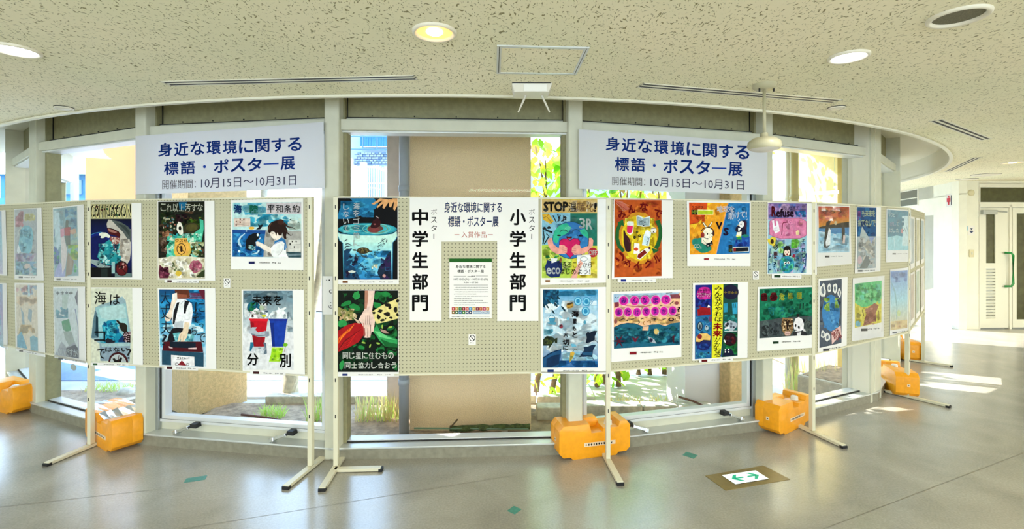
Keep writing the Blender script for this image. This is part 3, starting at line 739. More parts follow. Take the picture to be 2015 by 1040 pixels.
A.poly([(245, 110), (300, 95), (305, 210), (265, 330), (215, 440), (165, 450), (150, 400), (210, 300), (235, 190)], '#e8d6c4'); A.poly([(245, 115), (296, 100), (300, 160), (250, 200)], '#f1e9e2')
A.poly([(305, 170), (400, 175), (480, 230), (492, 330), (470, 500), (430, 530), (260, 530), (235, 440), (250, 300)], '#e9ebee'); A.poly([(270, 450), (380, 440), (370, 530), (258, 525)], '#b9bfc6'); A.line([(345, 235), (385, 190), (405, 180)], 7, '#b5bcc4'); A.poly([(300, 215), (330, 210), (268, 480), (246, 480), (258, 330)], '#14161b'); A.poly([(395, 190), (455, 200), (420, 280), (405, 350), (380, 350), (385, 260)], '#14161b')
A.poly([(370, 430), (440, 400), (475, 460), (450, 500), (380, 500)], '#f2f3f5'); A.line([(372, 470), (380, 430), (440, 420)], 5, '#aab2ba')
A.poly([(240, 530), (300, 520), (480, 540), (470, 600), (440, 640), (250, 690), (180, 690), (200, 610)], '#15151b')
A.poly([(250, 590), (330, 580), (510, 610), (490, 730), (400, 740), (280, 690)], '#5da9b0'); A.blobs((260, 600, 490, 720), 16, 12, 30, ['#a3d6da', '#2f7f94', '#7fc4cc'], 53)
A.poly([(395, 450), (450, 460), (440, 560), (420, 640), (375, 705), (345, 700), (350, 660), (320, 695), (305, 690), (330, 600), (370, 560)], '#e3cdb0'); A.line([(350, 600), (340, 690)], 4, '#b98f70'); A.line([(385, 610), (372, 690)], 4, '#b98f70')
A.poly([(140, 690), (600, 690), (620, 820), (120, 805)], '#4a0f18'); A.poly([(215, 690), (530, 700), (530, 775), (215, 760)], '#101c2a'); A.poly([(200, 745), (250, 765), (245, 775), (205, 768)], '#d8b9b9'); A.poly([(440, 768), (540, 762), (538, 785), (440, 782)], '#d8b9b9')
A.poly([(118, 800), (625, 825), (625, 998), (118, 972)], '#20465c'); A.poly([(230, 852), (512, 875), (515, 990), (232, 985)], '#e8e6e8')
A.dashes(300, 890, 440, 26, '#2b2024', 54); A.line([(295, 906), (460, 912)], 3, '#2b2024'); A.poly([(310, 975), (360, 918), (395, 955), (420, 985)], '#7a1a22'); A.ring(300, 965, 20, 16, 6, '#1a1416'); A.ring(432, 968, 16, 14, 5, '#1a1416')
for t, x0, y0, x1, y1 in (('大', 105, 80, 210, 230), ('丈', 100, 250, 215, 415), ('夫', 100, 440, 235, 600), ('?', 115, 600, 180, 735), ('に', 520, 210, 640, 335), ('そ', 495, 335, 570, 465), ('っ', 570, 470, 625, 530), ('ち', 470, 500, 545, 615), ('で', 545, 590, 650, 700)):
    A.text(t, x0, y0, x1, y1, '#0d1420', .004)
A.flush(); A.caption(145, 985, 560, 1030, '#3c1216', 12)

A = Art(FA, (448, 388, 608, 538), 1109)
A.sheet([(42, 38), (1030, 12), (1035, 992), (48, 982)], 'landscape poster of a girl in a sailor uniform reaching out to an orca')
A.poly([(65, 72), (1005, 62), (1005, 822), (65, 812)], '#b9dad9')
A.blobs((80, 80, 520, 240), 40, 16, 50, ['#63b8cf', '#86cbd8', '#4aa6c4', '#9fd5da'], 61, asp=1.5); A.blobs((300, 230, 830, 400), 46, 16, 42, ['#3aaccb', '#63bfd3', '#2796ba', '#8fd0d8'], 62, asp=1.6); A.blobs((820, 280, 1000, 440), 16, 20, 50, ['#c9dccf', '#d9e4da', '#b3d0cb'], 63)
A.poly([(530, 75), (1005, 66), (1005, 225), (530, 228)], '#c8bfc4'); A.blobs((560, 90, 980, 215), 16, 20, 44, ['#b8b3b9', '#d5ccd0'], 64)
A.text('海', 85, 98, 192, 222, '#1c3f83', .03); A.text('と', 210, 110, 262, 205, '#4f9ab6', .0); A.text('陸', 300, 102, 416, 220, '#167a5c', .03); A.text('の', 450, 120, 500, 210, '#4f9ab6', .0)
for i, ch in enumerate('平和条約'): A.text(ch, 538+i*115, 102, 640+i*115, 208, '#141214', .012)
A.poly([(85, 282), (310, 282), (310, 396), (85, 400)], '#d8c5b8'); A.line([(85, 284), (350, 284)], 4, '#6d8f96')
for x, y in ((172, 300), (222, 302), (118, 330), (172, 340), (118, 376)): A.blob(x, y, 9, 12, '#5b2b24')
A.line([(120, 325), (210, 318)], 4, '#7e5a4e'); A.line([(125, 370), (290, 378)], 4, '#8a6458'); A.line([(120, 350), (300, 350)], 4, '#a98878')
A.ell(328, 418, 38, 20, '#d9a93e')
A.poly([(65, 440), (520, 448), (505, 560), (490, 812), (65, 808)], '#1a64a0'); A.blobs((75, 460, 480, 800), 50, 14, 44, ['#1558a0', '#2a7fb8', '#0f4a8c', '#3a92c4', '#1d6cb0'], 65, asp=1.4); A.poly([(65, 440), (522, 448), (520, 500), (65, 490)], '#17468a')
A.poly([(520, 448), (1005, 455), (1005, 820), (490, 812), (505, 560)], '#a3a19b'); A.blobs((520, 470, 760, 800), 26, 20, 50, ['#8f8c86', '#b8b4ac', '#9c9890'], 66)
A.poly([(415, 365), (440, 378), (485, 368), (465, 410), (445, 436), (385, 440), (425, 405)], '#10151c')
A.poly([(250, 590), (290, 520), (350, 490), (450, 488), (430, 520), (425, 560), (380, 610), (385, 680), (370, 700), (330, 730), (280, 725), (245, 690)], '#0c0f14'); A.ell(412, 512, 15, 19, '#dfe6ea'); A.poly([(430, 560), (455, 540), (450, 560), (432, 580)], '#cfd8de'); A.poly([(290, 655), (340, 650), (380, 690), (340, 715), (290, 700)], '#4f8a93'); A.blobs((285, 650, 380, 715), 10, 8, 18, ['#9cc7c4', '#214f58', '#c9d9d0'], 67)
A.line([(240, 490), (180, 540), (150, 590), (165, 640), (190, 680)], [6, 22, 26, 34, 10], '#a9cde0'); A.line([(430, 720), (400, 760), (330, 775)], [22, 20, 6], '#b9dcea'); A.ell(160, 735, 17, 16, '#c9e0ea'); A.ell(258, 460, 10, 8, '#b9dcea')
A.poly([(385, 610), (410, 598), (470, 625), (590, 690), (640, 680), (610, 780), (590, 760), (470, 700), (430, 665), (395, 660)], '#e8dccf')
A.poly([(635, 640), (760, 560), (790, 640), (800, 760), (830, 822), (625, 815), (600, 780), (590, 690)], '#e9ebea'); A.line([(690, 790), (740, 740), (755, 690)], 5, '#9c9a98')
A.poly([(640, 600), (735, 545), (790, 580), (808, 680), (790, 715), (770, 720), (775, 620), (740, 600), (640, 640)], '#2b6ea6'); A.line([(648, 625), (745, 592), (785, 640), (790, 700)], 5, '#e6ecef')
A.poly([(580, 470), (650, 470), (740, 470), (740, 540), (690, 580), (660, 585), (655, 560), (640, 572), (600, 540), (585, 510)], '#ecdfd2')
A.poly([(548, 440), (552, 390), (600, 335), (680, 310), (740, 315), (790, 380), (820, 450), (800, 520), (805, 570), (770, 560), (750, 480), (735, 520), (700, 520), (680, 480), (665, 530), (650, 480), (610, 455), (580, 490), (560, 480)], '#26150f')
A.ell(725, 335, 45, 38, '#3c2018'); A.line([(770, 350), (820, 400), (880, 410), (930, 435)], [30, 18, 10, 3], '#35211a'); A.line([(790, 440), (820, 490), (860, 520), (890, 510), (890, 485)], [28, 16, 10, 7, 3], '#35211a'); A.line([(780, 480), (800, 560), (825, 545)], [22, 12, 4], '#2b1812'); A.line([(600, 350), (570, 400), (560, 450)], 12, '#5a3a28')
A.line([(598, 478), (612, 486), (625, 500)], 5, '#7a5448')
A.poly([(830, 580), (1000, 580), (1000, 740), (830, 745)], '#cfcdc6')
for x, y in ((885, 600), (938, 600), (855, 632), (912, 676), (855, 640)): A.blob(x, y, 9, 13, '#1f1f1e')
A.line([(840, 650), (990, 640)], 4, '#8d8b86'); A.line([(850, 700), (980, 690)], 3, '#8d8b86'); A.poly([(800, 740), (1005, 750), (1005, 822), (835, 820)], '#2c4850'); A.poly([(800, 755), (850, 770), (1005, 765), (1005, 790), (830, 800)], '#6b8088'); A.ell(860, 304, 11, 8, '#16191a'); A.ell(968, 338, 9, 8, '#16191a')
A.flush(); A.caption(250, 862, 770, 915, '#1a1d52', 4, strip=False)

A = Art(FA, (465, 562, 615, 742), 867)
A.sheet([(60, 42), (768, 42), (780, 1018), (72, 965)], 'poster with an overflowing red bin and a blue bin urging to separate waste')
A.grad([(78, 55), (640, 55), (650, 560), (75, 560)], '#53707f', '#d9dcdf', '#93a6ae'); A.poly([(75, 540), (650, 540), (655, 955), (78, 955)], '#d9dadd')
A.blobs((90, 60, 640, 200), 30, 18, 44, ['#5f7d8a', '#7592a0', '#486775', '#8ea3ac'], 71, asp=1.7); A.blobs((90, 200, 350, 540), 26, 18, 50, ['#b9c3c8', '#cdd3d6', '#dfe2e4'], 72); A.blobs((580, 240, 640, 520), 12, 18, 34, ['#8b9fa8', '#b5c0c6', '#72899a'], 73)
A.ell(198, 245, 76, 68, '#155a72'); A.blobs((140, 190, 240, 300), 14, 14, 30, ['#1d7a4d', '#0d3f62', '#1a6c86'], 74); A.blob(290, 250, 30, 26, '#a9b79a'); A.poly([(165, 300), (230, 250), (255, 270), (225, 340), (245, 370), (150, 372)], '#e7e9ea'); A.blobs((155, 280, 360, 372), 30, 8, 22, ['#f0f1f2', '#c9b9bd', '#8fa6b0', '#e0d8da', '#7a8f7a'], 75)
A.ell(315, 340, 26, 16, '#c4bf2c'); A.blob(186, 345, 14, 14, '#3a1a1a'); A.blob(345, 290, 16, 12, '#35495e')
A.poly([(145, 372), (362, 374), (355, 390), (350, 440), (315, 690), (200, 690), (160, 430), (158, 392)], '#b9101f'); A.poly([(145, 372), (362, 374), (358, 402), (155, 398)], '#d11a2a'); A.poly([(200, 580), (326, 580), (315, 690), (202, 690)], '#95101c'); A.poly([(158, 410), (200, 420), (230, 690), (200, 690)], '#8d0d19')
A.poly([(140, 500), (180, 470), (235, 470), (215, 500), (250, 530), (300, 520), (370, 510), (378, 560), (350, 580), (250, 580), (180, 555), (145, 540)], '#a9b0ba'); A.line([(170, 545), (240, 568), (330, 560)], 14, '#6f7a88'); A.poly([(320, 510), (372, 520), (375, 570), (335, 580)], '#8a94a2')
A.poly([(160, 640), (195, 640), (200, 700), (180, 745), (152, 740)], '#1f6f8e'); A.poly([(190, 692), (320, 692), (352, 760), (300, 780), (240, 750), (160, 755)], '#c3c8cf'); A.poly([(305, 640), (340, 650), (350, 770), (310, 780), (330, 720)], '#5a6c7c'); A.blobs((200, 700, 340, 760), 8, 10, 20, ['#e1e3e6', '#7f8d9b'], 76)
A.poly([(370, 345), (400, 300), (450, 280), (480, 270), (470, 235), (500, 262), (560, 240), (572, 250), (540, 280), (575, 320), (578, 374), (368, 374)], '#e3e7e9'); A.blobs((385, 290, 570, 370), 16, 10, 26, ['#cfd6da', '#f1f3f4', '#b0bcc4'], 77)
A.poly([(366, 372), (585, 374), (575, 405), (540, 690), (410, 690), (385, 420), (380, 395)], '#163a9e'); A.poly([(366, 372), (585, 374), (578, 400), (378, 396)], '#1b2f8c'); A.poly([(385, 420), (430, 420), (440, 690), (410, 690)], '#102a7c')
A.poly([(405, 700), (540, 700), (500, 860), (372, 860), (395, 780)], '#9fd020'); A.blobs((400, 700, 520, 850), 22, 10, 28, ['#b4e03c', '#7fc017', '#c5ea66', '#93cc22'], 78); A.blob(560, 670, 26, 22, '#6faa1e'); A.line([(560, 690), (545, 750)], 5, '#9a7a5a'); A.line([(510, 735), (530, 720)], 6, '#7a4038')
for t, x0, y0, x1, y1 in (('未', 182, 105, 290, 222), ('来', 298, 108, 405, 222), ('を', 428, 108, 512, 222), ('分', 122, 765, 255, 905), ('別', 492, 768, 622, 925)): A.text(t, x0, y0, x1, y1, '#121212', .022)
A.flush(); A.caption(160, 962, 560, 1008, '#3a1216', 14)
# ================================================================== centre board
A = Art(FB, (655, 385, 795, 560), 832)
A.sheet([(45, 20), (765, 20), (772, 1030), (50, 1030)], 'dark poster of a sea turtle inside a bin of water under a reaching hand')
A.rect(55, 26, 757, 978, '#07080b')
A.poly([(60, 230), (80, 150), (150, 100), (230, 60), (200, 30), (480, 28), (530, 90), (500, 150), (400, 190), (300, 240), (180, 270), (60, 270)], '#1f74a3'); A.blobs((90, 60, 480, 250), 30, 16, 40, ['#2a86b4', '#175f8c', '#3795bf', '#1a6a98'], 81, asp=1.6)
for p in ([(540, 30), (650, 40), (520, 145), (510, 130), (580, 60)], [(600, 40), (670, 50), (600, 150), (580, 140)], [(650, 40), (720, 45), (680, 135), (660, 130)], [(690, 30), (757, 30), (757, 110), (725, 172), (705, 155), (715, 80)], [(450, 95), (560, 28), (600, 40), (480, 105)]): A.poly(p, '#d9a06a')
A.ell(405, 390, 345, 72, '#2a8fa5'); A.ell(405, 385, 320, 58, '#3ba9b5'); A.blobs((120, 340, 400, 430), 20, 12, 30, ['#2f93ac', '#67c0bf', '#1f7f99'], 82, asp=2); A.ring(520, 385, 120, 45, 8, '#6d8a5c'); A.ring(510, 385, 160, 58, 7, '#79bfae'); A.ell(500, 380, 90, 36, '#5d3b34'); A.ell(480, 400, 70, 32, '#7c3a3a')
A.poly([(440, 350), (470, 290), (530, 250), (560, 300), (555, 350), (500, 380), (450, 375)], '#2e0a10'); A.line([(500, 235), (540, 262)], 9, '#a9989a'); A.ell(490, 332, 14, 9, '#8a4a4a')
A.poly([(58, 420), (90, 440), (250, 455), (550, 460), (700, 440), (745, 405), (752, 470), (740, 500), (700, 545), (690, 978), (125, 978), (115, 545), (80, 520), (60, 470)], '#bfe6dc')
A.grad([(122, 540), (695, 545), (690, 978), (128, 978)], '#b2e2da', '#1e6fb0', '#6cc0d8'); A.line([(58, 420), (80, 440), (250, 458), (550, 462), (700, 442), (748, 408)], 6, '#1d6f8c'); A.line([(60, 470), (80, 520), (118, 550), (128, 978)], 7, '#3f97b5'); A.line([(750, 480), (735, 510), (700, 545), (694, 978)], 7, '#2b7fae')
A.blobs((140, 640, 680, 960), 60, 16, 44, ['#4aa8d0', '#2f8cc4', '#6cbfe0', '#2478b4', '#58b4d6'], 83, asp=1.5)
A.poly([(130, 640), (230, 610), (180, 680), (220, 690), (160, 760), (240, 740), (200, 800), (260, 850), (320, 978), (130, 978)], '#123a5c'); A.blobs((135, 700, 300, 970), 26, 12, 30, ['#0e2b4a', '#1f5c84', '#331a3c', '#0a1b30'], 84); A.poly([(680, 640), (640, 680), (600, 780), (540, 830), (520, 900), (560, 978), (688, 978)], '#13263c'); A.blobs((560, 700, 680, 970), 20, 14, 32, ['#1b2f52', '#2a1d48', '#0d1a2c', '#254a78'], 85)
for (x, y, a) in ((150, 520, -.5), (165, 560, -.3), (180, 590, .1), (150, 600, -.9), (200, 570, .5), (170, 625, 0)): A.blob(x, y, 24, 6, '#14283a', .2, 10, rot=a)
A.ell(355, 640, 72, 36, '#3b3320'); A.blobs((300, 615, 410, 665), 22, 7, 14, ['#6f6238', '#8a7a44', '#2a2416', '#57502c'], 86); A.ring(355, 640, 72, 36, 5, '#201c12'); A.ell(256, 634, 28, 10, '#3a3a2a', rot=.1); A.ell(440, 648, 24, 7, '#3a3a2a'); A.poly([(320, 680), (410, 715), (395, 725), (345, 715)], '#33505a'); A.poly([(265, 670), (305, 725), (285, 728), (262, 700)], '#33505a')
r = random.Random(3)
for i in range(46):
    t = r.random(); x = 470+t*150+r.uniform(-30, 30); y = 720-t*230+r.uniform(-20, 20); A.blob(x, y, 9, 4, '#1d3a44', .2, 8, i, rot=r.uniform(-.9, 0)); A.n -= 1
for i in range(30):
    t = r.random(); x = 220+t*180+r.uniform(-20, 20); y = 770+t*90+r.uniform(-25, 25); A.blob(x, y, 11, 5, '#173a58', .2, 8, i, rot=.4); A.n -= 1
A.blobs((450, 800, 525, 850), 10, 10, 22, ['#d9d3b0', '#8fae9a', '#f0ecd2'], 87); A.blob(225, 885, 40, 14, '#cfd6cc'); A.blob(600, 935, 20, 18, '#b98a86'); A.line([(440, 935), (560, 940)], 7, '#0d1a2c')
for i, ch in enumerate('しないて'): A.text(ch, 122, 92+i*84, 192, 164+i*84, '#e9eef0', .012)
for i, ch in enumerate('海をゴミ箱に'):
    A.text(ch, 240, 82+i*86, 316, 158+i*86, '#e9eef0' if i < 3 else '#dfe9e6', .012)
A.flush(); A.caption(60, 985, 755, 1026, '#6b3a12', 0)

A = Art(FB, (655, 562, 795, 742), 809)
A.sheet([(42, 45), (745, 45), (750, 1030), (48, 1030)], 'poster of a human hand joined by a red wing, giraffe neck and green tail')
A.rect(56, 52, 741, 978, '#0a140c'); A.blobs((70, 60, 730, 960), 90, 18, 60, ['#0f3a1a', '#0b2411', '#145226', '#081009', '#1b6b33', '#0d2f17'], 91, jag=.5)
for (x, y, rx, ry, a) in ((150, 200, 60, 26, -.3), (250, 240, 60, 40, .3), (110, 430, 50, 40, 0), (270, 110, 40, 50, .4), (600, 90, 60, 30, .2), (510, 220, 50, 36, .3), (320, 700, 40, 26, .2), (660, 480, 46, 26, -.3), (100, 900, 26, 60, .3)): A.blob(x, y, rx, ry, R.choice(['#1d7a3a', '#2a8c46', '#166030']), .2, 12, rot=a)
A.poly([(62, 240), (130, 270), (230, 300), (280, 340), (230, 380), (150, 400), (60, 340)], '#8f8a52'); A.blobs((70, 260, 270, 390), 22, 10, 24, ['#c9b48e', '#6f7434', '#3d5a22', '#b99a72'], 92); A.poly([(220, 350), (300, 400), (318, 465), (295, 470), (280, 420)], '#cdb79e')
A.poly([(60, 510), (150, 450), (250, 420), (340, 430), (360, 470), (350, 560), (290, 640), (180, 700), (60, 750)], '#9d1418')
for i in range(11):
    t = i/10; A.line([(345-20*t, 450+40*t), (250-120*t, 560+70*t), (170-100*t, 680+40*t)], [5, 12, 10], R.choice(['#c21c1a', '#7c0e14', '#b8201c', '#5f0b10']))
for i in range(8): A.line([(240-22*i, 440+18*i), (190-18*i, 510+14*i), (120-8*i, 560+14*i)], [5, 10, 6], R.choice(['#e0601c', '#ec7a22', '#d34a18', '#f09a3a']))
A.poly([(450, 290), (560, 220), (741, 140), (741, 370), (600, 410), (500, 430), (470, 380)], '#d9cb84')
for (x, y, rx, ry) in ((620, 215, 40, 24), (650, 245, 22, 20), (540, 285, 28, 20), (615, 320, 38, 24), (715, 265, 24, 34), (520, 350, 20, 30), (660, 360, 20, 14), (565, 390, 24, 14), (735, 170, 16, 22), (470, 305, 16, 14), (735, 330, 14, 18), (600, 370, 12, 12)): A.blob(x, y, rx, ry, '#1a1710', .25, 9)
A.poly([(455, 520), (480, 470), (500, 440), (530, 500), (560, 540), (640, 570), (735, 610), (735, 700), (600, 690), (530, 620), (500, 570)], '#2c9350'); A.poly([(470, 510), (530, 520), (620, 575), (720, 615), (620, 600), (530, 580)], '#63c27c'); A.poly([(540, 600), (640, 640), (735, 660), (735, 700), (600, 690)], '#155c2c'); A.poly([(540, 490), (600, 505), (642, 540), (600, 540), (550, 520)], '#a8877c')
A.poly([(365, 54), (478, 54), (462, 180), (445, 290), (480, 400), (462, 520), (440, 520), (428, 585), (388, 590), (355, 585), (350, 470), (330, 430), (292, 385), (330, 320), (365, 260)], '#e2c3b6'); A.poly([(365, 54), (400, 54), (400, 170), (385, 260), (362, 260)], '#b07b66')
for x in (378, 398, 420): A.line([(x, 335), (x-4, 440)], 5, '#4a2c26')
A.poly([(345, 470), (365, 480), (372, 560), (360, 580)], '#9c4a44'); A.line([(400, 480), (396, 585)], 6, '#5b322c'); A.line([(432, 440), (424, 580)], 6, '#5b322c'); A.line([(350, 420), (352, 480)], 8, '#c07a70')
for (x, y, a) in ((350, 645, .2), (425, 680, 1.9), (515, 652, .3), (650, 470, -.3), (562, 460, 1.6)): A.blob(x, y, 24, 10, '#93b54a', .2, 9, rot=a)
for t, x0, x1, y0, y1 in (('同じ星に住むもの', 108, 700, 752, 828), ('同士協力し合おう', 132, 735, 866, 936)):
    n = len(t)
    for i, ch in enumerate(t): w = (x1-x0)/n; A.text(ch, x0+i*w+4, y0, x0+i*w+w-6, y1, '#e6e9e0', .02)
A.flush(); A.caption(58, 988, 700, 1028, '#1c2c66', 0)

def kanji_sheet(x0, x1, y0, y1, first, label, cx, rx):
    A = Art(FB, (800, 385, 1060, 640), 1060, off=.0055)
    A.sheet([(x0, y0), (x1, y0), (x1, y1), (x0, y1)], label, 'sign', name='lettering_sheet', group='white sheets with huge black vertical lettering')
    for i, ch in enumerate([first, '学', '生', '部', '門']):
        A.text(ch, cx-64, 106+i*172, cx+66, 236+i*172+(0 if i < 4 else 2), '#0f0f10', .028)
    for i, ch in enumerate('ポスタ'): A.text(ch, rx-23, 103+i*66, rx+24, 150+i*66, '#1a1a1c', .0)
    A.rect(rx-3, 306, rx+3, 346, '#1a1a1c')
    A.flush('lettering', INK)
kanji_sheet(25, 280, 14, 1003, '中', 'white sheet with huge black characters for junior high section, left of the header sheet', 108, 219)
kanji_sheet(727, 1058, 14, 1003, '小', 'white sheet with huge black characters for elementary section, right of the header sheet', 892, 1004)
A = Art(FB, (800, 385, 1060, 640), 1060, off=.0068)
A.sheet([(280, 12), (778, 12), (778, 362), (280, 366)], 'white header sheet with navy exhibition title and red line for prize-winning works', 'sign', name='title_sheet')
A.text('身近な環境に関する', 303, 50, 768-40+38, 135, '#14306a', .016); A.text('標語・ポスター展', 333, 162, 738, 248, '#14306a', .016); A.text('入賞作品', 440, 287, 640, 336, '#a33a22', .0); A.rect(384, 309, 424, 313, '#a33a22'); A.rect(652, 309, 692, 313, '#a33a22')
A.flush('lettering', INK)
A = Art(FB, (800, 385, 1060, 640), 1060, off=.004)
A.sheet([(344, 502), (684, 502), (684, 980), (344, 980)], 'small exhibition notice with a dark green top bar and coloured goal tiles', 'notice', name='notice')
A.rect(343, 502, 685, 531, '#1f5a1d'); A.text('身近な環境に関する', 394, 555, 634, 580, '#151515', .02); A.text('標語・ポスター展', 408, 592, 620, 616, '#151515', .02)
A.rect(378, 643, 478, 646, '#555555'); A.rect(556, 641, 652, 644, '#555555'); A.dashes(488, 645, 545, 12, '#222222', 5); A.text('10月15日(火)～10月31日(木)', 378, 659, 654, 677, '#1a1a1a', .02); A.text('9:00～17:00', 458, 688, 574, 700, '#1a1a1a', .02); A.rect(378, 714, 652, 717, '#555555')
for i in range(9): A.dashes(380 if i not in (0, 2, 4) else 392, 734+i*17.5, (650, 648, 652, 560, 650, 520, 610, 650, 545)[i], 7, '#3a3a3a', 20+i)
G17 = ['#b3232b', '#b8862b', '#2f6b2c', '#8f1a26', '#c43a24', '#2f8fc0', '#c79a2a', '#7c1a34', '#b8571e', '#a81e52', '#c07a20', '#7e5a1e', '#2c5a36', '#1a5f8c', '#3c7a34', '#15486e', '#1d2f5c']
for i in range(17):
    r_, c_ = (0, i) if i < 11 else (1, i-11); x = 363+c_*27.5; y = 893+r_*28
    A.rect(x, y, x+25, y+25, G17[i]); A.ell(x+12.5, y+13, 5.5, 6, '#e8e2d4', n=8)
A.rect(532, 921, 666, 946, '#9fb3c8'); A.text('GOALS', 594, 924, 664, 942, '#f1f1f1', .02); A.dashes(540, 934, 590, 8, '#f1f1f1', 61)
A.dashes(362, 967, 466, 8, '#333333', 66); A.dashes(476, 968, 668, 5, '#888888', 67)
A.flush('print', INK)

A = Art(FB, (1058, 384, 1203, 562), 847)
A.sheet([(35, 40), (840, 38), (835, 1000), (35, 1030)], 'poster reading STOP with a smiling globe hugging a pink heart')
A.poly([(48, 42), (686, 42), (684, 950), (46, 950)], '#c9c23f')
A.poly([(48, 50), (684, 50), (684, 204), (48, 200)], '#cfae6a'); A.blobs((380, 60, 680, 190), 26, 14, 36, ['#d9bb7c', '#e0c89a', '#c29c54', '#e9dcc0'], 101)
A.poly([(48, 200), (375, 205), (375, 560), (48, 575)], '#7fb6cc'); A.blobs((60, 210, 370, 550), 20, 20, 50, ['#6aa6c2', '#93c3d4', '#5f9dbb'], 102)
A.poly([(375, 205), (684, 205), (684, 580), (560, 580), (375, 400)], '#1c6a5a'); A.blobs((390, 215, 680, 560), 26, 18, 44, ['#17594c', '#268070', '#1d7263'], 103)
A.poly([(48, 575), (180, 560), (330, 650), (400, 700), (380, 950), (46, 950)], '#a9c34a'); A.blobs((55, 590, 380, 945), 40, 18, 46, ['#c2d46a', '#93b43c', '#d6dc8c', '#7aa63a', '#cbd65e'], 104); A.blobs((480, 700, 680, 945), 24, 18, 40, ['#d2b92e', '#c9ae2a', '#dccb56'], 105)
A.poly([(50, 210), (130, 210), (185, 300), (150, 330), (60, 280)], '#d2a82e'); A.line([(60, 260), (110, 240), (125, 215)], 5, '#7a4c14'); A.line([(110, 250), (165, 320)], 5, '#7a4c14')
for pts in ([(230, 215), (250, 290), (215, 310), (175, 230)], [(60, 560), (75, 480), (60, 380), (110, 410), (165, 430)], [(80, 360), (100, 400), (170, 420)], [(260, 225), (235, 300)], [(270, 300), (330, 270)], [(300, 230), (290, 300)], [(75, 560), (130, 470), (100, 440)]): A.line(pts, 13, '#111417')
A.blob(310, 255, 22, 14, '#111417'); A.blob(130, 372, 24, 16, '#111417'); A.blob(70, 380, 16, 14, '#111417')
A.ell(378, 515, 210, 216, '#14243a'); A.ell(378, 515, 204, 210, '#2c72b0'); A.blobs((230, 380, 540, 700), 30, 20, 46, ['#2a6bab', '#3a80bb', '#2460a0'], 106)
A.poly([(200, 400), (250, 345), (330, 315), (385, 370), (350, 430), (250, 480), (240, 520), (215, 560), (178, 520), (180, 450)], '#2fae8a'); A.poly([(480, 400), (540, 380), (575, 430), (585, 500), (540, 470), (500, 440)], '#2fae8a')
A.ring(300, 425, 42, 28, 7, '#121a2a', 185, 355); A.ring(440, 420, 42, 28, 7, '#121a2a', 185, 355); A.ell(245, 460, 24, 9, '#11141c'); A.ell(496, 466, 24, 9, '#11141c'); A.ell(362, 478, 34, 26, '#32101c', a0=-10, a1=190); A.poly([(340, 490), (385, 490), (370, 504), (352, 504)], '#a8323c')
A.poly([(375, 720), (300, 650), (245, 560), (250, 520), (290, 495), (340, 495), (372, 515), (410, 490), (465, 495), (492, 530), (480, 600), (430, 665)], '#5e1030'); A.poly([(375, 712), (305, 645), (252, 558), (258, 522), (294, 502), (338, 502), (372, 524), (412, 498), (460, 502), (484, 534), (472, 598), (426, 658)], '#c2185b')
A.poly([(112, 520), (135, 490), (165, 490), (180, 560), (240, 610), (250, 570), (300, 570), (340, 605), (335, 660), (300, 675), (220, 675), (150, 630), (118, 570)], '#e09a8c'); A.poly([(640, 520), (620, 490), (590, 490), (585, 580), (500, 610), (485, 575), (440, 560), (395, 600), (390, 650), (420, 685), (500, 680), (590, 640), (632, 580)], '#e09a8c')
for (x0, y0, x1, y1) in ((285, 600, 335, 612), (280, 625, 332, 638), (290, 650, 328, 660), (395, 605, 440, 612), (393, 632, 440, 640), (400, 660, 445, 668)): A.line([(x0, y0), (x1, y1)], 4, '#a5524c')
A.text('STOP', 66, 72, 350, 188, '#17120c', .05, sl=-2); A.text('温', 350, 80, 448, 190, '#3c2c22', .01); A.text('暖', 455, 85, 545, 190, '#a07a5c', .005); A.text('化', 560, 80, 640, 190, '#8a5c44', .005); A.text('!', 645, 82, 680, 190, '#17120c', .03, rot=.15)
A.text('3', 478, 262, 545, 380, '#dfe6e2', .02); A.text('R', 558, 268, 628, 392, '#dfe6e2', .02)
A.ell(634, 656, 55, 56, '#a5202c'); A.text('OFF', 584, 628, 680, 688, '#f2e4e2', .02)
A.poly([(450, 690), (590, 680), (610, 700), (608, 910), (480, 915), (450, 760)], '#e4e6e6'); A.ring(530, 730, 40, 26, 6, '#7d8a90'); A.poly([(380, 950), (430, 850), (490, 740), (520, 780), (470, 870), (450, 950)], '#dca090')
A.poly([(110, 745), (200, 760), (270, 745), (285, 850), (250, 935), (160, 945), (100, 915), (85, 820)], '#14275c'); A.text('eco', 102, 830, 262, 905, '#e6ecef', .02); A.blobs((90, 690, 250, 740), 14, 8, 18, ['#1f6b34', '#144a24', '#2f8c46'], 107); A.poly([(150, 720), (230, 725), (215, 760), (160, 780)], '#e2e4e4'); A.blob(262, 745, 14, 30, '#7a4a30')
A.text('できることから', 222, 762, 622, 832, '#1a1c1c', .006); A.text('はじめよう!', 250, 842, 600, 908, '#1a1c1c', .006)
A.flush(); A.caption(40, 965, 640, 1000, '#7a4a14', 0, strip=False); A.sleeve([(40, 30), (842, 26), (838, 420), (40, 430)], seed=5, bulge=.009)

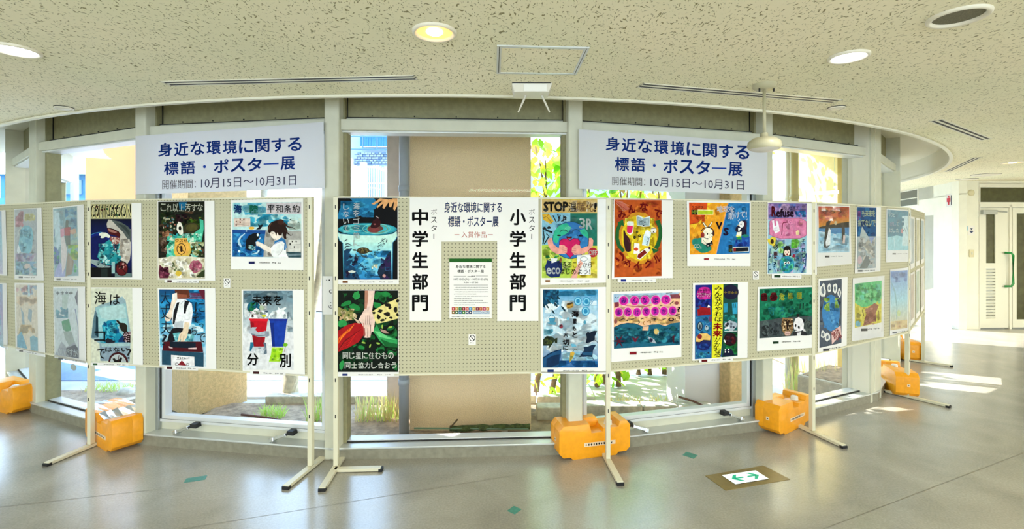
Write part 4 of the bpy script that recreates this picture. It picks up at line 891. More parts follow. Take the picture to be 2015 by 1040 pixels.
A = Art(FB, (1058, 560, 1203, 740), 838)
A.sheet([(30, 40), (828, 22), (832, 1015), (38, 1010)], 'pale blue sea poster with manta rays, a turtle and drifting litter')
A.grad([(60, 52), (684, 52), (686, 940), (58, 940)], '#3a93c4', '#1a5c98', '#c3d9e4'); A.blobs((80, 180, 670, 760), 60, 26, 70, ['#b9d3e0', '#cfdfe8', '#a3c8da', '#d8e4ea'], 111, asp=1.5); A.blobs((80, 60, 670, 130), 30, 18, 46, ['#2f8cc0', '#4aa3cf', '#6cb6d8'], 112, asp=2); A.blobs((70, 860, 680, 935), 26, 16, 40, ['#164f8a', '#1d66a4', '#2a78b4'], 113, asp=2); A.blobs((280, 770, 680, 860), 16, 14, 34, ['#7fb9d2', '#a9d0e0'], 114, asp=2.4)
A.poly([(60, 52), (210, 54), (245, 150), (215, 180), (160, 200), (110, 220), (60, 260)], '#10405f'); A.blobs((70, 60, 240, 240), 26, 8, 24, ['#0a2a44', '#1b6288', '#0d3550', '#2f86ac'], 115)
for (x, y, a, s_) in ((125, 190, .9, 1), (205, 225, .9, 1.1), (290, 270, .9, 1.2), (175, 305, 1.0, 1), (75, 240, 1.2, .9), (110, 245, 1, .9), (165, 150, .8, .9), (235, 145, .9, .9)): A.blob(x, y, 32*s_, 10*s_, '#14303c', .15, 10, rot=a)
A.ell(262, 360, 30, 9, '#7eaec4', rot=.9)
for (x, y, rx) in ((458, 185, 40), (555, 190, 42), (545, 300, 42)): A.ell(x, y, rx, rx*1.15, '#5fb0d2'); A.ring(x, y, rx, rx*1.15, 7, '#2a80ac'); A.ell(x, y, rx*.5, rx*.6, '#2a7fae'); A.ring(x, y, rx*.7, rx*.8, 4, '#a9d6e6')
for (x0, y0, dx) in ((480, 140, 1), (520, 120, 1), (590, 160, 1), (600, 230, .6), (620, 200, .7), (650, 120, .3), (560, 260, 1)): A.line([(x0, y0), (x0+30*dx, y0-30), (x0+20*dx, y0-60), (x0+60*dx, y0-66)], 5, '#3c90ba')
A.blob(368, 238, 46, 34, '#b28a3c', .2, 12, rot=-.3); A.poly([(330, 215), (395, 195), (400, 212), (340, 235)], '#3a2a14'); A.line([(335, 265), (400, 240)], 6, '#5c4418')
A.ring(160, 378, 34, 34, 7, '#3c7f9e', 180, 360); A.poly([(125, 378), (200, 378), (192, 430), (140, 430)], '#3f86a6'); A.poly([(105, 430), (215, 425), (200, 455), (150, 450)], '#4a93b0'); A.blobs((70, 500, 180, 570), 12, 14, 30, ['#6fb6cc', '#8cc6d8', '#4f9fbc'], 116)
A.ell(267, 472, 20, 24, '#7c2c3c'); A.blob(262, 462, 9, 9, '#1e1418'); A.ell(345, 385, 16, 20, '#6ba7c0'); A.ell(535, 425, 15, 22, '#4f98b4')
A.poly([(62, 620), (100, 580), (160, 585), (190, 610), (225, 600), (222, 660), (200, 660), (190, 640), (160, 680), (125, 730), (130, 690), (62, 690)], '#26301f'); A.blobs((80, 590, 180, 670), 12, 10, 20, ['#3f4a26', '#1a2218', '#55602c'], 117)
A.poly([(58, 830), (120, 780), (210, 740), (270, 730), (262, 820), (230, 940), (58, 940)], '#1b4a74'); A.poly([(100, 840), (180, 800), (250, 790), (240, 900), (150, 935), (100, 930)], '#0f2c4e'); A.line([(58, 830), (170, 765), (268, 732)], 8, '#0a1a30')
A.poly([(548, 560), (570, 530), (590, 545), (640, 520), (676, 522), (650, 580), (648, 625), (600, 650), (545, 665), (560, 600)], '#0f1c2e'); A.poly([(470, 820), (530, 740), (520, 700), (570, 700), (620, 680), (664, 678), (630, 740), (620, 820), (560, 812)], '#122a44'); A.line([(620, 820), (640, 860), (650, 910), (668, 925)], 5, '#122a44'); A.line([(640, 620), (672, 640), (682, 660)], 6, '#0f1c2e'); A.poly([(500, 770), (620, 760), (615, 800), (520, 795)], '#1f4f74')
A.poly([(370, 770), (400, 755), (420, 775), (400, 830), (358, 888)], '#c9a23c'); A.line([(395, 760), (430, 725), (450, 745)], 5, '#5c4a2a'); A.poly([(372, 800), (405, 810), (360, 880)], '#7c7a3a'); A.poly([(375, 665), (430, 675), (440, 700), (390, 705)], '#5fa3c0'); A.line([(430, 690), (520, 640)], 5, '#8fc3d6')
for ch, x0, y0, x1, y1 in (('海', 385, 292, 468, 368), ('星', 398, 385, 446, 445), ('も', 395, 470, 436, 520), ('と', 392, 535, 455, 600), ('大', 290, 540, 348, 592), ('切', 282, 618, 362, 685), ('に', 288, 690, 345, 740)): A.text(ch, x0, y0, x1, y1, '#151216', .04)
A.flush(); A.caption(60, 952, 690, 1000, '#16306a', 0, strip=False)
# ================================================================== right board posters
A = Art(FC, (1200, 386, 1330, 558), 786)
A.sheet([(48, 32), (752, 30), (748, 972), (22, 985)], 'orange poster of bottles and paper inside two green recycling arrows')
A.poly([(55, 38), (616, 44), (616, 948), (52, 965)], '#b5501a'); A.blobs((70, 60, 600, 940), 120, 18, 50, ['#c25c1c', '#a84216', '#b9541a', '#cc6c22', '#a63c1a'], 121)
A.blob(345, 500, 250, 300, '#c98a1f', .08, 20); A.blob(345, 500, 205, 262, '#dcbf1e', .08, 20); A.blobs((180, 260, 530, 740), 70, 18, 46, ['#e3cf2a', '#d6b31c', '#e6d648', '#cfa418', '#dcc626'], 122)
A.poly([(58, 45), (150, 60), (240, 150), (180, 170), (100, 100)], '#b8604c'); A.line([(60, 60), (200, 165)], 6, '#8c2a1c'); A.line([(90, 50), (225, 110)], 5, '#cc8a74'); A.line([(75, 80), (170, 180)], 5, '#cc8a74')
for t, x0, y0, x1, y1, a in (('み', 95, 165, 190, 262, -.15), ('ん', 215, 100, 305, 200, -.1), ('な', 355, 68, 455, 182, .05), ('で', 520, 155, 620, 250, .3), ('リ', 75, 680, 180, 775, -.9), ('サ', 170, 752, 262, 848, -.5), ('イ', 280, 775, 368, 868, -.3), ('ク', 415, 745, 490, 858, .1), ('ル', 520, 690, 606, 788, -.5)): A.text(t, x0, y0, x1, y1, '#8c1a16', .035, rot=a)
def arrow(A, pts, w, col, head):
    A.line(pts, w, col); A.poly(head, col)
arrow(A, [(165, 655), (110, 590), (85, 500), (90, 400), (125, 320)], [40, 46, 46, 44, 42], '#1d5a2a', [(88, 312), (158, 272), (170, 360)])
arrow(A, [(565, 285), (600, 380), (600, 480), (570, 580), (545, 620)], [56, 46, 46, 48, 50], '#1d5a2a', [(498, 615), (588, 640), (520, 682)])
A.poly([(315, 230), (345, 225), (400, 255), (480, 235), (475, 355), (400, 362), (320, 345)], '#d5ddd8'); A.poly([(325, 240), (400, 262), (472, 252), (468, 350), (325, 340)], '#8fa5ac'); A.blobs((340, 260, 460, 340), 16, 8, 20, ['#7c9098', '#a9bcc2'], 123); A.ell(368, 302, 9, 9, '#2e3c44'); A.ell(415, 308, 9, 9, '#2e3c44'); A.ell(400, 345, 10, 7, '#2e3c44')
A.poly([(205, 310), (220, 295), (280, 300), (285, 330), (272, 440), (240, 460), (205, 435)], '#ece8dc'); A.poly([(205, 345), (275, 350), (265, 425), (235, 445), (202, 425)], '#d0245c'); A.poly([(215, 300), (280, 305), (275, 345), (218, 340)], '#cfd6d4')
A.poly([(160, 405), (175, 405), (190, 450), (225, 490), (250, 560), (252, 650), (215, 662), (185, 650), (165, 560), (162, 480)], '#331218'); A.line([(205, 500), (238, 560), (245, 640)], 5, '#6b2a30')
for (x, y) in ((322, 424), (296, 488), (352, 468)): A.blob(x, y, 16, 16, '#20240f', .3, 8); A.ell(x+2, y, 4, 4, '#c9c23a')
A.poly([(290, 555), (350, 560), (352, 680), (280, 682)], '#f0efe6'); A.ell(310, 628, 26, 20, '#d0431f'); A.line([(322, 555), (325, 525), (345, 515)], 6, '#7a2a18')
A.poly([(425, 410), (450, 400), (490, 430), (462, 590), (380, 580), (400, 470)], '#e6f0f3'); A.poly([(410, 470), (470, 480), (455, 580), (388, 572)], '#c5e0ea'); A.text('MILK', 400, 520, 500, 545, '#2c3c4c', .02, rot=-1.35)
A.ell(518, 405, 34, 36, '#f0ece4'); A.line([(492, 385), (545, 380)], 6, '#3a1a1a'); A.poly([(505, 412), (530, 408), (518, 432)], '#2a1414'); A.line([(500, 435), (538, 432)], 5, '#3a1a1a')
A.poly([(320, 690), (420, 620), (470, 610), (480, 640), (440, 680), (360, 750), (320, 740)], '#efe9e0'); A.poly([(330, 695), (410, 635), (440, 670), (355, 742), (325, 725)], '#7c1a12'); A.ell(470, 616, 14, 14, '#4a1414')
A.flush(); A.caption(92, 978, 545, 1020, '#1a2a7c', 0)

A = Art(FC, (1345, 390, 1485, 530), 1040)
A.sheet([(48, 40), (985, 38), (980, 992), (55, 990)], 'landscape orange and blue poster of a white rabbit with headphones versus a penguin')
A.poly([(80, 62), (652, 68), (470, 815), (92, 820)], '#e59a1f'); A.blobs((100, 80, 600, 800), 50, 22, 52, ['#eaa426', '#e0901c', '#f0ac30', '#da8a1c'], 131); A.poly([(480, 815), (655, 68), (968, 70), (965, 803)], '#1f6fae'); A.blobs((620, 100, 940, 780), 50, 20, 46, ['#1a66a4', '#2a7cba', '#175c98', '#2f86c2'], 132)
A.poly([(560, 68), (652, 68), (470, 815), (400, 818)], '#e59a1f'); A.line([(652, 68), (475, 815)], 12, '#d8a07c')
for p in ([(350, 70), (420, 65), (350, 110)], [(340, 110), (395, 165), (330, 180)], [(250, 240), (330, 240), (315, 330), (240, 330)], [(110, 380), (210, 370), (160, 450)], [(200, 340), (260, 300), (245, 390)]): A.poly(p, '#edc22a')
A.poly([(80, 62), (350, 64), (335, 180), (300, 270), (210, 350), (92, 380)], '#cf4a16'); A.blobs((95, 80, 320, 340), 24, 16, 36, ['#d85a1c', '#c2400f', '#cc4c18'], 133); A.line([(92, 380), (210, 352), (300, 268)], 6, '#8c3a14')
A.text('ラスボス', 115, 108, 290, 155, '#4a1c10', .02); A.rect(115, 165, 208, 238, '#1a1a16'); A.text('HP', 120, 172, 200, 226, '#9cae34', .03); A.poly([(205, 162), (438, 168), (436, 240), (203, 240)], '#e3e09a'); A.poly([(212, 175), (430, 180), (428, 230), (210, 230)], '#a9c020')
A.text('地球を', 485, 108, 742, 205, '#e8e4ec', .03); A.text('助けて!', 652, 190, 925, 298, '#e6e9f2', .03, sl=-30)
A.poly([(270, 350), (300, 350), (355, 425), (330, 440), (290, 390)], '#2a2418'); A.poly([(278, 355), (298, 357), (345, 425), (322, 425)], '#efe6cf'); A.poly([(430, 335), (410, 340), (355, 410), (362, 440), (395, 410)], '#2a2418'); A.poly([(424, 342), (408, 348), (362, 412), (390, 408)], '#efe6cf')
A.blob(240, 660, 108, 90, '#1f7f6a', .12, 16); A.blob(290, 730, 110, 60, '#1f7f6a', .12, 14); A.blob(180, 640, 60, 60, '#237f70', .12, 12); A.text('CO₂', 148, 668, 262, 735, '#dfe8e4', .03)
A.ell(355, 520, 80, 96, '#2a2418'); A.poly([(258, 560), (420, 560), (425, 660), (340, 700), (256, 650)], '#2a2418'); A.ell(355, 520, 75, 91, '#efe6cf'); A.poly([(262, 570), (415, 560), (420, 655), (340, 690), (262, 648)], '#efe6cf')
A.ring(350, 490, 90, 66, 11, '#211c26', 190, 350); A.ell(278, 535, 26, 40, '#8c2a24'); A.ell(436, 512, 16, 36, '#3a1a1e'); A.ell(348, 520, 10, 11, '#1a1716'); A.ell(412, 512, 8, 11, '#1a1716'); A.ring(385, 545, 26, 22, 5, '#2a2418', 10, 150); A.line([(290, 570), (350, 590)], 7, '#211c26'); A.ell(350, 590, 12, 8, '#211c26')
A.poly([(330, 660), (395, 640), (395, 620), (422, 618), (428, 670), (350, 720), (332, 700)], '#15151a'); A.ell(355, 690, 9, 9, '#c9c6bc'); A.ell(398, 675, 9, 9, '#c9c6bc'); A.line([(280, 600), (330, 660)], 5, '#2a2418')
A.text('V', 470, 345, 566, 452, '#241a30', .045); A.text('S', 580, 428, 660, 545, '#2a1c40', .045, rot=.1)
A.poly([(830, 325), (900, 320), (922, 360), (918, 540), (840, 545), (780, 500), (755, 470), (765, 420), (800, 390)], '#141530'); A.ell(845, 378, 38, 48, '#ecebec'); A.ell(836, 378, 9, 11, '#2a3440'); A.poly([(780, 390), (812, 380), (808, 402)], '#d8c08a'); A.poly([(795, 430), (840, 430), (810, 480), (795, 470)], '#e9e9ea'); A.poly([(778, 495), (845, 485), (840, 560), (765, 560)], '#f0efe2'); A.poly([(765, 540), (840, 545), (835, 570), (765, 560)], '#e3dc7a'); A.poly([(880, 330), (918, 345), (915, 460), (890, 440)], '#3a1a2c')
A.line([(790, 320), (800, 335)], 6, '#cfe0ec'); A.line([(930, 300), (915, 320)], 6, '#cfe0ec'); A.line([(815, 300), (820, 318)], 5, '#cfe0ec')
A.poly([(775, 570), (900, 540), (965, 560), (965, 700), (735, 700)], '#1b4ca0'); A.blob(810, 600, 40, 40, '#2f8f3c'); A.blob(900, 550, 50, 22, '#1f7a6a'); A.blobs((760, 600, 950, 700), 14, 12, 30, ['#1a3c94', '#2a6cb8', '#123080'], 134)
A.rect(655, 680, 712, 785, '#17232a'); A.text('HP', 660, 735, 708, 780, '#7f9a2c', .03); A.poly([(715, 712), (948, 705), (950, 780), (716, 790)], '#dfe4e6'); A.poly([(722, 720), (942, 714), (943, 772), (724, 780)], '#10141c'); A.poly([(728, 728), (760, 727), (760, 768), (730, 770)], '#8c1a1c')
A.flush(); A.caption(255, 862, 790, 908, '#8c1a24', 0, strip=False)

A = Art(FC, (1500, 390, 1608, 550), 702)
A.sheet([(68, 48), (700, 52), (698, 975), (60, 968)], 'pink and blue poster reading Refuse with a girl behind a globe')
A.poly([(75, 60), (570, 66), (562, 955), (68, 962)], '#8fb9cc'); A.grad([(75, 60), (570, 66), (568, 270), (74, 270)], '#6c5c98', '#a888b8', '#8c6ca8'); A.blobs((80, 70, 560, 250), 40, 18, 46, ['#7a64a4', '#9c7cb4', '#5a6cb0', '#b494bc'], 141)
A.blobs((420, 160, 560, 240), 14, 14, 30, ['#2a62a8', '#3c7cb8', '#1f4c90'], 142); A.blobs((80, 510, 560, 950), 80, 20, 56, ['#7fb6d4', '#9cc4b8', '#a9a4d0', '#86b8a4', '#6ca6cc', '#c0b0d8'], 143); A.blobs((370, 520, 470, 640), 16, 16, 34, ['#6cc23c', '#86d05c', '#4faa30'], 144); A.blobs((190, 550, 270, 700), 12, 14, 30, ['#86c46c', '#a4d484'], 145)
P_ = []
for a in range(0, 360, 12): P_.append((328+235*max(-1, min(1, 1.25*math.cos(math.radians(a)))), 378+125*max(-1, min(1, 1.15*math.sin(math.radians(a))))+(10 if 20 < a < 120 else 0)))
A.poly(P_, '#d77ca4'); A.line(P_+[P_[0]], 5, '#8c3a5c'); A.blobs((110, 275, 540, 480), 30, 16, 36, ['#dc88b0', '#cf6c98', '#e094b8', '#d480a8'], 146)
A.poly([(125, 285), (150, 280), (155, 350), (180, 350), (180, 285), (200, 290), (225, 420), (165, 450), (140, 400)], '#e9e6ee'); A.line([(150, 380), (190, 375)], 4, '#9c94b0'); A.line([(155, 410), (195, 404)], 4, '#9c94b0'); A.line([(248, 468), (258, 330), (270, 308), (325, 304)], 11, '#6c1030')
A.line([(360, 300), (345, 400), (335, 470)], 5, '#c45a94'); A.line([(425, 290), (440, 470)], 5, '#b8648c'); A.blob(450, 440, 22, 34, '#e0cc98'); A.ring(495, 300, 22, 22, 6, '#b87c70'); A.line([(495, 320), (485, 470)], 5, '#b87c8c'); A.ring(360, 295, 16, 12, 4, '#a04a7c')
A.text('R', 116, 98, 172, 232, '#6c1020', .05); A.text('efuse', 176, 128, 402, 240, '#2a1028', .035); A.text('リフューズ', 285, 98, 462, 145, '#2c1c40', .02, sl=0)
A.blob(125, 550, 48, 62, '#d9c23c', .3, 16); A.ell(125, 550, 22, 30, '#33200f')
A.text('必', 135, 580, 205, 655, '#2a2014', .02, rot=.2); A.text('要', 140, 680, 196, 770, '#5c1a1c', .03); A.text('?', 138, 810, 180, 880, '#1c5070', .02); A.text('そ', 500, 520, 548, 580, '#1c4c6c', .02)
for i, ch in enumerate('れって'): A.text(ch, 500, 628+i*74, 552, 690+i*74, '#234a74', .015)
A.text('本', 420, 640, 470, 700, '#2a5a8c', .02); A.text('当', 428, 735, 472, 795, '#1f6c9c', .03); A.text('に', 425, 820, 478, 885, '#234a74', .015)
A.poly([(262, 740), (270, 640), (300, 605), (335, 605), (360, 635), (368, 740), (340, 740), (280, 742)], '#17100e'); A.ell(315, 690, 36, 48, '#efd8c8'); A.poly([(275, 640), (355, 635), (352, 668), (330, 655), (318, 672), (300, 655), (278, 675)], '#17100e'); A.ell(298, 690, 6, 9, '#17100e'); A.ell(334, 688, 6, 9, '#17100e'); A.ell(316, 716, 12, 14, '#8c2a2c')
A.ell(314, 845, 94, 108, '#2c8ca8'); A.blobs((240, 760, 390, 930), 26, 14, 32, ['#2f9c84', '#3ca49c', '#2478a4', '#4cb88c'], 147); A.ell(290, 828, 16, 18, '#eef0ee'); A.ell(330, 822, 16, 18, '#eef0ee'); A.ell(292, 830, 8, 10, '#15151c'); A.ell(330, 824, 8, 10, '#15151c'); A.ring(312, 850, 22, 14, 5, '#1c3c5c', 20, 160)
A.blob(400, 735, 18, 22, '#8c1a3c'); A.line([(410, 750), (412, 800)], 4, '#2c6c44')
A.line([(100, 640), (85, 760), (80, 950)], 9, '#1c5c84'); A.line([(560, 700), (550, 860), (500, 950)], 12, '#2a4c84'); A.line([(130, 720), (130, 860), (180, 950)], 7, '#3a7ca4'); A.line([(490, 680), (500, 800), (440, 940)], 7, '#3a6c9c')
for (x, y) in ((92, 750), (88, 840), (95, 910)): A.blob(x, y, 20, 8, '#1c3c5c', rot=-.4)
A.flush(); A.caption(118, 968, 498, 1022, '#1c3c24', 6)

A = Art(FC, (1198, 560, 1348, 716), 1000)
A.sheet([(35, 92), (952, 62), (952, 945), (32, 1012)], 'landscape sea poster with two rows of magenta lettered circles')
A.poly([(62, 120), (940, 98), (932, 785), (66, 838)], '#e3b48c'); A.poly([(62, 120), (940, 98), (800, 180), (500, 260), (62, 230)], '#9cb6d0'); A.blobs((80, 130, 780, 200), 26, 16, 40, ['#a9c0d6', '#8fa9c8', '#b8c8d8'], 151, asp=1.8)
A.blobs((80, 260, 930, 420), 50, 20, 46, ['#e6b8a4', '#e8c09c', '#dfa890'], 152, asp=1.6); A.blobs((80, 420, 930, 520), 40, 16, 36, ['#e8c48c', '#dfb07c', '#e2b870'], 153, asp=1.8)
A.poly([(70, 230), (130, 225), (135, 280), (72, 300)], '#7c3040'); A.poly([(800, 125), (910, 120), (940, 150), (935, 178), (820, 180)], '#7c3c48'); A.line([(140, 262), (300, 280), (480, 285), (570, 264)], 8, '#a84464'); A.line([(80, 160), (105, 172), (130, 158)], 7, '#1c1c24'); A.line([(750, 108), (830, 104)], 7, '#1c1c24')
A.poly([(66, 555), (150, 520), (240, 500), (340, 508), (440, 545), (560, 520), (660, 515), (740, 540), (820, 505), (932, 490), (932, 785), (66, 838)], '#175a74'); A.blobs((80, 560, 920, 770), 150, 16, 44, ['#0f4a64', '#1f7088', '#2c8498', '#0c3850', '#186480', '#3c98a8'], 154, asp=1.4, jag=.5); A.line([(66, 560), (150, 520), (240, 502), (340, 508), (430, 540)], 8, '#123c54')
for i, (x, y) in enumerate(((195, 208), (338, 206), (474, 202), (613, 200), (746, 194))):
    A.ell(x, y, 66, 66, '#e48cc0'); A.ell(x, y, 58, 58, '#c81c94'); A.blobs((x-34, y-34, x+34, y+34), 7, 8, 20, ['#a01c9c', '#d83ca4', '#8c2ca8'], 155+i); A.text('みんなまで'[i], x-32, y-34, x+32, y+36, '#4c1c90', .02)
for i, (x, y) in enumerate(((130, 358), (248, 355), (368, 358), (487, 352), (605, 346), (720, 344), (834, 338))):
    A.ell(x, y, 58, 64, '#e49cc4'); A.ell(x, y, 50, 56, '#c41c98'); A.blobs((x-28, y-30, x+28, y+30), 6, 8, 17, ['#a01c9c', '#d83ca4', '#8c2ca8'], 165+i); A.text('またけですか'[i % 6], x-28, y-32, x+28, y+34, '#4c1c90', .02)
A.text('?', 898, 285, 935, 355, '#1c1c24', .03); A.line([(800, 255), (850, 210)], 9, '#1c1c24'); A.ell(888, 238, 26, 22, '#8c4448'); A.line([(875, 400), (930, 420), (930, 450)], 10, '#2c1c1c')
for p in ([(135, 470), (205, 432)], [(285, 455), (330, 445)], [(415, 450), (455, 436)], [(550, 432), (590, 440)], [(700, 452), (745, 442)], [(665, 272), (700, 270)], [(900, 395), (925, 380)]): A.line(p, 9, '#1c1c22')
A.ell(238, 466, 12, 9, '#2c2420'); A.ell(815, 455, 40, 22, '#241c1c'); A.ell(815, 452, 18, 12, '#b8845c'); A.ring(880, 450, 10, 14, 5, '#2c1c1c', 90, 270); A.ell(88, 478, 20, 30, '#8c4c48'); A.ring(380, 488, 20, 16, 6, '#2c2424', -90, 90); A.poly([(580, 440), (620, 435), (600, 475)], '#3c3428'); A.ring(465, 500, 12, 24, 7, '#b0782c', 90, 300); A.ring(525, 490, 20, 20, 7, '#8c5c24', 180, 400); A.poly([(668, 490), (740, 500), (700, 525), (672, 512)], '#a88c5c')
A.poly([(445, 545), (520, 540), (515, 598), (435, 596)], '#dcae8c'); A.blob(620, 608, 32, 36, '#c9b06c'); A.line([(650, 620), (640, 660)], 9, '#a4c4cc')
for k in range(6): A.line([(130, 735), (130+90*math.cos(k*1.05), 735+88*math.sin(k*1.05))], [22, 8], '#4c1228')
A.poly([(300, 680), (345, 700), (390, 670), (350, 750), (330, 745)], '#5c1830'); A.poly([(505, 670), (590, 710), (620, 768), (540, 750)], '#9ca8b4'); A.blob(550, 720, 24, 26, '#241c34'); A.poly([(830, 670), (860, 660), (850, 760), (830, 740)], '#3c1424'); A.blob(840, 570, 36, 30, '#0c4c50')
A.flush(); A.caption(230, 865, 740, 925, '#7c1420', -22, strip=False)

A = Art(FC, (1355, 548, 1475, 718), 734)
A.sheet([(52, 52), (715, 38), (708, 948), (45, 985)], 'poster with a yellow vertical band of lettering between blue and green scenes')
A.poly([(78, 75), (592, 62), (588, 925), (75, 968)], '#1c4c84')
A.poly([(78, 75), (280, 70), (275, 340), (80, 345)], '#151f78'); A.blob(185, 178, 88, 80, '#b81c84', .08, 18); A.blobs((110, 110, 260, 240), 14, 12, 26, ['#c42c90', '#a01474'], 171); A.dashes(108, 140, 250, 30, '#5c1048', 172); A.text('プラスチック', 105, 165, 268, 222, '#e0c4d4', .02)
A.blobs((90, 250, 270, 340), 16, 12, 30, ['#1c2c8c', '#101860', '#28489c'], 173); A.poly([(105, 372), (150, 340), (260, 350), (266, 430), (110, 445)], '#8c1018'); A.poly([(222, 345), (240, 310), (262, 340)], '#e6e8ea'); A.poly([(100, 345), (140, 320), (150, 345)], '#5c1830')
A.poly([(80, 450), (275, 440), (275, 960), (78, 966)], '#1c5c94'); A.blobs((90, 460, 268, 660), 40, 12, 30, ['#2470a8', '#184c84', '#3c88b8', '#2c7ca0'], 174); A.ell(136, 570, 32, 56, '#15202c'); A.ell(136, 570, 22, 44, '#8ca0a8'); A.ell(136, 580, 10, 34, '#2a3a44'); A.blob(215, 590, 22, 30, '#9cb0bc'); A.blob(215, 575, 8, 10, '#1c2430'); A.ell(262, 485, 24, 34, '#5c3c64')
A.ell(178, 760, 92, 106, '#16205c'); A.poly([(90, 700), (130, 660), (220, 655), (262, 690), (258, 740), (180, 735), (120, 765), (88, 760)], '#dcb464'); A.ell(132, 695, 28, 30, '#7c1c20'); A.line([(90, 760), (130, 765), (180, 738), (255, 745)], 9, '#0f1430'); A.blobs((100, 780, 250, 850), 12, 12, 30, ['#1c3080', '#24489c'], 175); A.blobs((90, 880, 265, 950), 22, 10, 24, ['#2c84a4', '#1c6490', '#48a0b4'], 176); A.blob(148, 905, 12, 10, '#1c2c44'); A.blob(240, 890, 12, 14, '#1c2c44')
A.poly([(410, 66), (592, 62), (588, 925), (400, 945)], '#14443c'); A.ell(505, 160, 96, 92, '#141230'); A.dashes(425, 165, 560, 34, '#6c5c24', 177); A.poly([(420, 300), (470, 290), (468, 400), (420, 405)], '#2484a4'); A.poly([(520, 290), (588, 284), (585, 420), (530, 425)], '#2c94b8'); A.line([(540, 300), (545, 350)], 6, '#14443c'); A.line([(562, 298), (566, 350)], 6, '#14443c')
A.blobs((420, 430, 580, 640), 26, 14, 34, ['#1c7c7c', '#2a8c88', '#14605c'], 178); A.blob(508, 560, 72, 60, '#9ca8b4', .2, 14); A.blobs((440, 510, 560, 600), 14, 10, 22, ['#14141c', '#2c2c3c', '#c4ccd4', '#6c7484'], 179); A.poly([(430, 590), (480, 575), (478, 595), (436, 612)], '#e6e8ea'); A.line([(430, 632), (578, 628)], 6, '#dfe8e8')
A.blobs((420, 650, 585, 920), 30, 16, 40, ['#176c34', '#1f8040', '#125428'], 180); A.ell(498, 728, 80, 80, '#1c0c14'); A.blobs((450, 690, 560, 780), 12, 12, 26, ['#5c1820', '#3c141c', '#2c1c2c'], 181); A.poly([(418, 740), (430, 730), (438, 745), (450, 735), (440, 775)], '#e8e8e4'); A.poly([(410, 930), (430, 860), (470, 835), (520, 850), (548, 920)], '#101430')
for (x, y) in ((440, 855), (478, 850), (440, 880), (478, 880)): A.rect(x-6, y-10, x+8, y+8, '#e8e8e4')
A.poly([(282, 70), (416, 66), (412, 300), (404, 700), (380, 945), (275, 955), (280, 500)], '#d9d628'); A.blobs((295, 90, 400, 930), 26, 12, 24, ['#e2df3c', '#cfcb1c'], 182)
for i, ch in enumerate('みんながやれば'): A.text(ch, 312, 84+i*62, 400, 142+i*62, '#16160c', .012, rot=.08)
A.text('未', 290, 530, 402, 612, '#b01418', .05); A.text('来', 286, 618, 398, 695, '#b01418', .05)
for i, ch in enumerate('がかわる'): A.text(ch, 308, 704+i*60, 384, 760+i*60, '#16160c', .012, rot=.08)
A.flush(); A.caption(120, 962, 530, 1008, '#5c1418', -22)

A = Art(FC, (1482, 556, 1612, 696), 966)
A.sheet([(68, 62), (905, 38), (900, 945), (55, 1000)], 'landscape green poster of a tiger and a panda about endangered species')
A.poly([(92, 90), (888, 62), (878, 755), (90, 812)], '#0f6a4c'); A.blobs((110, 100, 870, 560), 110, 20, 56, ['#0c5c40', '#157a58', '#0f6c50', '#1f8868', '#0a4c38'], 191)
A.poly([(92, 560), (250, 540), (420, 510), (880, 480), (878, 755), (90, 812)], '#3c4648'); A.blobs((100, 560, 870, 770), 60, 18, 44, ['#343c40', '#485054', '#2a3034', '#505a58'], 192)
A.blob(162, 212, 52, 66, '#5c0c14', .1, 12); A.blob(300, 206, 56, 66, '#5c0c14', .1, 12); A.text('絶', 116, 158, 208, 268, '#3c060c', .02); A.text('滅', 250, 155, 350, 262, '#3c060c', .02)
A.text('危', 380, 150, 460, 255, '#c9cc34', .025); A.text('惧', 505, 145, 578, 245, '#b4b830', .02); A.text('種', 636, 138, 712, 238, '#b8bc34', .02)
A.text('守', 220, 345, 328, 475, '#2c9ca4', .015); A.text('ろ', 385, 345, 458, 472, '#2c9ca4', .01); A.text('う', 530, 345, 592, 470, '#1c848c', .01); A.line([(690, 300), (684, 385)], 20, '#0a3428'); A.line([(735, 295), (728, 385)], 16, '#0a3428')
A.ell(178, 690, 70, 105, '#33393c'); A.poly([(140, 580), (175, 540), (220, 575), (235, 640), (130, 640)], '#4a5a58'); A.ell(178, 655, 50, 36, '#1c2022'); A.ell(175, 745, 34, 40, '#1f2426'); A.line([(205, 740), (235, 790)], 6, '#6a7276'); A.blobs((130, 600, 230, 780), 12, 8, 18, ['#22282a', '#4c5658'], 193)
A.blobs((270, 570, 400, 770), 26, 10, 26, ['#2a2e32', '#40484c', '#363c42'], 194)
A.poly([(420, 545), (435, 505), (470, 520), (540, 515), (570, 510), (585, 570), (585, 680), (540, 770), (470, 775), (425, 700), (412, 620)], '#8a6a44'); A.blobs((425, 530, 578, 720), 60, 7, 18, ['#3a2616', '#c9a878', '#1f140c', '#6c4a28', '#dcc49c', '#4c3420'], 195, jag=.5); A.poly([(480, 560), (520, 560), (508, 690), (490, 690)], '#24160c'); A.ell(468, 608, 16, 10, '#d8c49c'); A.ell(535, 604, 16, 10, '#d8c49c'); A.blob(500, 735, 42, 32, '#c9a49c'); A.line([(470, 745), (530, 742)], 5, '#6c3434')
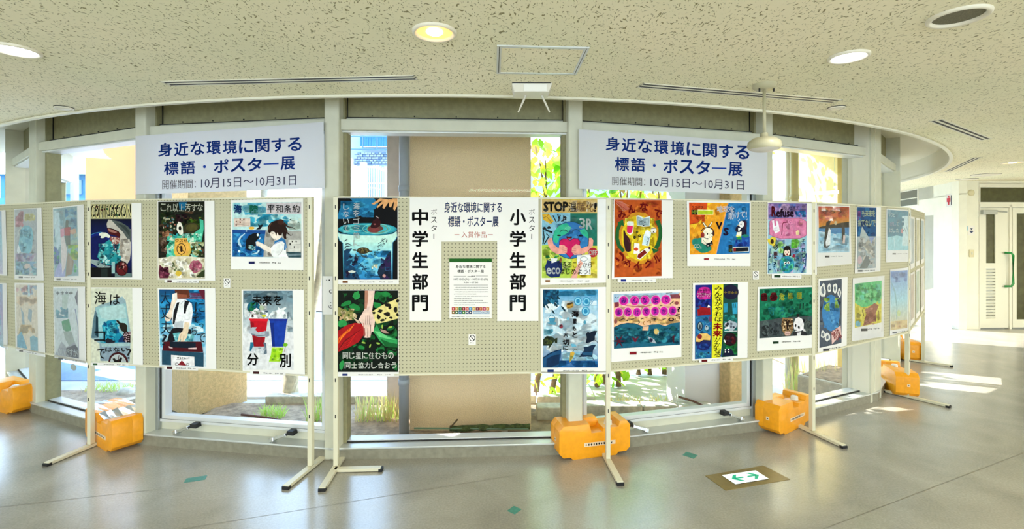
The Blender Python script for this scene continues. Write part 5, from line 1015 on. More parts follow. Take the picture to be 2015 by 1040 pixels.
A.blob(658, 480, 18, 34, '#101214'); A.ell(735, 555, 22, 28, '#101214'); A.poly([(590, 590), (620, 520), (665, 500), (715, 530), (740, 600), (735, 680), (690, 705), (620, 712), (592, 660)], '#e2dfe2'); A.ell(618, 625, 12, 24, '#101214', rot=.2); A.ell(666, 650, 14, 24, '#101214', rot=-.2); A.ell(622, 690, 14, 8, '#101214'); A.poly([(580, 720), (640, 715), (740, 700), (790, 750), (780, 762), (580, 775)], '#26262a'); A.poly([(720, 665), (775, 685), (770, 715), (730, 705)], '#d6d4d6'); A.poly([(635, 730), (700, 720), (690, 768), (640, 770)], '#d9d6d9')
A.poly([(750, 560), (800, 530), (840, 570), (850, 650), (800, 740), (760, 700)], '#4a524e'); A.ring(800, 590, 34, 36, 8, '#22282a', 180, 360); A.blobs((770, 590, 870, 740), 16, 8, 20, ['#586460', '#343c3c'], 196)
for i in range(7): A.line([(800+i*12, 560-i*4), (795+i*12, 500-i*5)], 5, '#4c6c6c')
A.flush(); A.caption(250, 845, 720, 900, '#0f3018', -24, strip=False)

# ================================================================== board turned away on the right
A = Art(FD, (1600, 392, 1830, 550), 1514)
A.sheet([(55, 80), (480, 82), (500, 835), (52, 872)], 'poster of penguins on ice under an orange sunset sky')
A.grad([(68, 90), (468, 98), (468, 300), (74, 380)], '#c05038', '#d09430', '#cc6434'); A.blobs((85, 110, 460, 260), 40, 14, 34, ['#c45c40', '#d07040', '#b84c38', '#d89048'], 201, asp=1.6)
A.poly([(74, 370), (468, 360), (466, 470), (440, 480), (72, 410)], '#4a86b8'); A.poly([(72, 410), (140, 430), (250, 450), (380, 480), (466, 470), (470, 680), (66, 690)], '#a9d0e2'); A.blobs((80, 440, 460, 670), 30, 20, 46, ['#c0dfec', '#8cc0da', '#b4d8e8'], 202, asp=1.8); A.poly([(76, 360), (130, 345), (270, 320), (380, 300), (466, 290), (468, 362), (80, 378)], '#1f1c18')
A.poly([(170, 300), (200, 275), (235, 272), (215, 320), (225, 400), (215, 590), (140, 620), (150, 450)], '#26221f'); A.poly([(205, 360), (228, 400), (222, 580), (170, 620), (160, 560), (190, 440)], '#e6e9ec'); A.poly([(135, 625), (180, 600), (222, 590), (180, 635)], '#55606a'); A.poly([(370, 310), (405, 300), (412, 400), (410, 480), (395, 570), (372, 520)], '#332c26'); A.poly([(392, 460), (418, 470), (410, 570), (380, 570)], '#c9b4b0'); A.ell(292, 305, 18, 26, '#d9c49c')
A.text('守ろう', 110, 130, 370, 185, '#5c1c18', .02); A.dashes(115, 660, 245, 10, '#5c7484', 203)
A.flush(); A.caption(130, 720, 400, 760, '#3c3c3c', -6, strip=False, seed=31); A.sleeve([(56, 84), (478, 86), (496, 830), (54, 862)], SLEEVE, seed=21, bulge=.006)
A = Art(FD, (1600, 392, 1830, 550), 1514)
A.sheet([(565, 92), (880, 100), (870, 930), (540, 960)], 'dark blue poster with a white peak, lower half hazed by painted vinyl glare')
A.poly([(572, 100), (820, 108), (810, 885), (566, 905)], '#1c4f80'); A.blobs((580, 110, 810, 470), 30, 16, 40, ['#164478', '#245c8c', '#1a3c6c', '#2c6c9c'], 211); A.blobs((578, 120, 620, 260), 8, 14, 26, ['#6c4c8c', '#84508c'], 212)
for i, ch in enumerate('も未来を'): A.text(ch, 632+i*44, 140, 674+i*44, 225, '#cfd8b8', .02)
for i, ch in enumerate('捨てないで'): A.text(ch, 580+i*47, 265, 622+i*47, 350, '#cfd8b8', .02)
A.poly([(605, 480), (632, 350), (712, 480)], '#aab4b4'); A.poly([(570, 480), (812, 480), (810, 885), (566, 903)], '#8fa0a4'); A.blobs((580, 500, 800, 880), 60, 14, 40, ['#a8a8a4', '#7c8484', '#c9c4b8', '#5c6464', '#b4b8bc', '#d8d0bc'], 213, jag=.5); A.poly([(725, 490), (790, 492), (750, 575)], '#6c84bc'); A.blob(605, 780, 30, 60, '#c4a4a8'); A.poly([(600, 890), (690, 720), (740, 800), (700, 890)], '#4c5654')
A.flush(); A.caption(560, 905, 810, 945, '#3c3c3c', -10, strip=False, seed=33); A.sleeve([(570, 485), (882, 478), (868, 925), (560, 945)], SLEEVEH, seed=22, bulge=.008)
A = Art(FD, (1600, 392, 1830, 550), 1514)
A.sheet([(950, 118), (1265, 138), (1275, 800), (945, 818)], 'teal poster of an iceberg with a hand, upper right of the turned-away board')
A.poly([(960, 132), (1185, 148), (1260, 160), (1262, 655), (962, 658)], '#2f7f98'); A.poly([(962, 490), (1030, 480), (1080, 465), (1150, 480), (1262, 500), (1262, 655), (962, 658)], '#9ccfd8'); A.poly([(1150, 215), (1255, 210), (1250, 600), (1150, 600), (1160, 440)], '#c9dfe2'); A.blobs((970, 150, 1180, 460), 24, 16, 34, ['#2a768e', '#3a8ca4', '#256c86'], 221)
for i, ch in enumerate('やっと'): A.text(ch, 978+i*28, 180, 1004+i*28, 228, '#d8e6e6', .02)
for i, ch in enumerate('けして'): A.text(ch, 1000+i*38, 290, 1034+i*38, 345, '#a8a4c0' if i < 2 else '#d8e6e6', .02)
for i, ch in enumerate('にした'): A.text(ch, 985+i*44, 375, 1025+i*44, 428, '#d8e6e6', .02)
A.blob(1148, 410, 16, 32, '#c48c90'); A.line([(1180, 360), (1210, 450)], 5, '#6c8c94'); A.line([(1210, 350), (1235, 450)], 5, '#6c8c94'); A.line([(1045, 500), (1060, 640)], 5, '#dfeef0')
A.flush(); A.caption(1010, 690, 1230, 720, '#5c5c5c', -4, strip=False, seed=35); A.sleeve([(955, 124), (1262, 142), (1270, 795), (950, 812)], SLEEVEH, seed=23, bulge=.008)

A = Art(FD, (1600, 540, 1830, 710), 1407)
A.sheet([(65, 50), (415, 30), (405, 850), (60, 945)], 'grey poster with a large blue and green globe, lower left of the turned-away board')
A.poly([(78, 78), (346, 50), (342, 820), (76, 882)], '#4c5460'); A.blobs((85, 90, 338, 810), 50, 16, 40, ['#444c58', '#586070', '#4c5a70', '#606870'], 231)
A.ell(215, 460, 106, 218, '#3c7cb4'); A.blobs((130, 330, 310, 640), 36, 16, 36, ['#4888bc', '#3470a8', '#5494c4'], 232); A.blobs((130, 280, 200, 440), 16, 14, 30, ['#84a84c', '#94b454', '#6c9848'], 233); A.blobs((260, 280, 312, 400), 10, 12, 24, ['#84a84c', '#98b85c'], 234)
for (x, y, rx, ry) in ((118, 190, 34, 82), (194, 160, 24, 54), (262, 165, 26, 62), (316, 220, 24, 54), (118, 715, 26, 44), (168, 755, 34, 50)): A.blob(x, y, rx, ry, '#dcdcd8', .2, 12); A.blob(x, y, rx*.5, ry*.55, '#6c7480', .3, 9)
A.poly([(218, 690), (330, 610), (338, 720), (270, 790), (225, 838)], '#dcb8b4'); A.text('地球', 228, 650, 330, 790, '#b05c5c', .02, rot=-.5)
A.flush(); A.caption(100, 880, 340, 930, '#3c3c44', -40, strip=False, seed=37)
A = Art(FD, (1600, 540, 1830, 710), 1407)
A.sheet([(478, 45), (860, 12), (848, 745), (470, 800)], 'green and yellow poster of brown hands under clear wrinkled vinyl')
A.poly([(500, 110), (825, 70), (822, 575), (502, 640)], '#d4c85c'); A.poly([(500, 110), (825, 70), (822, 290), (720, 360), (600, 400), (505, 340)], '#6cc284'); A.blobs((510, 110, 815, 350), 50, 16, 40, ['#7ccc8c', '#5cb878', '#90d49c', '#74c8a8'], 241); A.blobs((510, 390, 810, 600), 40, 16, 36, ['#d8cc54', '#e0d470', '#c8bc4c'], 242)
A.poly([(600, 615), (660, 400), (740, 340), (790, 370), (740, 500), (700, 590)], '#a4705c'); A.blobs((620, 400, 760, 600), 20, 12, 30, ['#b07c68', '#8c5c4c', '#c08c7c'], 243); A.blob(545, 490, 26, 32, '#8c8440'); A.blob(540, 590, 34, 34, '#7cb0c0'); A.line([(590, 420), (610, 500)], 9, '#6c6430'); A.line([(785, 430), (785, 550)], 12, '#7c5c34'); A.line([(805, 440), (800, 540)], 8, '#8c6c3c')
A.dashes(520, 170, 700, 44, '#4c9c60', 244); A.dashes(610, 270, 760, 44, '#4c9c60', 245)
A.flush(); A.caption(560, 640, 800, 690, '#3c3c3c', -24, strip=False, seed=39); A.sleeve([(482, 48), (856, 16), (845, 740), (474, 795)], SLEEVE, seed=25, bulge=.012)
A = Art(FD, (1600, 540, 1830, 710), 1407)
A.sheet([(928, -60), (1165, -90), (1170, 660), (925, 735)], 'pale blue seaside poster, lower right of the turned-away board')
A.grad([(932, -40), (1138, -55), (1135, 640), (932, 670)], '#7c9cd0', '#d8c48c', '#a4d0dc'); A.poly([(932, 565), (1135, 540), (1135, 640), (932, 670)], '#d4bc80'); A.blobs((940, -30, 1130, 90), 20, 16, 36, ['#7494cc', '#8cacd8', '#6c8cc4'], 251); A.blobs((940, 560, 1130, 640), 16, 12, 28, ['#d8b074', '#dcc890', '#c8a86c'], 252); A.line([(935, 80), (985, 200), (1010, 400), (1000, 540)], [4, 16, 10, 4], '#88b0b4'); A.blob(1030, 460, 20, 40, '#c0cc8c')
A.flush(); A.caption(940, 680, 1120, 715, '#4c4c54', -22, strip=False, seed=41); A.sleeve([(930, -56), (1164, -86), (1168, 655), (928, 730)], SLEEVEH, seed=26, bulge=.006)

# board seen edge-on: narrow slivers of posters
for row, (z0, z1) in enumerate(((1.21, 1.72), (.66, 1.17))):
    for k in range(3):
        u0 = .12+k*.56; root = empty('poster', FE.w(u0+.2, 0, z0), FE.a, label='%s of the %s row of blank-looking posters on the edge-on board' % (('near poster', 'middle poster', 'far poster')[k], ('upper', 'lower')[row]), cat='poster')
        b = MB(); b.box(-.2, -.005, 0, .2, -.0035, z1-z0, PAPER); b.build('paper_sheet', root)
        b = MB(); b.box(-.17, -.0062, .05, .13, -.0055, z1-z0-.02, mat('sliver_print_%d' % (row*3+k), ['#b4bcc0', '#c8c4a8', '#a8b8c0', '#c0b4a8', '#b8c4b4', '#ccc8c0'][row*3+k], .5, noise=.2, nscale=9)); b.build('print', root)

# ================================================================== far left board
def pale(s):  # print colours below are paled to stand in for vinyl glare
    return s
A = Art(FZ, (0, 400, 180, 560), 1170)
A.sheet([(180, 70), (530, 55), (560, 985), (185, 970)], 'pale pink and blue poster with a ghostly blue figure on the far left board')
A.poly([(185, 80), (470, 62), (475, 925), (190, 915)], '#aab0b4'); A.blobs((195, 100, 300, 300), 20, 18, 40, ['#c08c98', '#c89ca4', '#b8848c'], 261); A.blobs((310, 130, 450, 220), 16, 14, 30, ['#d0cc94', '#c8c48c'], 262); A.text('#', 310, 130, 440, 225, '#dcd89c', .03); A.blobs((200, 300, 460, 640), 26, 20, 44, ['#b0b8b8', '#a4acb0', '#b8c0bc'], 263)
A.poly([(270, 330), (310, 285), (360, 280), (410, 320), (425, 420), (405, 600), (370, 640), (230, 620), (240, 500)], '#7cb8c8'); A.blobs((260, 320, 400, 620), 30, 14, 34, ['#74b0c4', '#8cc4d0', '#68a4bc'], 264); A.poly([(215, 600), (235, 520), (270, 620), (230, 640)], '#d4dce0')
A.blobs((200, 640, 460, 740), 24, 16, 36, ['#b09cb8', '#a8a0c0', '#98a8c4'], 265); A.blobs((200, 740, 465, 910), 36, 18, 40, ['#8cb4cc', '#98c8cc', '#a4c8bc', '#84acc8'], 266); A.blob(350, 800, 40, 32, '#c8bcb8')
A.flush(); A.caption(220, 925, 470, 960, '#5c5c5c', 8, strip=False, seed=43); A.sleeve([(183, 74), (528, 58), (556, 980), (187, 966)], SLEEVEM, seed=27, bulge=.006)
A = Art(FZ, (0, 400, 180, 560), 1170)
A.sheet([(675, 55), (1070, 12), (1085, 1010), (690, 985)], 'glare-paled poster with a red bottle and leaves beside the shark poster')
A.poly([(680, 70), (985, 35), (1005, 925), (692, 938)], '#7ca0a8'); A.blobs((690, 90, 810, 560), 30, 20, 50, ['#a4c4cc', '#8cb4c0', '#b8ccd0'], 271); A.blobs((830, 60, 980, 320), 26, 18, 42, ['#3c80a4', '#5494b4', '#2c6c94', '#7cb0c0'], 272); A.blobs((900, 380, 990, 560), 14, 14, 30, ['#94b4a4', '#a8bcac'], 273)
A.poly([(835, 290), (840, 220), (860, 205), (878, 225), (872, 290), (905, 310), (898, 410), (900, 540), (850, 545), (830, 440)], '#3c4c48'); A.poly([(822, 308), (902, 300), (895, 412), (825, 412)], '#a0202c'); A.poly([(755, 335), (820, 315), (822, 412), (775, 440)], '#c88ca0'); A.blob(935, 360, 40, 40, '#c09c84')
A.blobs((870, 530, 995, 720), 26, 14, 34, ['#6cb03c', '#8cc454', '#a4bc3c', '#4c9c4c'], 274); A.poly([(690, 540), (740, 600), (760, 700), (700, 790), (690, 700)], '#2c5c9c'); A.blobs((690, 560, 760, 780), 10, 14, 28, ['#3c6cb0', '#2c8c6c', '#24488c'], 275); A.poly([(700, 880), (760, 750), (830, 800), (830, 935), (700, 938)], '#9ca4d0'); A.poly([(870, 620), (945, 740), (920, 900), (840, 935), (850, 760)], '#8c7c6c'); A.blobs((950, 740, 1000, 900), 8, 14, 28, ['#84c49c', '#3ca060'], 276)
A.poly([(780, 440), (820, 420), (860, 600), (840, 800), (800, 900), (780, 700)], '#d0c8c8'); A.poly([(690, 330), (715, 300), (715, 400), (690, 420)], '#2c3c84'); A.poly([(690, 110), (760, 120), (780, 500), (740, 600), (700, 400)], '#b8d0d8')
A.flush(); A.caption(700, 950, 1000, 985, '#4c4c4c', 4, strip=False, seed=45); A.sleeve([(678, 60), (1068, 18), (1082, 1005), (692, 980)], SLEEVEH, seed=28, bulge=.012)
A = Art(FZ, (0, 550, 180, 720), 1101)
A.sheet([(175, 38), (525, 40), (545, 930), (190, 850)], 'faint peach and blue poster on the far left board, lower row')
A.poly([(188, 58), (445, 60), (460, 865), (205, 825)], '#d0c8b8'); A.blobs((195, 70, 440, 180), 20, 16, 36, ['#c8a4a8', '#d0b0b0', '#a4b8cc'], 281); A.blobs((200, 200, 440, 320), 20, 18, 40, ['#d8c4a8', '#dcc8b0'], 282); A.poly([(250, 330), (285, 400), (300, 580), (270, 540)], '#94a8b4'); A.poly([(345, 340), (390, 370), (375, 520), (335, 470)], '#94a8b4'); A.blobs((220, 540, 420, 660), 24, 16, 36, ['#dcc49c', '#d8ccac'], 283); A.poly([(205, 680), (260, 620), (330, 830), (208, 810)], '#6ca4bc'); A.poly([(360, 690), (400, 670), (455, 700), (458, 860), (370, 850)], '#7ca8b8'); A.line([(345, 60), (350, 200)], 24, '#a8c4d0')
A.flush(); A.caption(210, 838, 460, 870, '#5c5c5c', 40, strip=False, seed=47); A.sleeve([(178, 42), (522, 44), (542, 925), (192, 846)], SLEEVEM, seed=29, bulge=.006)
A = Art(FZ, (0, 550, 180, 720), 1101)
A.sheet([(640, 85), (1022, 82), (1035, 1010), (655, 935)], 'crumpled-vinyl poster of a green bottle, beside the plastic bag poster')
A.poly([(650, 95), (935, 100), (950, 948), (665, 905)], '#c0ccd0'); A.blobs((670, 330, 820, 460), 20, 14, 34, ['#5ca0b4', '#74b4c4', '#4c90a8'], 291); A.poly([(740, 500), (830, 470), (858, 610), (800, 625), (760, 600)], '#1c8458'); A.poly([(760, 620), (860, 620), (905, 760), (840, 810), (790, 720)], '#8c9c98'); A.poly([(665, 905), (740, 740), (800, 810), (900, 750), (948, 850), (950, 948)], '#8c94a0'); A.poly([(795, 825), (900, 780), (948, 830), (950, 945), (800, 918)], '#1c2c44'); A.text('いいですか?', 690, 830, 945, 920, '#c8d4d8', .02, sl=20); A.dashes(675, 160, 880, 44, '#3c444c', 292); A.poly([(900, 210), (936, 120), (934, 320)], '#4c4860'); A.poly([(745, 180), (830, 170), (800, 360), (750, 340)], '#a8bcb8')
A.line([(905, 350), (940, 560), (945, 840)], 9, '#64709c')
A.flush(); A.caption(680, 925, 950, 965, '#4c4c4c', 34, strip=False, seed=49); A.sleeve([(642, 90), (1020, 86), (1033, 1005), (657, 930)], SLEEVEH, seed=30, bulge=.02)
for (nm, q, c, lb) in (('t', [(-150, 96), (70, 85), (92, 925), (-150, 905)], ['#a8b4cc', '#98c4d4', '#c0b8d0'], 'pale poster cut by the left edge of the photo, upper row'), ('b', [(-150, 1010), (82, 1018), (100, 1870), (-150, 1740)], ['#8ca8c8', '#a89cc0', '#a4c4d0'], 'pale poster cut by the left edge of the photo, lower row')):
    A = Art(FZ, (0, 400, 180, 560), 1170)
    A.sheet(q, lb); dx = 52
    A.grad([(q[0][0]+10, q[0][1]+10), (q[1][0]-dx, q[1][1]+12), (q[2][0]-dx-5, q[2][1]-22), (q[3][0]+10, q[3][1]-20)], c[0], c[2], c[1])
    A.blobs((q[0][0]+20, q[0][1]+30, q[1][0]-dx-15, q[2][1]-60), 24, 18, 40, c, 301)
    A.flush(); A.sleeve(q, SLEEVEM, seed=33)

# ================================================================== banners hung across the window heads
def banner(F, q, crop, W, label, ttl, sub, off):
    A = Art(F, crop, W, off=off, layer=5e-5)
    BAN = MATS.get('banner_film')
    if BAN is None:
        BAN = mat('banner_film', '#e6e6ea', .35, spec=.4); n_ = BAN.node_tree; bs = n_.nodes['Principled BSDF']
        tr = n_.nodes.new('ShaderNodeBsdfTranslucent'); tr.inputs[0].default_value = (.85, .87, .93, 1); mx = n_.nodes.new('ShaderNodeMixShader'); mx.inputs[0].default_value = .3
        n_.links.new(bs.outputs[0], mx.inputs[1]); n_.links.new(tr.outputs[0], mx.inputs[2]); n_.links.new(mx.outputs[0], n_.nodes['Material Output'].inputs[0])
    A.sheet(q, label, 'banner', name='title_banner', m=BAN, group='long white exhibition banners over the windows', thick=.001)
    for (t, x0, x1, y0, y1, s) in ttl: 
        n = len(t); w = (x1-x0)/n
        for i, ch in enumerate(t):
            yy = s*(i/(n-1)-.5) if n > 1 else 0; k = .12
            if ch == '・': A.ell(x0+(i+.5)*w, (y0+y1)/2+yy, w*.09, w*.09, '#1740a2'); continue
            if ch == 'ー': A.poly([(x0+i*w+w*.05, (y0+y1)/2+yy-(y1-y0)*.045-s/n*.4), (x0+(i+1)*w-w*.05, (y0+y1)/2+yy-(y1-y0)*.06+s/n*.4), (x0+(i+1)*w-w*.05, (y0+y1)/2+yy+(y1-y0)*.05+s/n*.4), (x0+i*w+w*.05, (y0+y1)/2+yy+(y1-y0)*.05-s/n*.4)], '#1740a2'); continue
            A.text(ch, x0+i*w+w*k/2, y0+yy, x0+(i+1)*w-w*k/2, y1+yy, '#1740a2', .02, sl=s/n)
    (t, x0, x1, y0, y1, s) = sub
    A.text('開催期間：', x0, y0+s*-.39, x0+(x1-x0)*.25, y1+s*-.39, '#5a5358', -.004, sl=s*.22)
    A.text('10月15日～10月31日', x0+(x1-x0)*.29, y0-(y1-y0)*.08+s*.145, x1, y1+(y1-y0)*.05+s*.145, '#41405c', .0, sl=s*.71)
    A.flush('lettering', INK)
banner(FAC[3], [(20, 146), (1153, 60), (1160, 457), (20, 497)], (260, 220, 660, 560), 1224, 'white exhibition banner above the board with the shark poster', [('身近な環境に関する', 150, 1028, 170, 252, -32), ('標語・ポスター展', 186, 988, 283, 364, -30)], ('', 183, 988, 398, 452, -26), .03)
banner(FAC[5], [(90, 350), (1845, 475), (1845, 960), (90, 905)], (1120, 180, 1520, 400), 1891, 'white exhibition banner above the board with the orange recycling poster', [('身近な環境に関する', 330, 1685, 462, 590, 78), ('標語・ポスター展', 415, 1620, 632, 762, 46)], ('', 400, 1625, 812, 890, 42), .03)
# ================================================================== orange water weights
ORANGE = mat('orange_plastic', '#f5a318', .34, noise=.06, nscale=30, bump=.04, bscale=120)
CAPW = mat('white_cap', '#e6e2da', .4)
def weight(p, a, label, strip=True):
    root = empty('water_weight', (p[0], p[1], 0), a, label=label, cat='weight', group='orange water weights on the board feet')
    b = MB()
    bot = [(-.265, .05), (-.235, .018), (-.185, .018), (-.165, .0), (.155, .0), (.175, .02), (.235, .02), (.265, .05)]
    lowt = [(.265, .205), (.24, .235), (.185, .235), (.175, .198), (.062, .198), (.055, .172), (-.028, .172), (-.045, .235), (-.235, .235), (-.265, .20)]
    hight = [(.265, .205), (.24, .235), (.185, .235), (.175, .198), (.075, .198), (.055, .235), (-.235, .235), (-.265, .20)]
    b.prism([(-x, z) for x, z in reversed(bot+hight)] if False else bot+hight, .035, .10, ORANGE)
    b.prism(bot+lowt, -.085, .0355, ORANGE)
    b.build('body', root, bevel=.014, smooth=True, seg=3)
    b = MB(); b.lathe([(0, .228), (.022, .228), (.027, .222), (.027, .20), (.03, .198), (.03, .19)], CAPW, 20, (.125, -.02, 0)); b.build('cap', root, smooth=True)
    if strip:
        bb = MB(); bb.box(-.085, -.0875, .082, .15, -.0855, .108, mat('label_strip', '#e8cfae', .5)); st = bb.build('label_strip', root)
        t = MB(); r = random.Random(9)
        for i in range(11):
            x = -.075+i*.019
            for k in range(3): t.box(x+r.uniform(0, .006), -.0885, .087+r.uniform(0, .012), x+r.uniform(.007, .013), -.0876, .090+r.uniform(0, .013), DARK)
        t.build('small_print', st)
    b = MB(); b.box(-.2665, -.012, .11, -.2645, .012, .135, mat('label_strip', '#e8cfae', .5)); b.box(-.268, -.004, .118, -.266, .004, .126, DARK); b.build('end_mark', root)
    return root
weight((.560, 3.44), math.radians(14), 'orange water weight with white cap under the central board, nearest to the camera')
weight((2.20, 3.90), math.radians(17)+.32, 'orange water weight at the foot of the post right of the double-arrow floor sign')
weight((-2.98, 3.60), math.radians(-33), 'orange water weight end-on beside the left post, below the plastic bag poster')
weight((-4.46, 4.30), math.radians(-24), 'orange water weight cut by the left edge of the photo', strip=False)
weight((3.83, 4.80), math.radians(70), 'orange water weight behind the post at the right end, by the wide cream column', strip=False)
weight((4.93, 6.10), math.radians(75), 'small-looking farthest orange water weight in the sunlight')
FOIL = glassy('clear_wrap', .1, ior=1.35)
# clear bag around the left weight
b = MB(); rr = random.Random(2); n = 18; prof = [(-.27, .02), (-.30, .12), (-.27, .25), (-.1, .27), (.1, .27), (.20, .24)]
root = empty('plastic_wrap', (-2.98, 3.60, 0), math.radians(-33), label='clear plastic wrap around the orange weight at the left post', cat='plastic wrap')
for i in range(len(prof)-1):
    for j in range(6):
        y0 = -.11+j*.037; y1 = y0+.037
        b.face([(prof[i][0], y0, prof[i][1]), (prof[i][0]+rr.uniform(-.008, .008), y1, prof[i][1]+rr.uniform(0, .01)), (prof[i+1][0], y1, prof[i+1][1]), (prof[i+1][0]+rr.uniform(-.008, .008), y0, prof[i+1][1]+rr.uniform(0, .01))], FOIL)
b.build('film', root)

# ================================================================== ceiling fittings
def ring_fix(px, py, r, kind, label, cat, group=None, z=2.4):
    p = ceil_pt(px, py); root = empty({'downlight': 'downlight', 'speaker': 'ceiling_speaker', 'disc': 'smoke_detector'}[cat], p, 0, label=label, cat={'downlight': 'downlight', 'speaker': 'speaker', 'disc': 'detector'}[cat], group=group)
    TR = mat('fixture_rim', '#e9e2cf', .4)
    b = MB(); b.lathe([(r*.80, -.001), (r*.84, -.010), (r*.93, -.013), (r, -.008), (r*1.01, 0)], TR, 40); b.build('rim', root, smooth=True)
    if kind == 'warm':
        b = MB(); b.lathe([(r*.80, -.002), (r*.55, -.0015), (0.0, -.001)], mat('glowing_reflector', '#e8b878', .3, emit=1.1, emcol='#ffb45c'), 40); b.build('reflector', root, smooth=True)  # reflector glows by itself, standing in for reflected lamp light
        b = MB(); b.lathe([(r*.38, -.004), (r*.33, -.008), (0, -.010)], mat('warm_lamp', '#ffffff', .3, emit=9, emcol='#ffe6b0'), 28); b.build('lamp', root, smooth=True)
    elif kind == 'white':
        b = MB(); b.lathe([(r*.80, -.002), (r*.5, -.005), (0, -.007)], mat('white_lamp', '#ffffff', .3, emit=5, emcol='#f6f8ff'), 40); b.build('lamp', root, smooth=True)
    elif kind == 'off':
        b = MB(); b.lathe([(r*.80, -.001), (0, -.001)], mat('speaker_cloth', '#76725e', .8, noise=.3, nscale=300), 40); b.build('grille', root)
    elif kind == 'disc':
        b = MB(); b.lathe([(r*.80, -.006), (r*.5, -.014), (0, -.016)], TR, 32); b.build('cover', root, smooth=True)
        b = MB(); b.lathe([(r*1.03, 0), (r*1.03, -.004), (r*.98, -.004)], DARK, 32); b.build('shadow_gap', root)
    if kind in ('warm', 'white'):
        l = bpy.data.lights.new('lamp_light', 'SPOT'); l.energy = 14; l.color = (1, .82, .55) if kind == 'warm' else (1, .98, .95); l.spot_size = 2.4; l.spot_blend = .6; l.shadow_soft_size = .06
        lo = bpy.data.objects.new('lamp_light', l); COL.objects.link(lo); lo.parent = root; lo.location = (0, 0, -.03)
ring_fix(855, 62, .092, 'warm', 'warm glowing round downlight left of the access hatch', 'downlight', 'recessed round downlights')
ring_fix(1670, 110, .086, 'white', 'cool white round downlight on the right of the ceiling', 'downlight', 'recessed round downlights')
ring_fix(30, 97, .092, 'white', 'cool white round downlight cut by the left edge', 'downlight', 'recessed round downlights')
ring_fix(1886, 31, .098, 'off', 'round ceiling speaker with a dull brown grille, top right', 'speaker')
ring_fix(1646, 211, .052, 'disc', 'small white disc detector on the ceiling right of the hanging dome', 'disc', 'small flat discs on the ceiling')
ring_fix(126, 211, .052, 'disc', 'small white disc detector on the ceiling at the far left', 'disc', 'small flat discs on the ceiling')
ring_fix(1940, 343, .16, 'disc', 'pale disc on the ceiling in front of the dark transom', 'disc', 'small flat discs on the ceiling')
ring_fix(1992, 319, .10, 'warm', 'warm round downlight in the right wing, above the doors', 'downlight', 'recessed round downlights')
ring_fix(1903, 352, .13, 'disc', 'thin pale disc on the ceiling near the toilet wall corner', 'disc', 'small flat discs on the ceiling')

def slot(p, q, w, label, dark2=True):
    p, q = ceil_pt(*p), ceil_pt(*q); d = q-p; L = d.length; a = math.atan2(d.y, d.x)
    root = empty('slot_diffuser', p, a, label=label, cat='air vent', group='long slot air diffusers in the ceiling')
    b = MB(); b.box(0, -w, -.003, L, -w*.72, 0, TRIMW); b.box(0, w*.72, -.003, L, w, 0, TRIMW); b.box(0, -w*.22, -.003, L, w*.22, 0, TRIMW); b.box(0, -w, -.003, .012, w, 0, TRIMW); b.box(L-.012, -w, -.003, L, w, 0, TRIMW); b.build('vent_frame', root)
    b = MB(); b.box(.012, -w*.72, -.002, L-.012, -w*.22, 0, BLACK); b.build('dark_slot', root); b = MB(); b.box(.012, w*.22, -.002, L-.012, w*.72, 0, BLACK); b.build('dark_slot', root)
slot((325, 164), (820, 152), .042, 'long black slot air diffuser left of the access hatch')
slot((1258, 167), (1648, 199), .042, 'long black slot air diffuser behind the hanging dome')
slot((1841, 236), (1941, 274), .042, 'slot air diffuser right of the curved ceiling opening')
slot((1864, 337), (1924, 309), .04, 'slot air diffuser in the far right wing, slanting the other way')

# access hatch
H = [ceil_pt(978, 88), ceil_pt(1160, 92), ceil_pt(1134, 145), ceil_pt(977, 143)]
c0 = sum(H, Vector())/4; root = empty('access_hatch', c0, 0, label='square ceiling access hatch outlined by a white aluminium frame', cat='hatch')
b = MB()
for i in range(4):
    p, q = H[i]-c0, H[(i+1) % 4]-c0
    for (k0, k1, m_) in ((1.0, .955, ALUW), (.955, .94, DARK), (.94, .90, ALUW)):
        P0, P1, P2, P3 = p*k0, q*k0, q*k1, p*k1
        z = Vector((0, 0, -.006 if m_ is ALUW else -.002)); b.face([P0+z, P1+z, P2+z, P3+z], m_)
        b.face([P0, P1, P1+z, P0+z], m_); b.face([P3+z, P2+z, P2, P3], m_)
b.build('hatch_frame', root)
b = MB(); z = Vector((0, 0, -.003)); b.face([(h-c0)*.90+z for h in H], CEIL); b.build('hatch_panel', root)

# wireless access point with two antennas
p = ceil_pt(1047, 170); root = empty('wireless_router', (p.x+.0, p.y-.02, 2.4), 0, label='white box with two short antennas under the ceiling edge', cat='router')
RW = mat('router_plastic', '#e2ddd0', .45)
b = MB(); b.prism([(-.118, 0), (-.106, -.052), (.092, -.052), (.112, 0)], -.055, .075, RW); b.build('case', root, bevel=.006)
b = MB(); b.box(-.115, -.058, -.004, .10, -.05, .0, BLACK); b.build('mount_gap', root)
b = MB(); b.box(-.05, -.06, -.05, .08, -.055, -.01, mat('router_face', '#f0eee8', .4)); b.build('face_plate', root, bevel=.002)
for s, x in ((-1, -.035), (1, .055)):
    b = MB(); b.tube([(x, .02, -.05), (x+s*.045, .01, -.15)], [.007, .004], RW, 8); b.build('antenna', root, smooth=True)

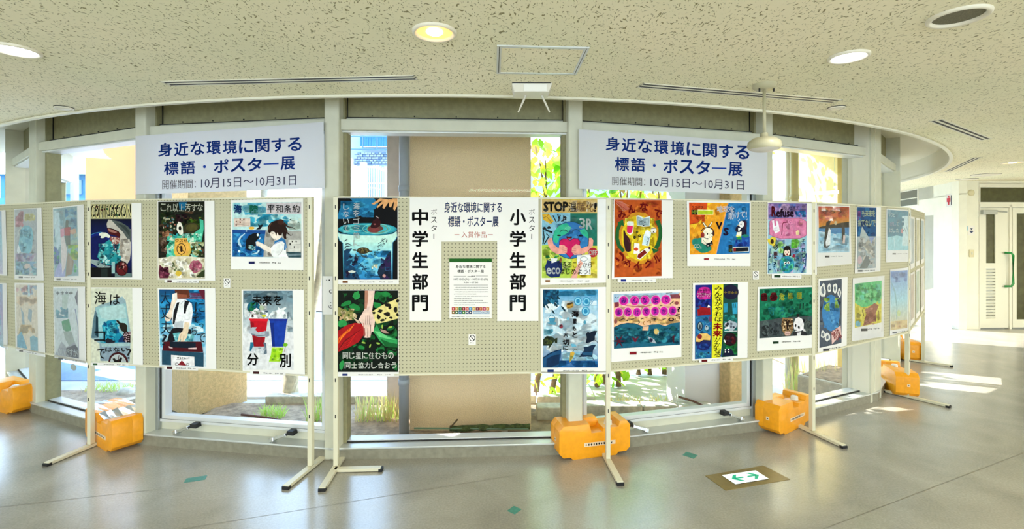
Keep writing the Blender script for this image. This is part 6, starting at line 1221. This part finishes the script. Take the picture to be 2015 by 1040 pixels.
# dome hanging from a thin rod
p = ceil_pt(1504, 166); root = empty('hanging_dome', (p.x, p.y, 2.4), 0, label='cream dome device hanging on a thin rod from the ceiling', cat='hanging device')
DM = mat('dome_paint', '#b9b393', .35)
kz = p.y/FPX
b = MB(); b.lathe([(0, -.03), (.045, -.03), (.06, -.018), (.066, 0)], DM, 28); b.build('ceiling_rose', root, smooth=True)
b = MB(); b.tube([(.0, 0, -.03), (.0, 0, -.30)], .009, DM, 10); b.build('rod', root, smooth=True)
b = MB(); b.lathe([(.02, -.275), (.022, -.30), (.06, -.305), (.085, -.325), (.09, -.35), (.08, -.366)], DM, 32); b.build('dome', root, smooth=True)
b = MB(); b.lathe([(.08, -.364), (.05, -.378), (0, -.382)], CAPW, 32); b.build('underside', root, smooth=True)
for x in (-.038, .042): bb = MB(); bb.tube([(x, -.02, -.028), (x, -.02, -.045)], .005, BLACK, 8); bb.build('screw', root)

# ================================================================== floor items
def tape(c, a, w, h, label):
    p = ground(*c); root = empty('floor_tape', (p.x, p.y, 0), a, label=label, cat='tape', group='green tape squares on the floor')
    b = MB(); b.box(-w/2, -h/2, 0, w/2, h/2, .0012, mat('green_tape', '#3f8474', .45, noise=.15, nscale=60)); b.build('strip', root)
tape((385, 942), .35, .115, .058, 'green tape mark on the floor left of the left board foot')
tape((1012, 1003), .9, .062, .055, 'green tape square on the floor at the bottom centre')
tape((1358, 895), -.75, .08, .07, 'green tape square on the floor above the double-arrow sign')
Q = [ground(1388, 936), ground(1502, 916), ground(1555, 943), ground(1428, 965)]
c0 = sum(Q, Vector())/4; root = empty('floor_exit_sign', (c0.x, c0.y, 0), 0, label='green double-arrow escape sign set in a brass plate in the floor', cat='floor sign')
b = MB(); z = Vector((0, 0, .003)); PL = mat('brass_plate', '#8d7a4a', .38, metal=.25, noise=.12, nscale=20)
b.face([q-c0+z for q in reversed(Q)], PL)
for i in range(4): b.face([Q[i]-c0, Q[i]-c0+z, Q[(i+1) % 4]-c0+z, Q[(i+1) % 4]-c0], PL)
b.build('brass_plate', root)
S = [ground(1420, 936), ground(1487, 926.5), ground(1513, 943), ground(1447, 954)]
b = MB(); z = Vector((0, 0, .006)); SW = mat('sign_white', '#f2f8f6', .3, emit=.35, emcol='#e8f6f2')
b.face([q-c0+z for q in reversed(S)], SW)
for i in range(4): b.face([S[i]-c0, S[i]-c0+z, S[(i+1) % 4]-c0+z, S[(i+1) % 4]-c0], DARK)
b.build('lit_panel', root)
b = MB(); AG = mat('arrow_green', '#12b48e', .35, emit=.15)
def sq(u, v, zz=.0072):
    p = (S[0]-c0)*(1-u)*(1-v)+(S[1]-c0)*u*(1-v)+(S[2]-c0)*u*v+(S[3]-c0)*(1-u)*v
    return (p.x, p.y, zz)
for s in (0, 1):
    f = (lambda u, v: sq(u, v)) if s == 0 else (lambda u, v: sq(1-u, v))
    for T in ([(.10, .5), (.26, .16), (.36, .16), (.22, .5)], [(.10, .5), (.22, .5), (.36, .84), (.26, .84)], [(.2, .44), (.2, .56), (.44, .56), (.44, .44)]):
        P_ = [f(*t) for t in T]; b.face(P_, AG)
b.build('arrow', root, label='green double arrow')

# ================================================================== toilet sign, notices, switches on the right wall
u0, zt = WA.hit(1862, 382, .01); u1, zb = WA.hit(1883, 405, .01)
root = empty('toilet_sign', WA.w((u0+u1)/2, 0, (zt+zb)/2), WA.a, label='square toilet sign with a red woman and a blue man figure', cat='sign')
w2 = abs(u1-u0)/2; h2 = (zt-zb)/2
b = MB(); b.box(-w2, -.012, -h2, w2, 0, h2, mat('sign_plate', '#d9d4c8', .4)); b.build('plate', root)
for c, nm, x, sk in (('#c8102e', 'woman_figure', -w2*.5, True), ('#1456a8', 'man_figure', w2*.5, False)):
    b = MB(); m_ = mat(nm, c, .5); k = w2; hh = h2
    n = 12; b.prism([(x+.14*k*math.cos(2*math.pi*i/n), hh*.62+.13*hh*math.sin(2*math.pi*i/n)) for i in range(n)], -.016, -.012, m_)
    b.prism([(x-.16*k, -.1*hh), (x+.16*k, -.1*hh), (x+.2*k, .42*hh), (x-.2*k, .42*hh)] if not sk else [(x-.34*k, -.25*hh), (x+.34*k, -.25*hh), (x+.14*k, .42*hh), (x-.14*k, .42*hh)], -.016, -.012, m_)
    b.box(x-.12*k, -.016, -.7*hh, x-.03*k, -.012, -.1*hh, m_); b.box(x+.03*k, -.016, -.7*hh, x+.12*k, -.012, -.1*hh, m_)
    b.box(x-.32*k, -.016, -.05*hh, x-.22*k, -.012, .38*hh, m_); b.box(x+.22*k, -.016, -.05*hh, x+.32*k, -.012, .38*hh, m_)
    b.build(nm, root, label=('red' if sk else 'blue')+' figure')
b = MB(); b.box(-.012, -.015, -h2*.75, .012, -.012, h2*.75, mat('sign_bar', '#3a3a44', .5)); b.build('divider', root)
def onB(px, py): return WB.hit(px, py)
u, z = onB(1900, 449); root = empty('notice_plate', WB.w(u, 0, z), WB.a, label='small light blue notice beside the entrance doors', cat='notice')
b = MB(); b.box(-.03, -.004, -.035, .03, 0, .035, mat('notice_blue', '#6fb4cc', .5)); b.box(-.012, -.006, -.02, .012, -.004, .015, CAPW); b.build('plate', root)
u, z = onB(1911, 453); root = empty('notice_plate', WB.w(u, 0, z), WB.a, label='white notice with small dark symbols beside the light blue one', cat='notice')
b = MB(); b.box(-.055, -.004, -.08, .055, 0, .08, CAPW); b.prism([(-.03, -.02), (0, -.045), (.03, -.02), (.02, -.005), (-.02, -.005)], -.006, -.004, mat('ink_navy', '#2a3a5c')); b.box(-.02, -.006, .025, .02, -.004, .035, mat('ink_navy', '#2a3a5c')); b.box(-.008, -.006, .01, .008, -.004, .03, mat('ink_navy', '#2a3a5c')); b.build('plate', root)
u, z = onB(1911, 498); root = empty('wall_switch', WB.w(u, 0, z), WB.a, label='cream wall switch below the notices', cat='switch')
b = MB(); b.box(-.04, -.012, -.06, .04, 0, .06, mat('switch_cream', '#d9cfa8', .4)); b.build('plate', root, bevel=.003); b = MB(); b.box(-.012, -.016, -.02, .012, -.012, .02, CREAM); b.build('rocker', root)
u, z = onB(1910, 379); root = empty('wall_sounder', WB.w(u, 0, z), WB.a, label='small round cream sounder high on the wall by the doors', cat='alarm')
b = MB(); b.lathe([(.05, 0), (.05, .02), (.03, .03), (0, .03)], mat('switch_cream', '#d9cfa8', .4), 20); o = b.build('body', root, smooth=True); o.rotation_euler = (math.pi/2, 0, 0)
# oval sticker on the left window
F2 = FAC[2]; u, z = F2.hit(145, 722, -.13); root = empty('window_sticker', F2.w(u, .13, z), F2.a, label='small grey oval sticker on the left window pane', cat='sticker')
b = MB(); n = 20; b.prism([(.045*math.cos(2*math.pi*i/n), .028*math.sin(2*math.pi*i/n)) for i in range(n)], -.002, -.0005, mat('sticker_grey', '#a8b0ac', .4)); b.build('disc', root)
# paper strip with a few characters, seen in the gap between the two boards
F3 = FAC[4]; A = Art(F3, (640, 530, 665, 620), 289, off=.02)
A.sheet([(-60, 150), (170, 150), (170, 1020), (-60, 1020)], 'narrow white paper strip on the window post between the two boards', 'notice', name='paper_strip')
A.ell(30, 240, 15, 12, '#6c7070'); A.ell(93, 240, 16, 16, '#141414'); A.ring(130, 498, 34, 34, 16, '#1c1c1c', 60, 300); A.ring(128, 832, 46, 46, 14, '#2c2c2c', 60, 200); A.ell(128, 824, 12, 11, '#141414'); A.ell(122, 752, 16, 9, '#3c3c3c')
A.flush('lettering', INK)

# ================================================================== outside
TAN = mat('roughcast_tan', '#fadcb0', .9, noise=.10, nscale=110, bump=.9, bscale=90)
TAN2 = mat('roughcast_warm', '#dcbf8c', .9, noise=.14, nscale=30, bump=.6, bscale=90)
LAV = mat('plaster_pale', '#cfc4bc', .85, noise=.06, nscale=12)
PAVE = mat('outdoor_paving', '#b9b8b4', .85, noise=.15, nscale=3)
SOIL = mat('dry_soil', '#a08c74', .95, noise=.35, nscale=14, bump=.8, bscale=40)
STONE = mat('kerb_stone', '#c9c4b4', .85, noise=.2, nscale=18, bump=.4, bscale=60)
ASPH = mat('asphalt_blue', '#6f86a4', .8, noise=.1, nscale=20)
GZ = -.35
b = MB(); b.face([(-40, 3, GZ-.02), (40, 3, GZ-.02), (40, 60, GZ-.02), (-40, 60, GZ-.02)], PAVE)
b.face([(-40, 60, GZ-.02), (-40, 3, GZ-.02), (-60, 3, GZ-.02), (-60, 60, GZ-.02)][::-1], PAVE)
b.build('ground_outside', label='pale paving outside the glass wall', kind='structure')
b = MB(); b.box(-6, 2.5, GZ-.02, 7, 3.2, -.02, STONE)
for i in range(2, 9):
    F = FAC[i]; P_ = [F.w(0, .14, 0), F.w(F.L, .14, 0)]
    b.face([P_[0]+Vector((0, 0, GZ-.02)), P_[1]+Vector((0, 0, GZ-.02)), P_[1]+Vector((0, 0, .02)), P_[0]+Vector((0, 0, .02))], STONE)
b.build('trim_footing', label='pale concrete footing under the glass wall', kind='structure')
b = MB(); b.face([(-7, 6.3, GZ-.012), (1.2, 6.3, GZ-.012), (1.2, 7.9, GZ-.012), (-7, 7.9, GZ-.012)], ASPH); b.build('road', kind='structure', label='blue-grey strip of road beyond the planting bed')
b = MB()
for i in range(9):
    x = -4.6+i*.62; b.box(x, 5.62, GZ-.02, x+.6, 6.22, GZ+.005, mat('paving_white', '#dcd8d6', .8, noise=.06, nscale=8))
b.build('trim_pavement_slab', label='white pavement slabs along the road', kind='structure')
# planting bed with stone edge
b = MB(); b.face([(-3.2, 3.6, GZ+.03), (2.4, 3.6, GZ+.03), (2.4, 5.35, GZ+.03), (-3.2, 5.35, GZ+.03)], SOIL); b.build('soil_bed', kind='structure', label='dry soil bed outside the centre windows')
root = empty('bed_edging', (0, 0, 0), label='row of pale kerb stones edging the soil bed', cat='kerb')
rs = random.Random(4)
for i in range(7):
    x = -2.72+i*.5
    b = MB(); b.box(x, 5.32+rs.uniform(-.01, .01), GZ-.02, x+.485, 5.46, GZ+.12+rs.uniform(-.01, .01), STONE); b.build('stone', root, bevel=.01)
for i in range(5):
    x = .25+i*.36
    b = MB(); b.box(x, 4.86, GZ, x+.345, 5.02, GZ+.16+rs.uniform(-.015, .015), STONE); b.build('stone', root, bevel=.012)

def pillar(name, cx, cy, wx, wy, a, m, label, z0=GZ, z1=3.6):
    root = empty(name, (cx, cy, z0), a, label=label, cat='column')
    b = MB(); b.box(-wx/2, -wy/2, 0, wx/2, wy/2, z1-z0, m); b.build('shaft', root, bevel=.012)
    return root
X0, X1 = at(806, 0, 4.6).x, at(1045, 0, 4.6).x
pillar('concrete_column', (X0+X1)/2, 4.9, X1-X0, .6, 0, TAN, 'broad rough tan column outside the centre window')
X0b, X1b = at(762, 0, 5.0).x, at(808, 0, 5.0).x
pillar('plaster_pier', (X0b+X1b)/2, 5.08, X1b-X0b, .2, 0, LAV, 'narrow pale plaster pier left of the broad tan column')
def pipe(x, y, r, m, label, z0=GZ, z1=3.4):
    root = empty('downpipe', (x, y, z0), 0, label=label, cat='pipe'); b = MB(); b.tube([(0, 0, 0), (0, 0, z1-z0)], r, m, 16); b.build('pipe', root, smooth=True)
    for z in (.5, 2.3): b = MB(); b.tube([(0, 0, z), (0, 0, z+.05)], r*1.15, m, 16); b.build('bracket', root, smooth=True)
GPIPE = mat('grey_pipe', '#a7adb5', .4); OPIPE = mat('olive_pipe', '#b8ac7c', .5)
p = at(795, 0, 4.5); pipe(p.x, 4.5, .046, GPIPE, 'grey round downpipe beside the broad tan column')
MOSS = mat('moss', '#4c5c2c', .95, noise=.5, nscale=40, bump=.8, bscale=80)
root = empty('mossy_pipe', (0, 0, 0), label='mossy horizontal pipe at the base of the broad tan column', cat='pipe')
b = MB(); pa = at(885, 842, 4.52); pb = at(1043, 838, 4.52); pts = []
for i in range(13): t = i/12; q = pa.lerp(pb, t); pts.append((q.x, q.y, q.z+R.uniform(-.006, .006)))
b.tube(pts, [R.uniform(.02, .034) for _ in pts], MOSS, 8); b.build('pipe', root, smooth=True)
b = MB(); q = at(885, 842, 4.5); b.tube([q, q+Vector((.04, -.02, .05)), q+Vector((.075, -.02, .09))], .008, mat('twig', '#5c4a30', .9), 6); b.tube([at(815, 842, 4.5), at(1040, 843, 4.5)], .008, mat('mossy_green_pipe', '#6a8a6c', .6), 8); b.build('twig', root)
for x in (900, 993):
    q = at(x, 846, 4.55); b = MB(); b.box(q.x-.03, 4.5, GZ, q.x+.03, 4.56, q.z, STONE); b.build('support', root)
# second column, left bay
c = math.radians(0); root = empty('concrete_column', (-3.42, 5.40, GZ), math.radians(56), label='pale tan square column outside the left sash window', cat='column')
b = MB(); b.box(-.30, -.30, 0, .30, .33, 3.9, TAN2); b.build('shaft', root, bevel=.01)
# third column with white side, right bay
root = empty('concrete_column', at(1440, 0, 5.25).xy.to_3d()+Vector((0, 0, GZ)), math.radians(20), label='tan and white column outside the right sash window', cat='column')
b = MB(); b.box(-.17, -.15, 0, .20, .35, 3.9, TAN2); b.build('shaft', root, bevel=.01)
b = MB(); b.box(-.62, .0, 0, -.17, .3, 3.9, mat('render_white', '#dcdde2', .8)); b.build('white_face', root)
# right bay: sunlit ochre wall, pipes, panelled screen
OCH = mat('ochre_wall', '#dcc27c', .85, noise=.06, nscale=10)
FW = Frame(at(1556, 0, 6.9).xy, at(1648, 0, 5.95).xy)
root = empty('ochre_wall', FW.w(0, 0, GZ), FW.a, label='sunlit ochre wall with leaf shadows outside the right window', cat='wall'); b = MB(); b.box(-.9, 0, 0, FW.L, .2, 3.0, OCH); b.build('wall_face', root)
p = at(1563, 0, 5.6); pipe(p.x, 5.6, .045, OPIPE, 'olive round downpipe outside the right window')
p = at(1550, 0, 5.7); pipe(p.x, 5.7, .03, mat('white_pipe', '#e9e9e6', .4), 'slim white downpipe left of the olive one')
FP = Frame(at(1646, 0, 6.0).xy, at(1712, 0, 5.7).xy)
root = empty('garden_screen', FP.w(0, 0, GZ), FP.a, label='pale yellow panelled screen wall at the right edge of the right window', cat='screen')
for i in range(8):
    b = MB(); b.box(0, 0, 1.2+i*.34, FP.L+.1, .05, 1.2+i*.34+.32, mat('screen_panel', '#d6d0a4', .7)); b.build('panel', root, bevel=.006)
b = MB(); b.box(-.02, -.02, 0, .04, .06, 4.2, mat('screen_panel', '#d6d0a4', .7)); b.box(0, .01, 0, FP.L+.1, .05, 1.18, mat('screen_base', '#c4c8bc', .7)); b.build('post', root)
# planter box and low wall in the right bay
root = empty('planter_box', at(1648, 0, 5.15).xy.to_3d()+Vector((0, 0, GZ)), math.radians(35), label='pale concrete planter outside the right window', cat='planter')
b = MB(); b.box(-.42, -.22, 0, .30, .22, .42, STONE); b.build('box', root, bevel=.02); b = MB(); b.box(-.38, -.18, .42, .26, .18, .425, SOIL); b.build('soil', root)

def leaf_mat(name, c, t):
    m = bpy.data.materials.new(name); m.use_nodes = True; nt = m.node_tree; bs = nt.nodes['Principled BSDF']; bs.inputs['Base Color'].default_value = (*lin(c), 1); bs.inputs['Roughness'].default_value = .5
    tr = nt.nodes.new('ShaderNodeBsdfTranslucent'); tr.inputs[0].default_value = (*lin(t), 1); mx = nt.nodes.new('ShaderNodeMixShader'); mx.inputs[0].default_value = .55
    nt.links.new(bs.outputs[0], mx.inputs[1]); nt.links.new(tr.outputs[0], mx.inputs[2]); nt.links.new(mx.outputs[0], nt.nodes['Material Output'].inputs[0]); return m
LEAF = [leaf_mat('leaf_bright', '#8fc428', '#c8ec40'), leaf_mat('leaf_mid', '#5f9a20', '#a4dc30'), leaf_mat('leaf_yellow', '#c8c830', '#f0e860'), leaf_mat('leaf_brown', '#7c5c34', '#a88450')]
BARK = mat('bark', '#7c6248', .95, noise=.3, nscale=20, bump=.6, bscale=30); BARKW = mat('bark_pale', '#d6ccb4', .9, noise=.2, nscale=16, bump=.5, bscale=30)
def leaves(b, box, n, s0, s1, seed, wts=(5, 3, 2, 1)):
    r = random.Random(seed)
    for i in range(n):
        p = Vector((r.uniform(box[0], box[3]), r.uniform(box[1], box[4]), r.uniform(box[2], box[5]))); s = r.uniform(s0, s1)
        M = Matrix.Rotation(r.uniform(0, 6.28), 3, 'Z') @ Matrix.Rotation(r.uniform(.3, 1.5), 3, 'X') @ Matrix.Rotation(r.uniform(-.6, .6), 3, 'Y'); m = r.choices(LEAF, wts)[0]
        pts = [(0, -1, 0), (.55, -.35, .12), (.5, .3, .1), (0, 1, 0), (-.5, .3, .1), (-.55, -.35, .12)]
        P = [p+M @ Vector(q)*s for q in pts]; c = p
        b.face([P[0], P[1], P[2], P[3]], m); b.face([P[0], P[3], P[4], P[5]], m)
def shrub(name, x0, x1, y, z0, z1, n, seed, label, trunks=4, wts=(5, 3, 2, 1), s=(.05, .11)):
    cx = (x0+x1)/2; root = empty(name, (cx, y, GZ), 0, label=label, cat='shrub')
    b = MB(); r = random.Random(seed)
    for i in range(trunks):
        x = x0-cx+(x1-x0)*(i+.5)/trunks+r.uniform(-.06, .06); pts = [(x, r.uniform(-.1, .2), 0)]
        for k in range(7): pts.append((pts[-1][0]+r.uniform(-.1, .1), pts[-1][1]+r.uniform(-.06, .06), pts[-1][2]+(z1-GZ)/7.5))
        b.tube(pts, [.035-.0035*k for k in range(8)], BARK, 7)
        b.tube([pts[2], (pts[2][0]+.15, .1, pts[3][2]+.1), (pts[2][0]+.25, .1, pts[4][2])], [.018, .012, .006], BARK, 6)
    b.build('stem', root, smooth=True)
    b = MB(); leaves(b, (x0-cx, -.25, z0-GZ, x1-cx, .35, z1-GZ), n, s[0], s[1], seed, wts); b.build('foliage', root, kind='stuff')
xa, xb = at(1047, 0, 5.6).x, at(1120, 0, 5.6).x
shrub('leafy_shrub', xa, xb+.1, 5.55, -.25, 2.6, 400, 1, 'bright green shrub with brown stems right of the broad tan column', 3)
shrub('leafy_shrub', at(1130, 0, 5.9).x, at(1235, 0, 5.9).x, 5.95, -.25, 2.3, 460, 2, 'loose green shrub behind the orange weight', 4, s=(.05, .12))
shrub('leafy_shrub', at(1225, 0, 6.2).x, at(1335, 0, 6.2).x, 6.35, -.25, 2.4, 480, 3, 'yellow-green shrub left of the white column side', 4, (5, 2, 3, 1), s=(.06, .13))
# overhanging leaves that throw dappled shade on the ochre wall
root = empty('leafy_branch', (2.2, 6.9, 2.75), -.3, label='leafy branch hanging across the top of the right bay', cat='branch')
b = MB(); b.tube([(0, 0, 0), (.7, .1, .15), (1.5, .2, .1)], [.02, .015, .006], BARK, 6); b.build('twig', root); b = MB(); leaves(b, (0, -.2, -.1, 1.5, .5, .5), 60, .05, .1, 9); b.build('foliage', root, kind='stuff')
# pale forked tree outside the left sash window
root = empty('forked_tree', at(572, 0, 5.5).xy.to_3d()+Vector((0, 0, GZ)), 0, label='pale forked tree trunk outside the left sash window', cat='tree')
b = MB(); b.tube([(0, 0, 0), (0, 0, .25), (-.01, 0, .5), (-.08, 0, .8), (-.22, 0, 1.2), (-.3, 0, 2.4)], [.11, .09, .085, .06, .05, .04], BARKW, 12); b.tube([(0, 0, .42), (.08, 0, .62), (.2, 0, .85), (.32, 0, 1.4), (.4, 0, 2.6)], [.07, .06, .05, .045, .03], BARKW, 10); b.build('trunk', root, smooth=True)
# grass tufts
GR = [leaf_mat('grass_green', '#a4c850', '#c8e878'), leaf_mat('grass_dry', '#c8b878', '#e0d090')]
def tuft(px, D, w, h, n, seed, label, dry=.4):
    p = at(px, 0, D); root = empty('grass_tuft', (p.x, D, GZ+.03), 0, label=label, cat='grass'); r = random.Random(seed); b = MB()
    for i in range(n):
        x, y = r.uniform(-w, w), r.uniform(-w*.5, w*.5); dx, dy = r.uniform(-.08, .08), r.uniform(-.05, .05); hh = h*r.uniform(.5, 1); m = GR[1] if r.random() < dry else GR[0]
        b.face([(x-.004, y, 0), (x+.004, y, 0), (x+dx*.5+.003, y+dy*.5, hh*.6), (x+dx*.5-.003, y+dy*.5, hh*.6)], m); b.face([(x+dx*.5-.003, y+dy*.5, hh*.6), (x+dx*.5+.003, y+dy*.5, hh*.6), (x+dx, y+dy, hh)], m)
    b.build('blade', root, kind='stuff')
tuft(535, 4.95, .13, .14, 90, 1, 'small green grass tuft in the soil bed', .1)
tuft(628, 4.85, .12, .30, 90, 2, 'taller grass tuft by the window post in the soil bed', .4)
tuft(745, 4.9, .22, .30, 150, 3, 'dry grass tuft outside the centre window, left side', .6)
tuft(1595, 5.3, .25, .55, 200, 4, 'yellow dry grass outside the right window', .85)
tuft(1270, 5.2, .36, .12, 200, 5, 'low dry weeds below the yellow-green shrub', .95)
# sticks lying in the bed
STK = mat('stick', '#6e4a3c', .9)
for (a_, b_, D0, D1, r_, lb) in (((475, 815), (638, 842), 4.9, 4.62, .012, 'brown stick lying on the soil outside the left sash window'), ((1335, 780), (1420, 812), 5.0, 4.8, .012, 'thin dark stick leaning towards the right column'), ((1300, 830), (1395, 795), 4.8, 4.9, .010, 'brown twig crossing the thin dark stick')):
    p, q = at(*a_, D0), at(*b_, D1); root = empty('stick', p, 0, label=lb, cat='stick'); d = q-p; b = MB(); b.tube([(0, 0, 0), d*.35+Vector((0, 0, .012)), d*.7, d], [r_, r_*.9, r_*.8, r_*.5], STK, 7); b.build('branch', root, smooth=True)
# curved path, kerb and grass patch in the far left bay
root = empty('curved_kerb', (-5.0, 6.0, GZ), 0, label='curved white kerb and grey path outside the far left window', cat='kerb')
b = MB(); pth = MB()
for i in range(10):
    a0 = math.radians(200+i*14); a1 = math.radians(200+(i+1)*14); r0, r1 = .78, .86
    f = lambda r_, a_, z_: (r_*math.cos(a_)*1.3, r_*math.sin(a_), z_)
    s = MB(); s.face([f(r0, a0, .06), f(r1, a0, .06), f(r1, a1, .06), f(r0, a1, .06)], STONE); s.face([f(r1, a0, 0), f(r1, a1, 0), f(r1, a1, .06), f(r1, a0, .06)], STONE); s.build('kerb_stone', root)
b.face([( .75*math.cos(math.radians(200+i*16))*1.3, .75*math.sin(math.radians(200+i*16)), .035) for i in range(10)], SOIL); b.build('soil', root)
tuft(216, 5.8, .25, .10, 160, 11, 'low pale grass inside the curved kerb', .5)
# garden boulder near it
p = ground(248, 778, GZ); root = empty('garden_stone', (p.x, p.y, GZ), 0, label='rounded stone outside the far left window', cat='stone'); b = MB(); b.lathe([(.0, .10), (.05, .09), (.09, .05), (.10, 0)], STONE, 9); b.build('rock', root, smooth=True)
# houses beyond
BLUEW = mat('blue_wall', '#3c7698', .8, noise=.06, nscale=3); ROOFB = mat('roof_blue', '#1f6a9c', .6)
root = empty('blue_house', (-18.7, 20, GZ), 0, label='pale blue house with a blue hipped roof far behind the left window', cat='house')
b = MB(); b.box(-2.5, 0, 0, 2.2, 4, 4.4, BLUEW); b.build('wall', root); b = MB(); P0 = [(-2.9, -.4, 4.3), (2.6, -.4, 4.3), (2.6, 4.4, 4.3), (-2.9, 4.4, 4.3)]; T = [(-1.2, 2, 5.7), (.0, 2, 5.7)]
b.face([P0[0], P0[1], T[1], T[0]], ROOFB); b.face([P0[1], P0[2], T[1]], ROOFB); b.face([P0[2], P0[3], T[0], T[1]], ROOFB); b.face([P0[3], P0[0], T[0]], ROOFB); b.build('roof', root)
for x in (-1.4, .2): b = MB(); b.box(x, -.04, 3.5, x+.7, 0, 4.1, mat('far_window', '#5c7c94', .3)); b.build('window', root)
b = MB(); b.box(-2.5, -2.2, 0, 6, -2.1, 3.2, BLUEW); b.build('yard_wall', root)
root = empty('tan_house', (-9.9, 12.4, GZ), math.radians(8), label='plain tan apartment wall behind the left window', cat='house')
b = MB(); b.box(-.95, 0, 0, .9, 3, 6.2, mat('tan_wall', '#b87c4c', .85, noise=.05, nscale=2)); b.build('wall', root)
p = at(147, 0, 7.5); root = empty('street_pole', (p.x, 7.5, GZ), 0, label='pale street pole in front of the blue house', cat='pole'); b = MB(); b.tube([(0, 0, 0), (0, 0, 5)], .05, mat('pole_pale', '#d0c8c0', .6), 12); b.build('shaft', root, smooth=True); b = MB(); b.tube([(0, 0, 2.28), (.3, 0, 2.29)], .012, BLACK, 6); b.build('bracket', root)

D = 13.0; k = D/FPX
root = empty('stone_house', at(725, 458, D).xy.to_3d()+Vector((0, 0, GZ)), 0, label='pale house with stone patterned wall, blue shutters and arched gate across the street', cat='house')
def hx(px): return (px-725)*k
def hz(py): return CAMH+(HY-py)*k-GZ
STW = mat('stone_wall_pale', '#b8c4d0', .8)
b = MB(); b.box(hx(640), .3, 0, hx(815), 3, hz(215), mat('house_plaster', '#8fa4bc', .8, noise=.06, nscale=4)); b.build('wall', root)
rs = random.Random(12)
cell = MB()
for i in range(12):
    for j in range(5):
        x = hx(690)+i*(hx(775)-hx(690))/12; z = hz(320)+j*(hz(296)-hz(320))/5
        if j % 2: x += .05
        q = MB(); q.box(x+.01, .24, z+.01, x+.095+rs.uniform(-.01, .01), .3, z+.06+rs.uniform(-.008, .008), mat('stone_%d' % (rs.randrange(3)), ['#6f86a4', '#8c9cb4', '#5f789a'][rs.randrange(3)], .8)); q.build('stone', root)
b = MB(); b.box(hx(705), .15, hz(286), hx(762), .26, hz(262), mat('shutter_blue', '#3f86b4', .6)); b.box(hx(706), .12, hz(287.5), hx(762), .16, hz(286), CAPW); b.build('shutter', root)
for i in range(11): b = MB(); x = hx(706)+i*(hx(761)-hx(706))/11; b.box(x, .13, hz(285), x+.02, .15, hz(263), BLUEW); b.build('slat', root)
RAIL = mat('rail_blue', '#4a6ea8', .5)
b = MB()
for z in (293, 268): b.tube([(hx(682), 0, hz(z)), (hx(778), 0, hz(z+1.5))], .02, RAIL, 6)
b.build('balcony_rail', root)
for i in range(4): b = MB(); x = hx(686)+i*(hx(770)-hx(686))/3; b.tube([(x, 0, hz(294)), (x, 0, hz(268))], .018, RAIL, 6); b.build('rail_post', root)
b = MB(); b.box(hx(676), -.3, 0, hx(690), .3, hz(310), CAPW); b.box(hx(715), -.3, 0, hx(725), -.1, hz(322), CAPW); b.box(hx(762), -.3, 0, hx(768), -.1, hz(330), CAPW); b.build('gate_post', root)
BAR = mat('gate_white', '#dfe8ee', .5)
for s0, s1 in ((690, 714), (727, 762)):
    n = 9
    for i in range(n):
        t = i/(n-1); px = s0+(s1-s0)*t; top = 333-6*math.sin(math.pi*(t if s0 > 700 else t))
        b = MB(); b.tube([(hx(px), -.2, hz(392)), (hx(px), -.2, hz(top))], .018, BAR, 5); b.build('gate_bar', root)
b = MB(); b.tube([(hx(690), -.2, hz(337)), (hx(702), -.2, hz(333)), (hx(714), -.2, hz(330))], .03, BAR, 6); b.tube([(hx(727), -.2, hz(330)), (hx(745), -.2, hz(331)), (hx(762), -.2, hz(338))], .03, BAR, 6); b.tube([(hx(690), -.2, hz(362)), (hx(762), -.2, hz(362))], .02, BAR, 6); b.build('gate_rail', root)
b = MB(); b.box(hx(600), -1.2, 0, hx(752), -.9, 1.9, mat('peach_wall', '#e8bfa4', .8)); b.box(hx(752), -1.2, 0, hx(800), -1.0, 1.9, mat('mint_panel', '#a4c8b0', .7)); b.build('retaining_wall', root)
# second pale building behind the right shrubs
root = empty('pale_building', (7.0, 19, GZ), 0, label='pale building far behind the shrubs', cat='house'); b = MB(); b.box(-9, 0, 0, 7, 3, 4.2, mat('house_plaster', '#8fa4bc', .8)); b.build('wall', root)
for i in range(4): b = MB(); b.box(-7+i*2, -.05, 2.2, -6.2+i*2, 0, 3.3, mat('far_window', '#5c7c94', .3)); b.build('window', root)
# parked car part seen low behind the trunk is only a blue strip of road
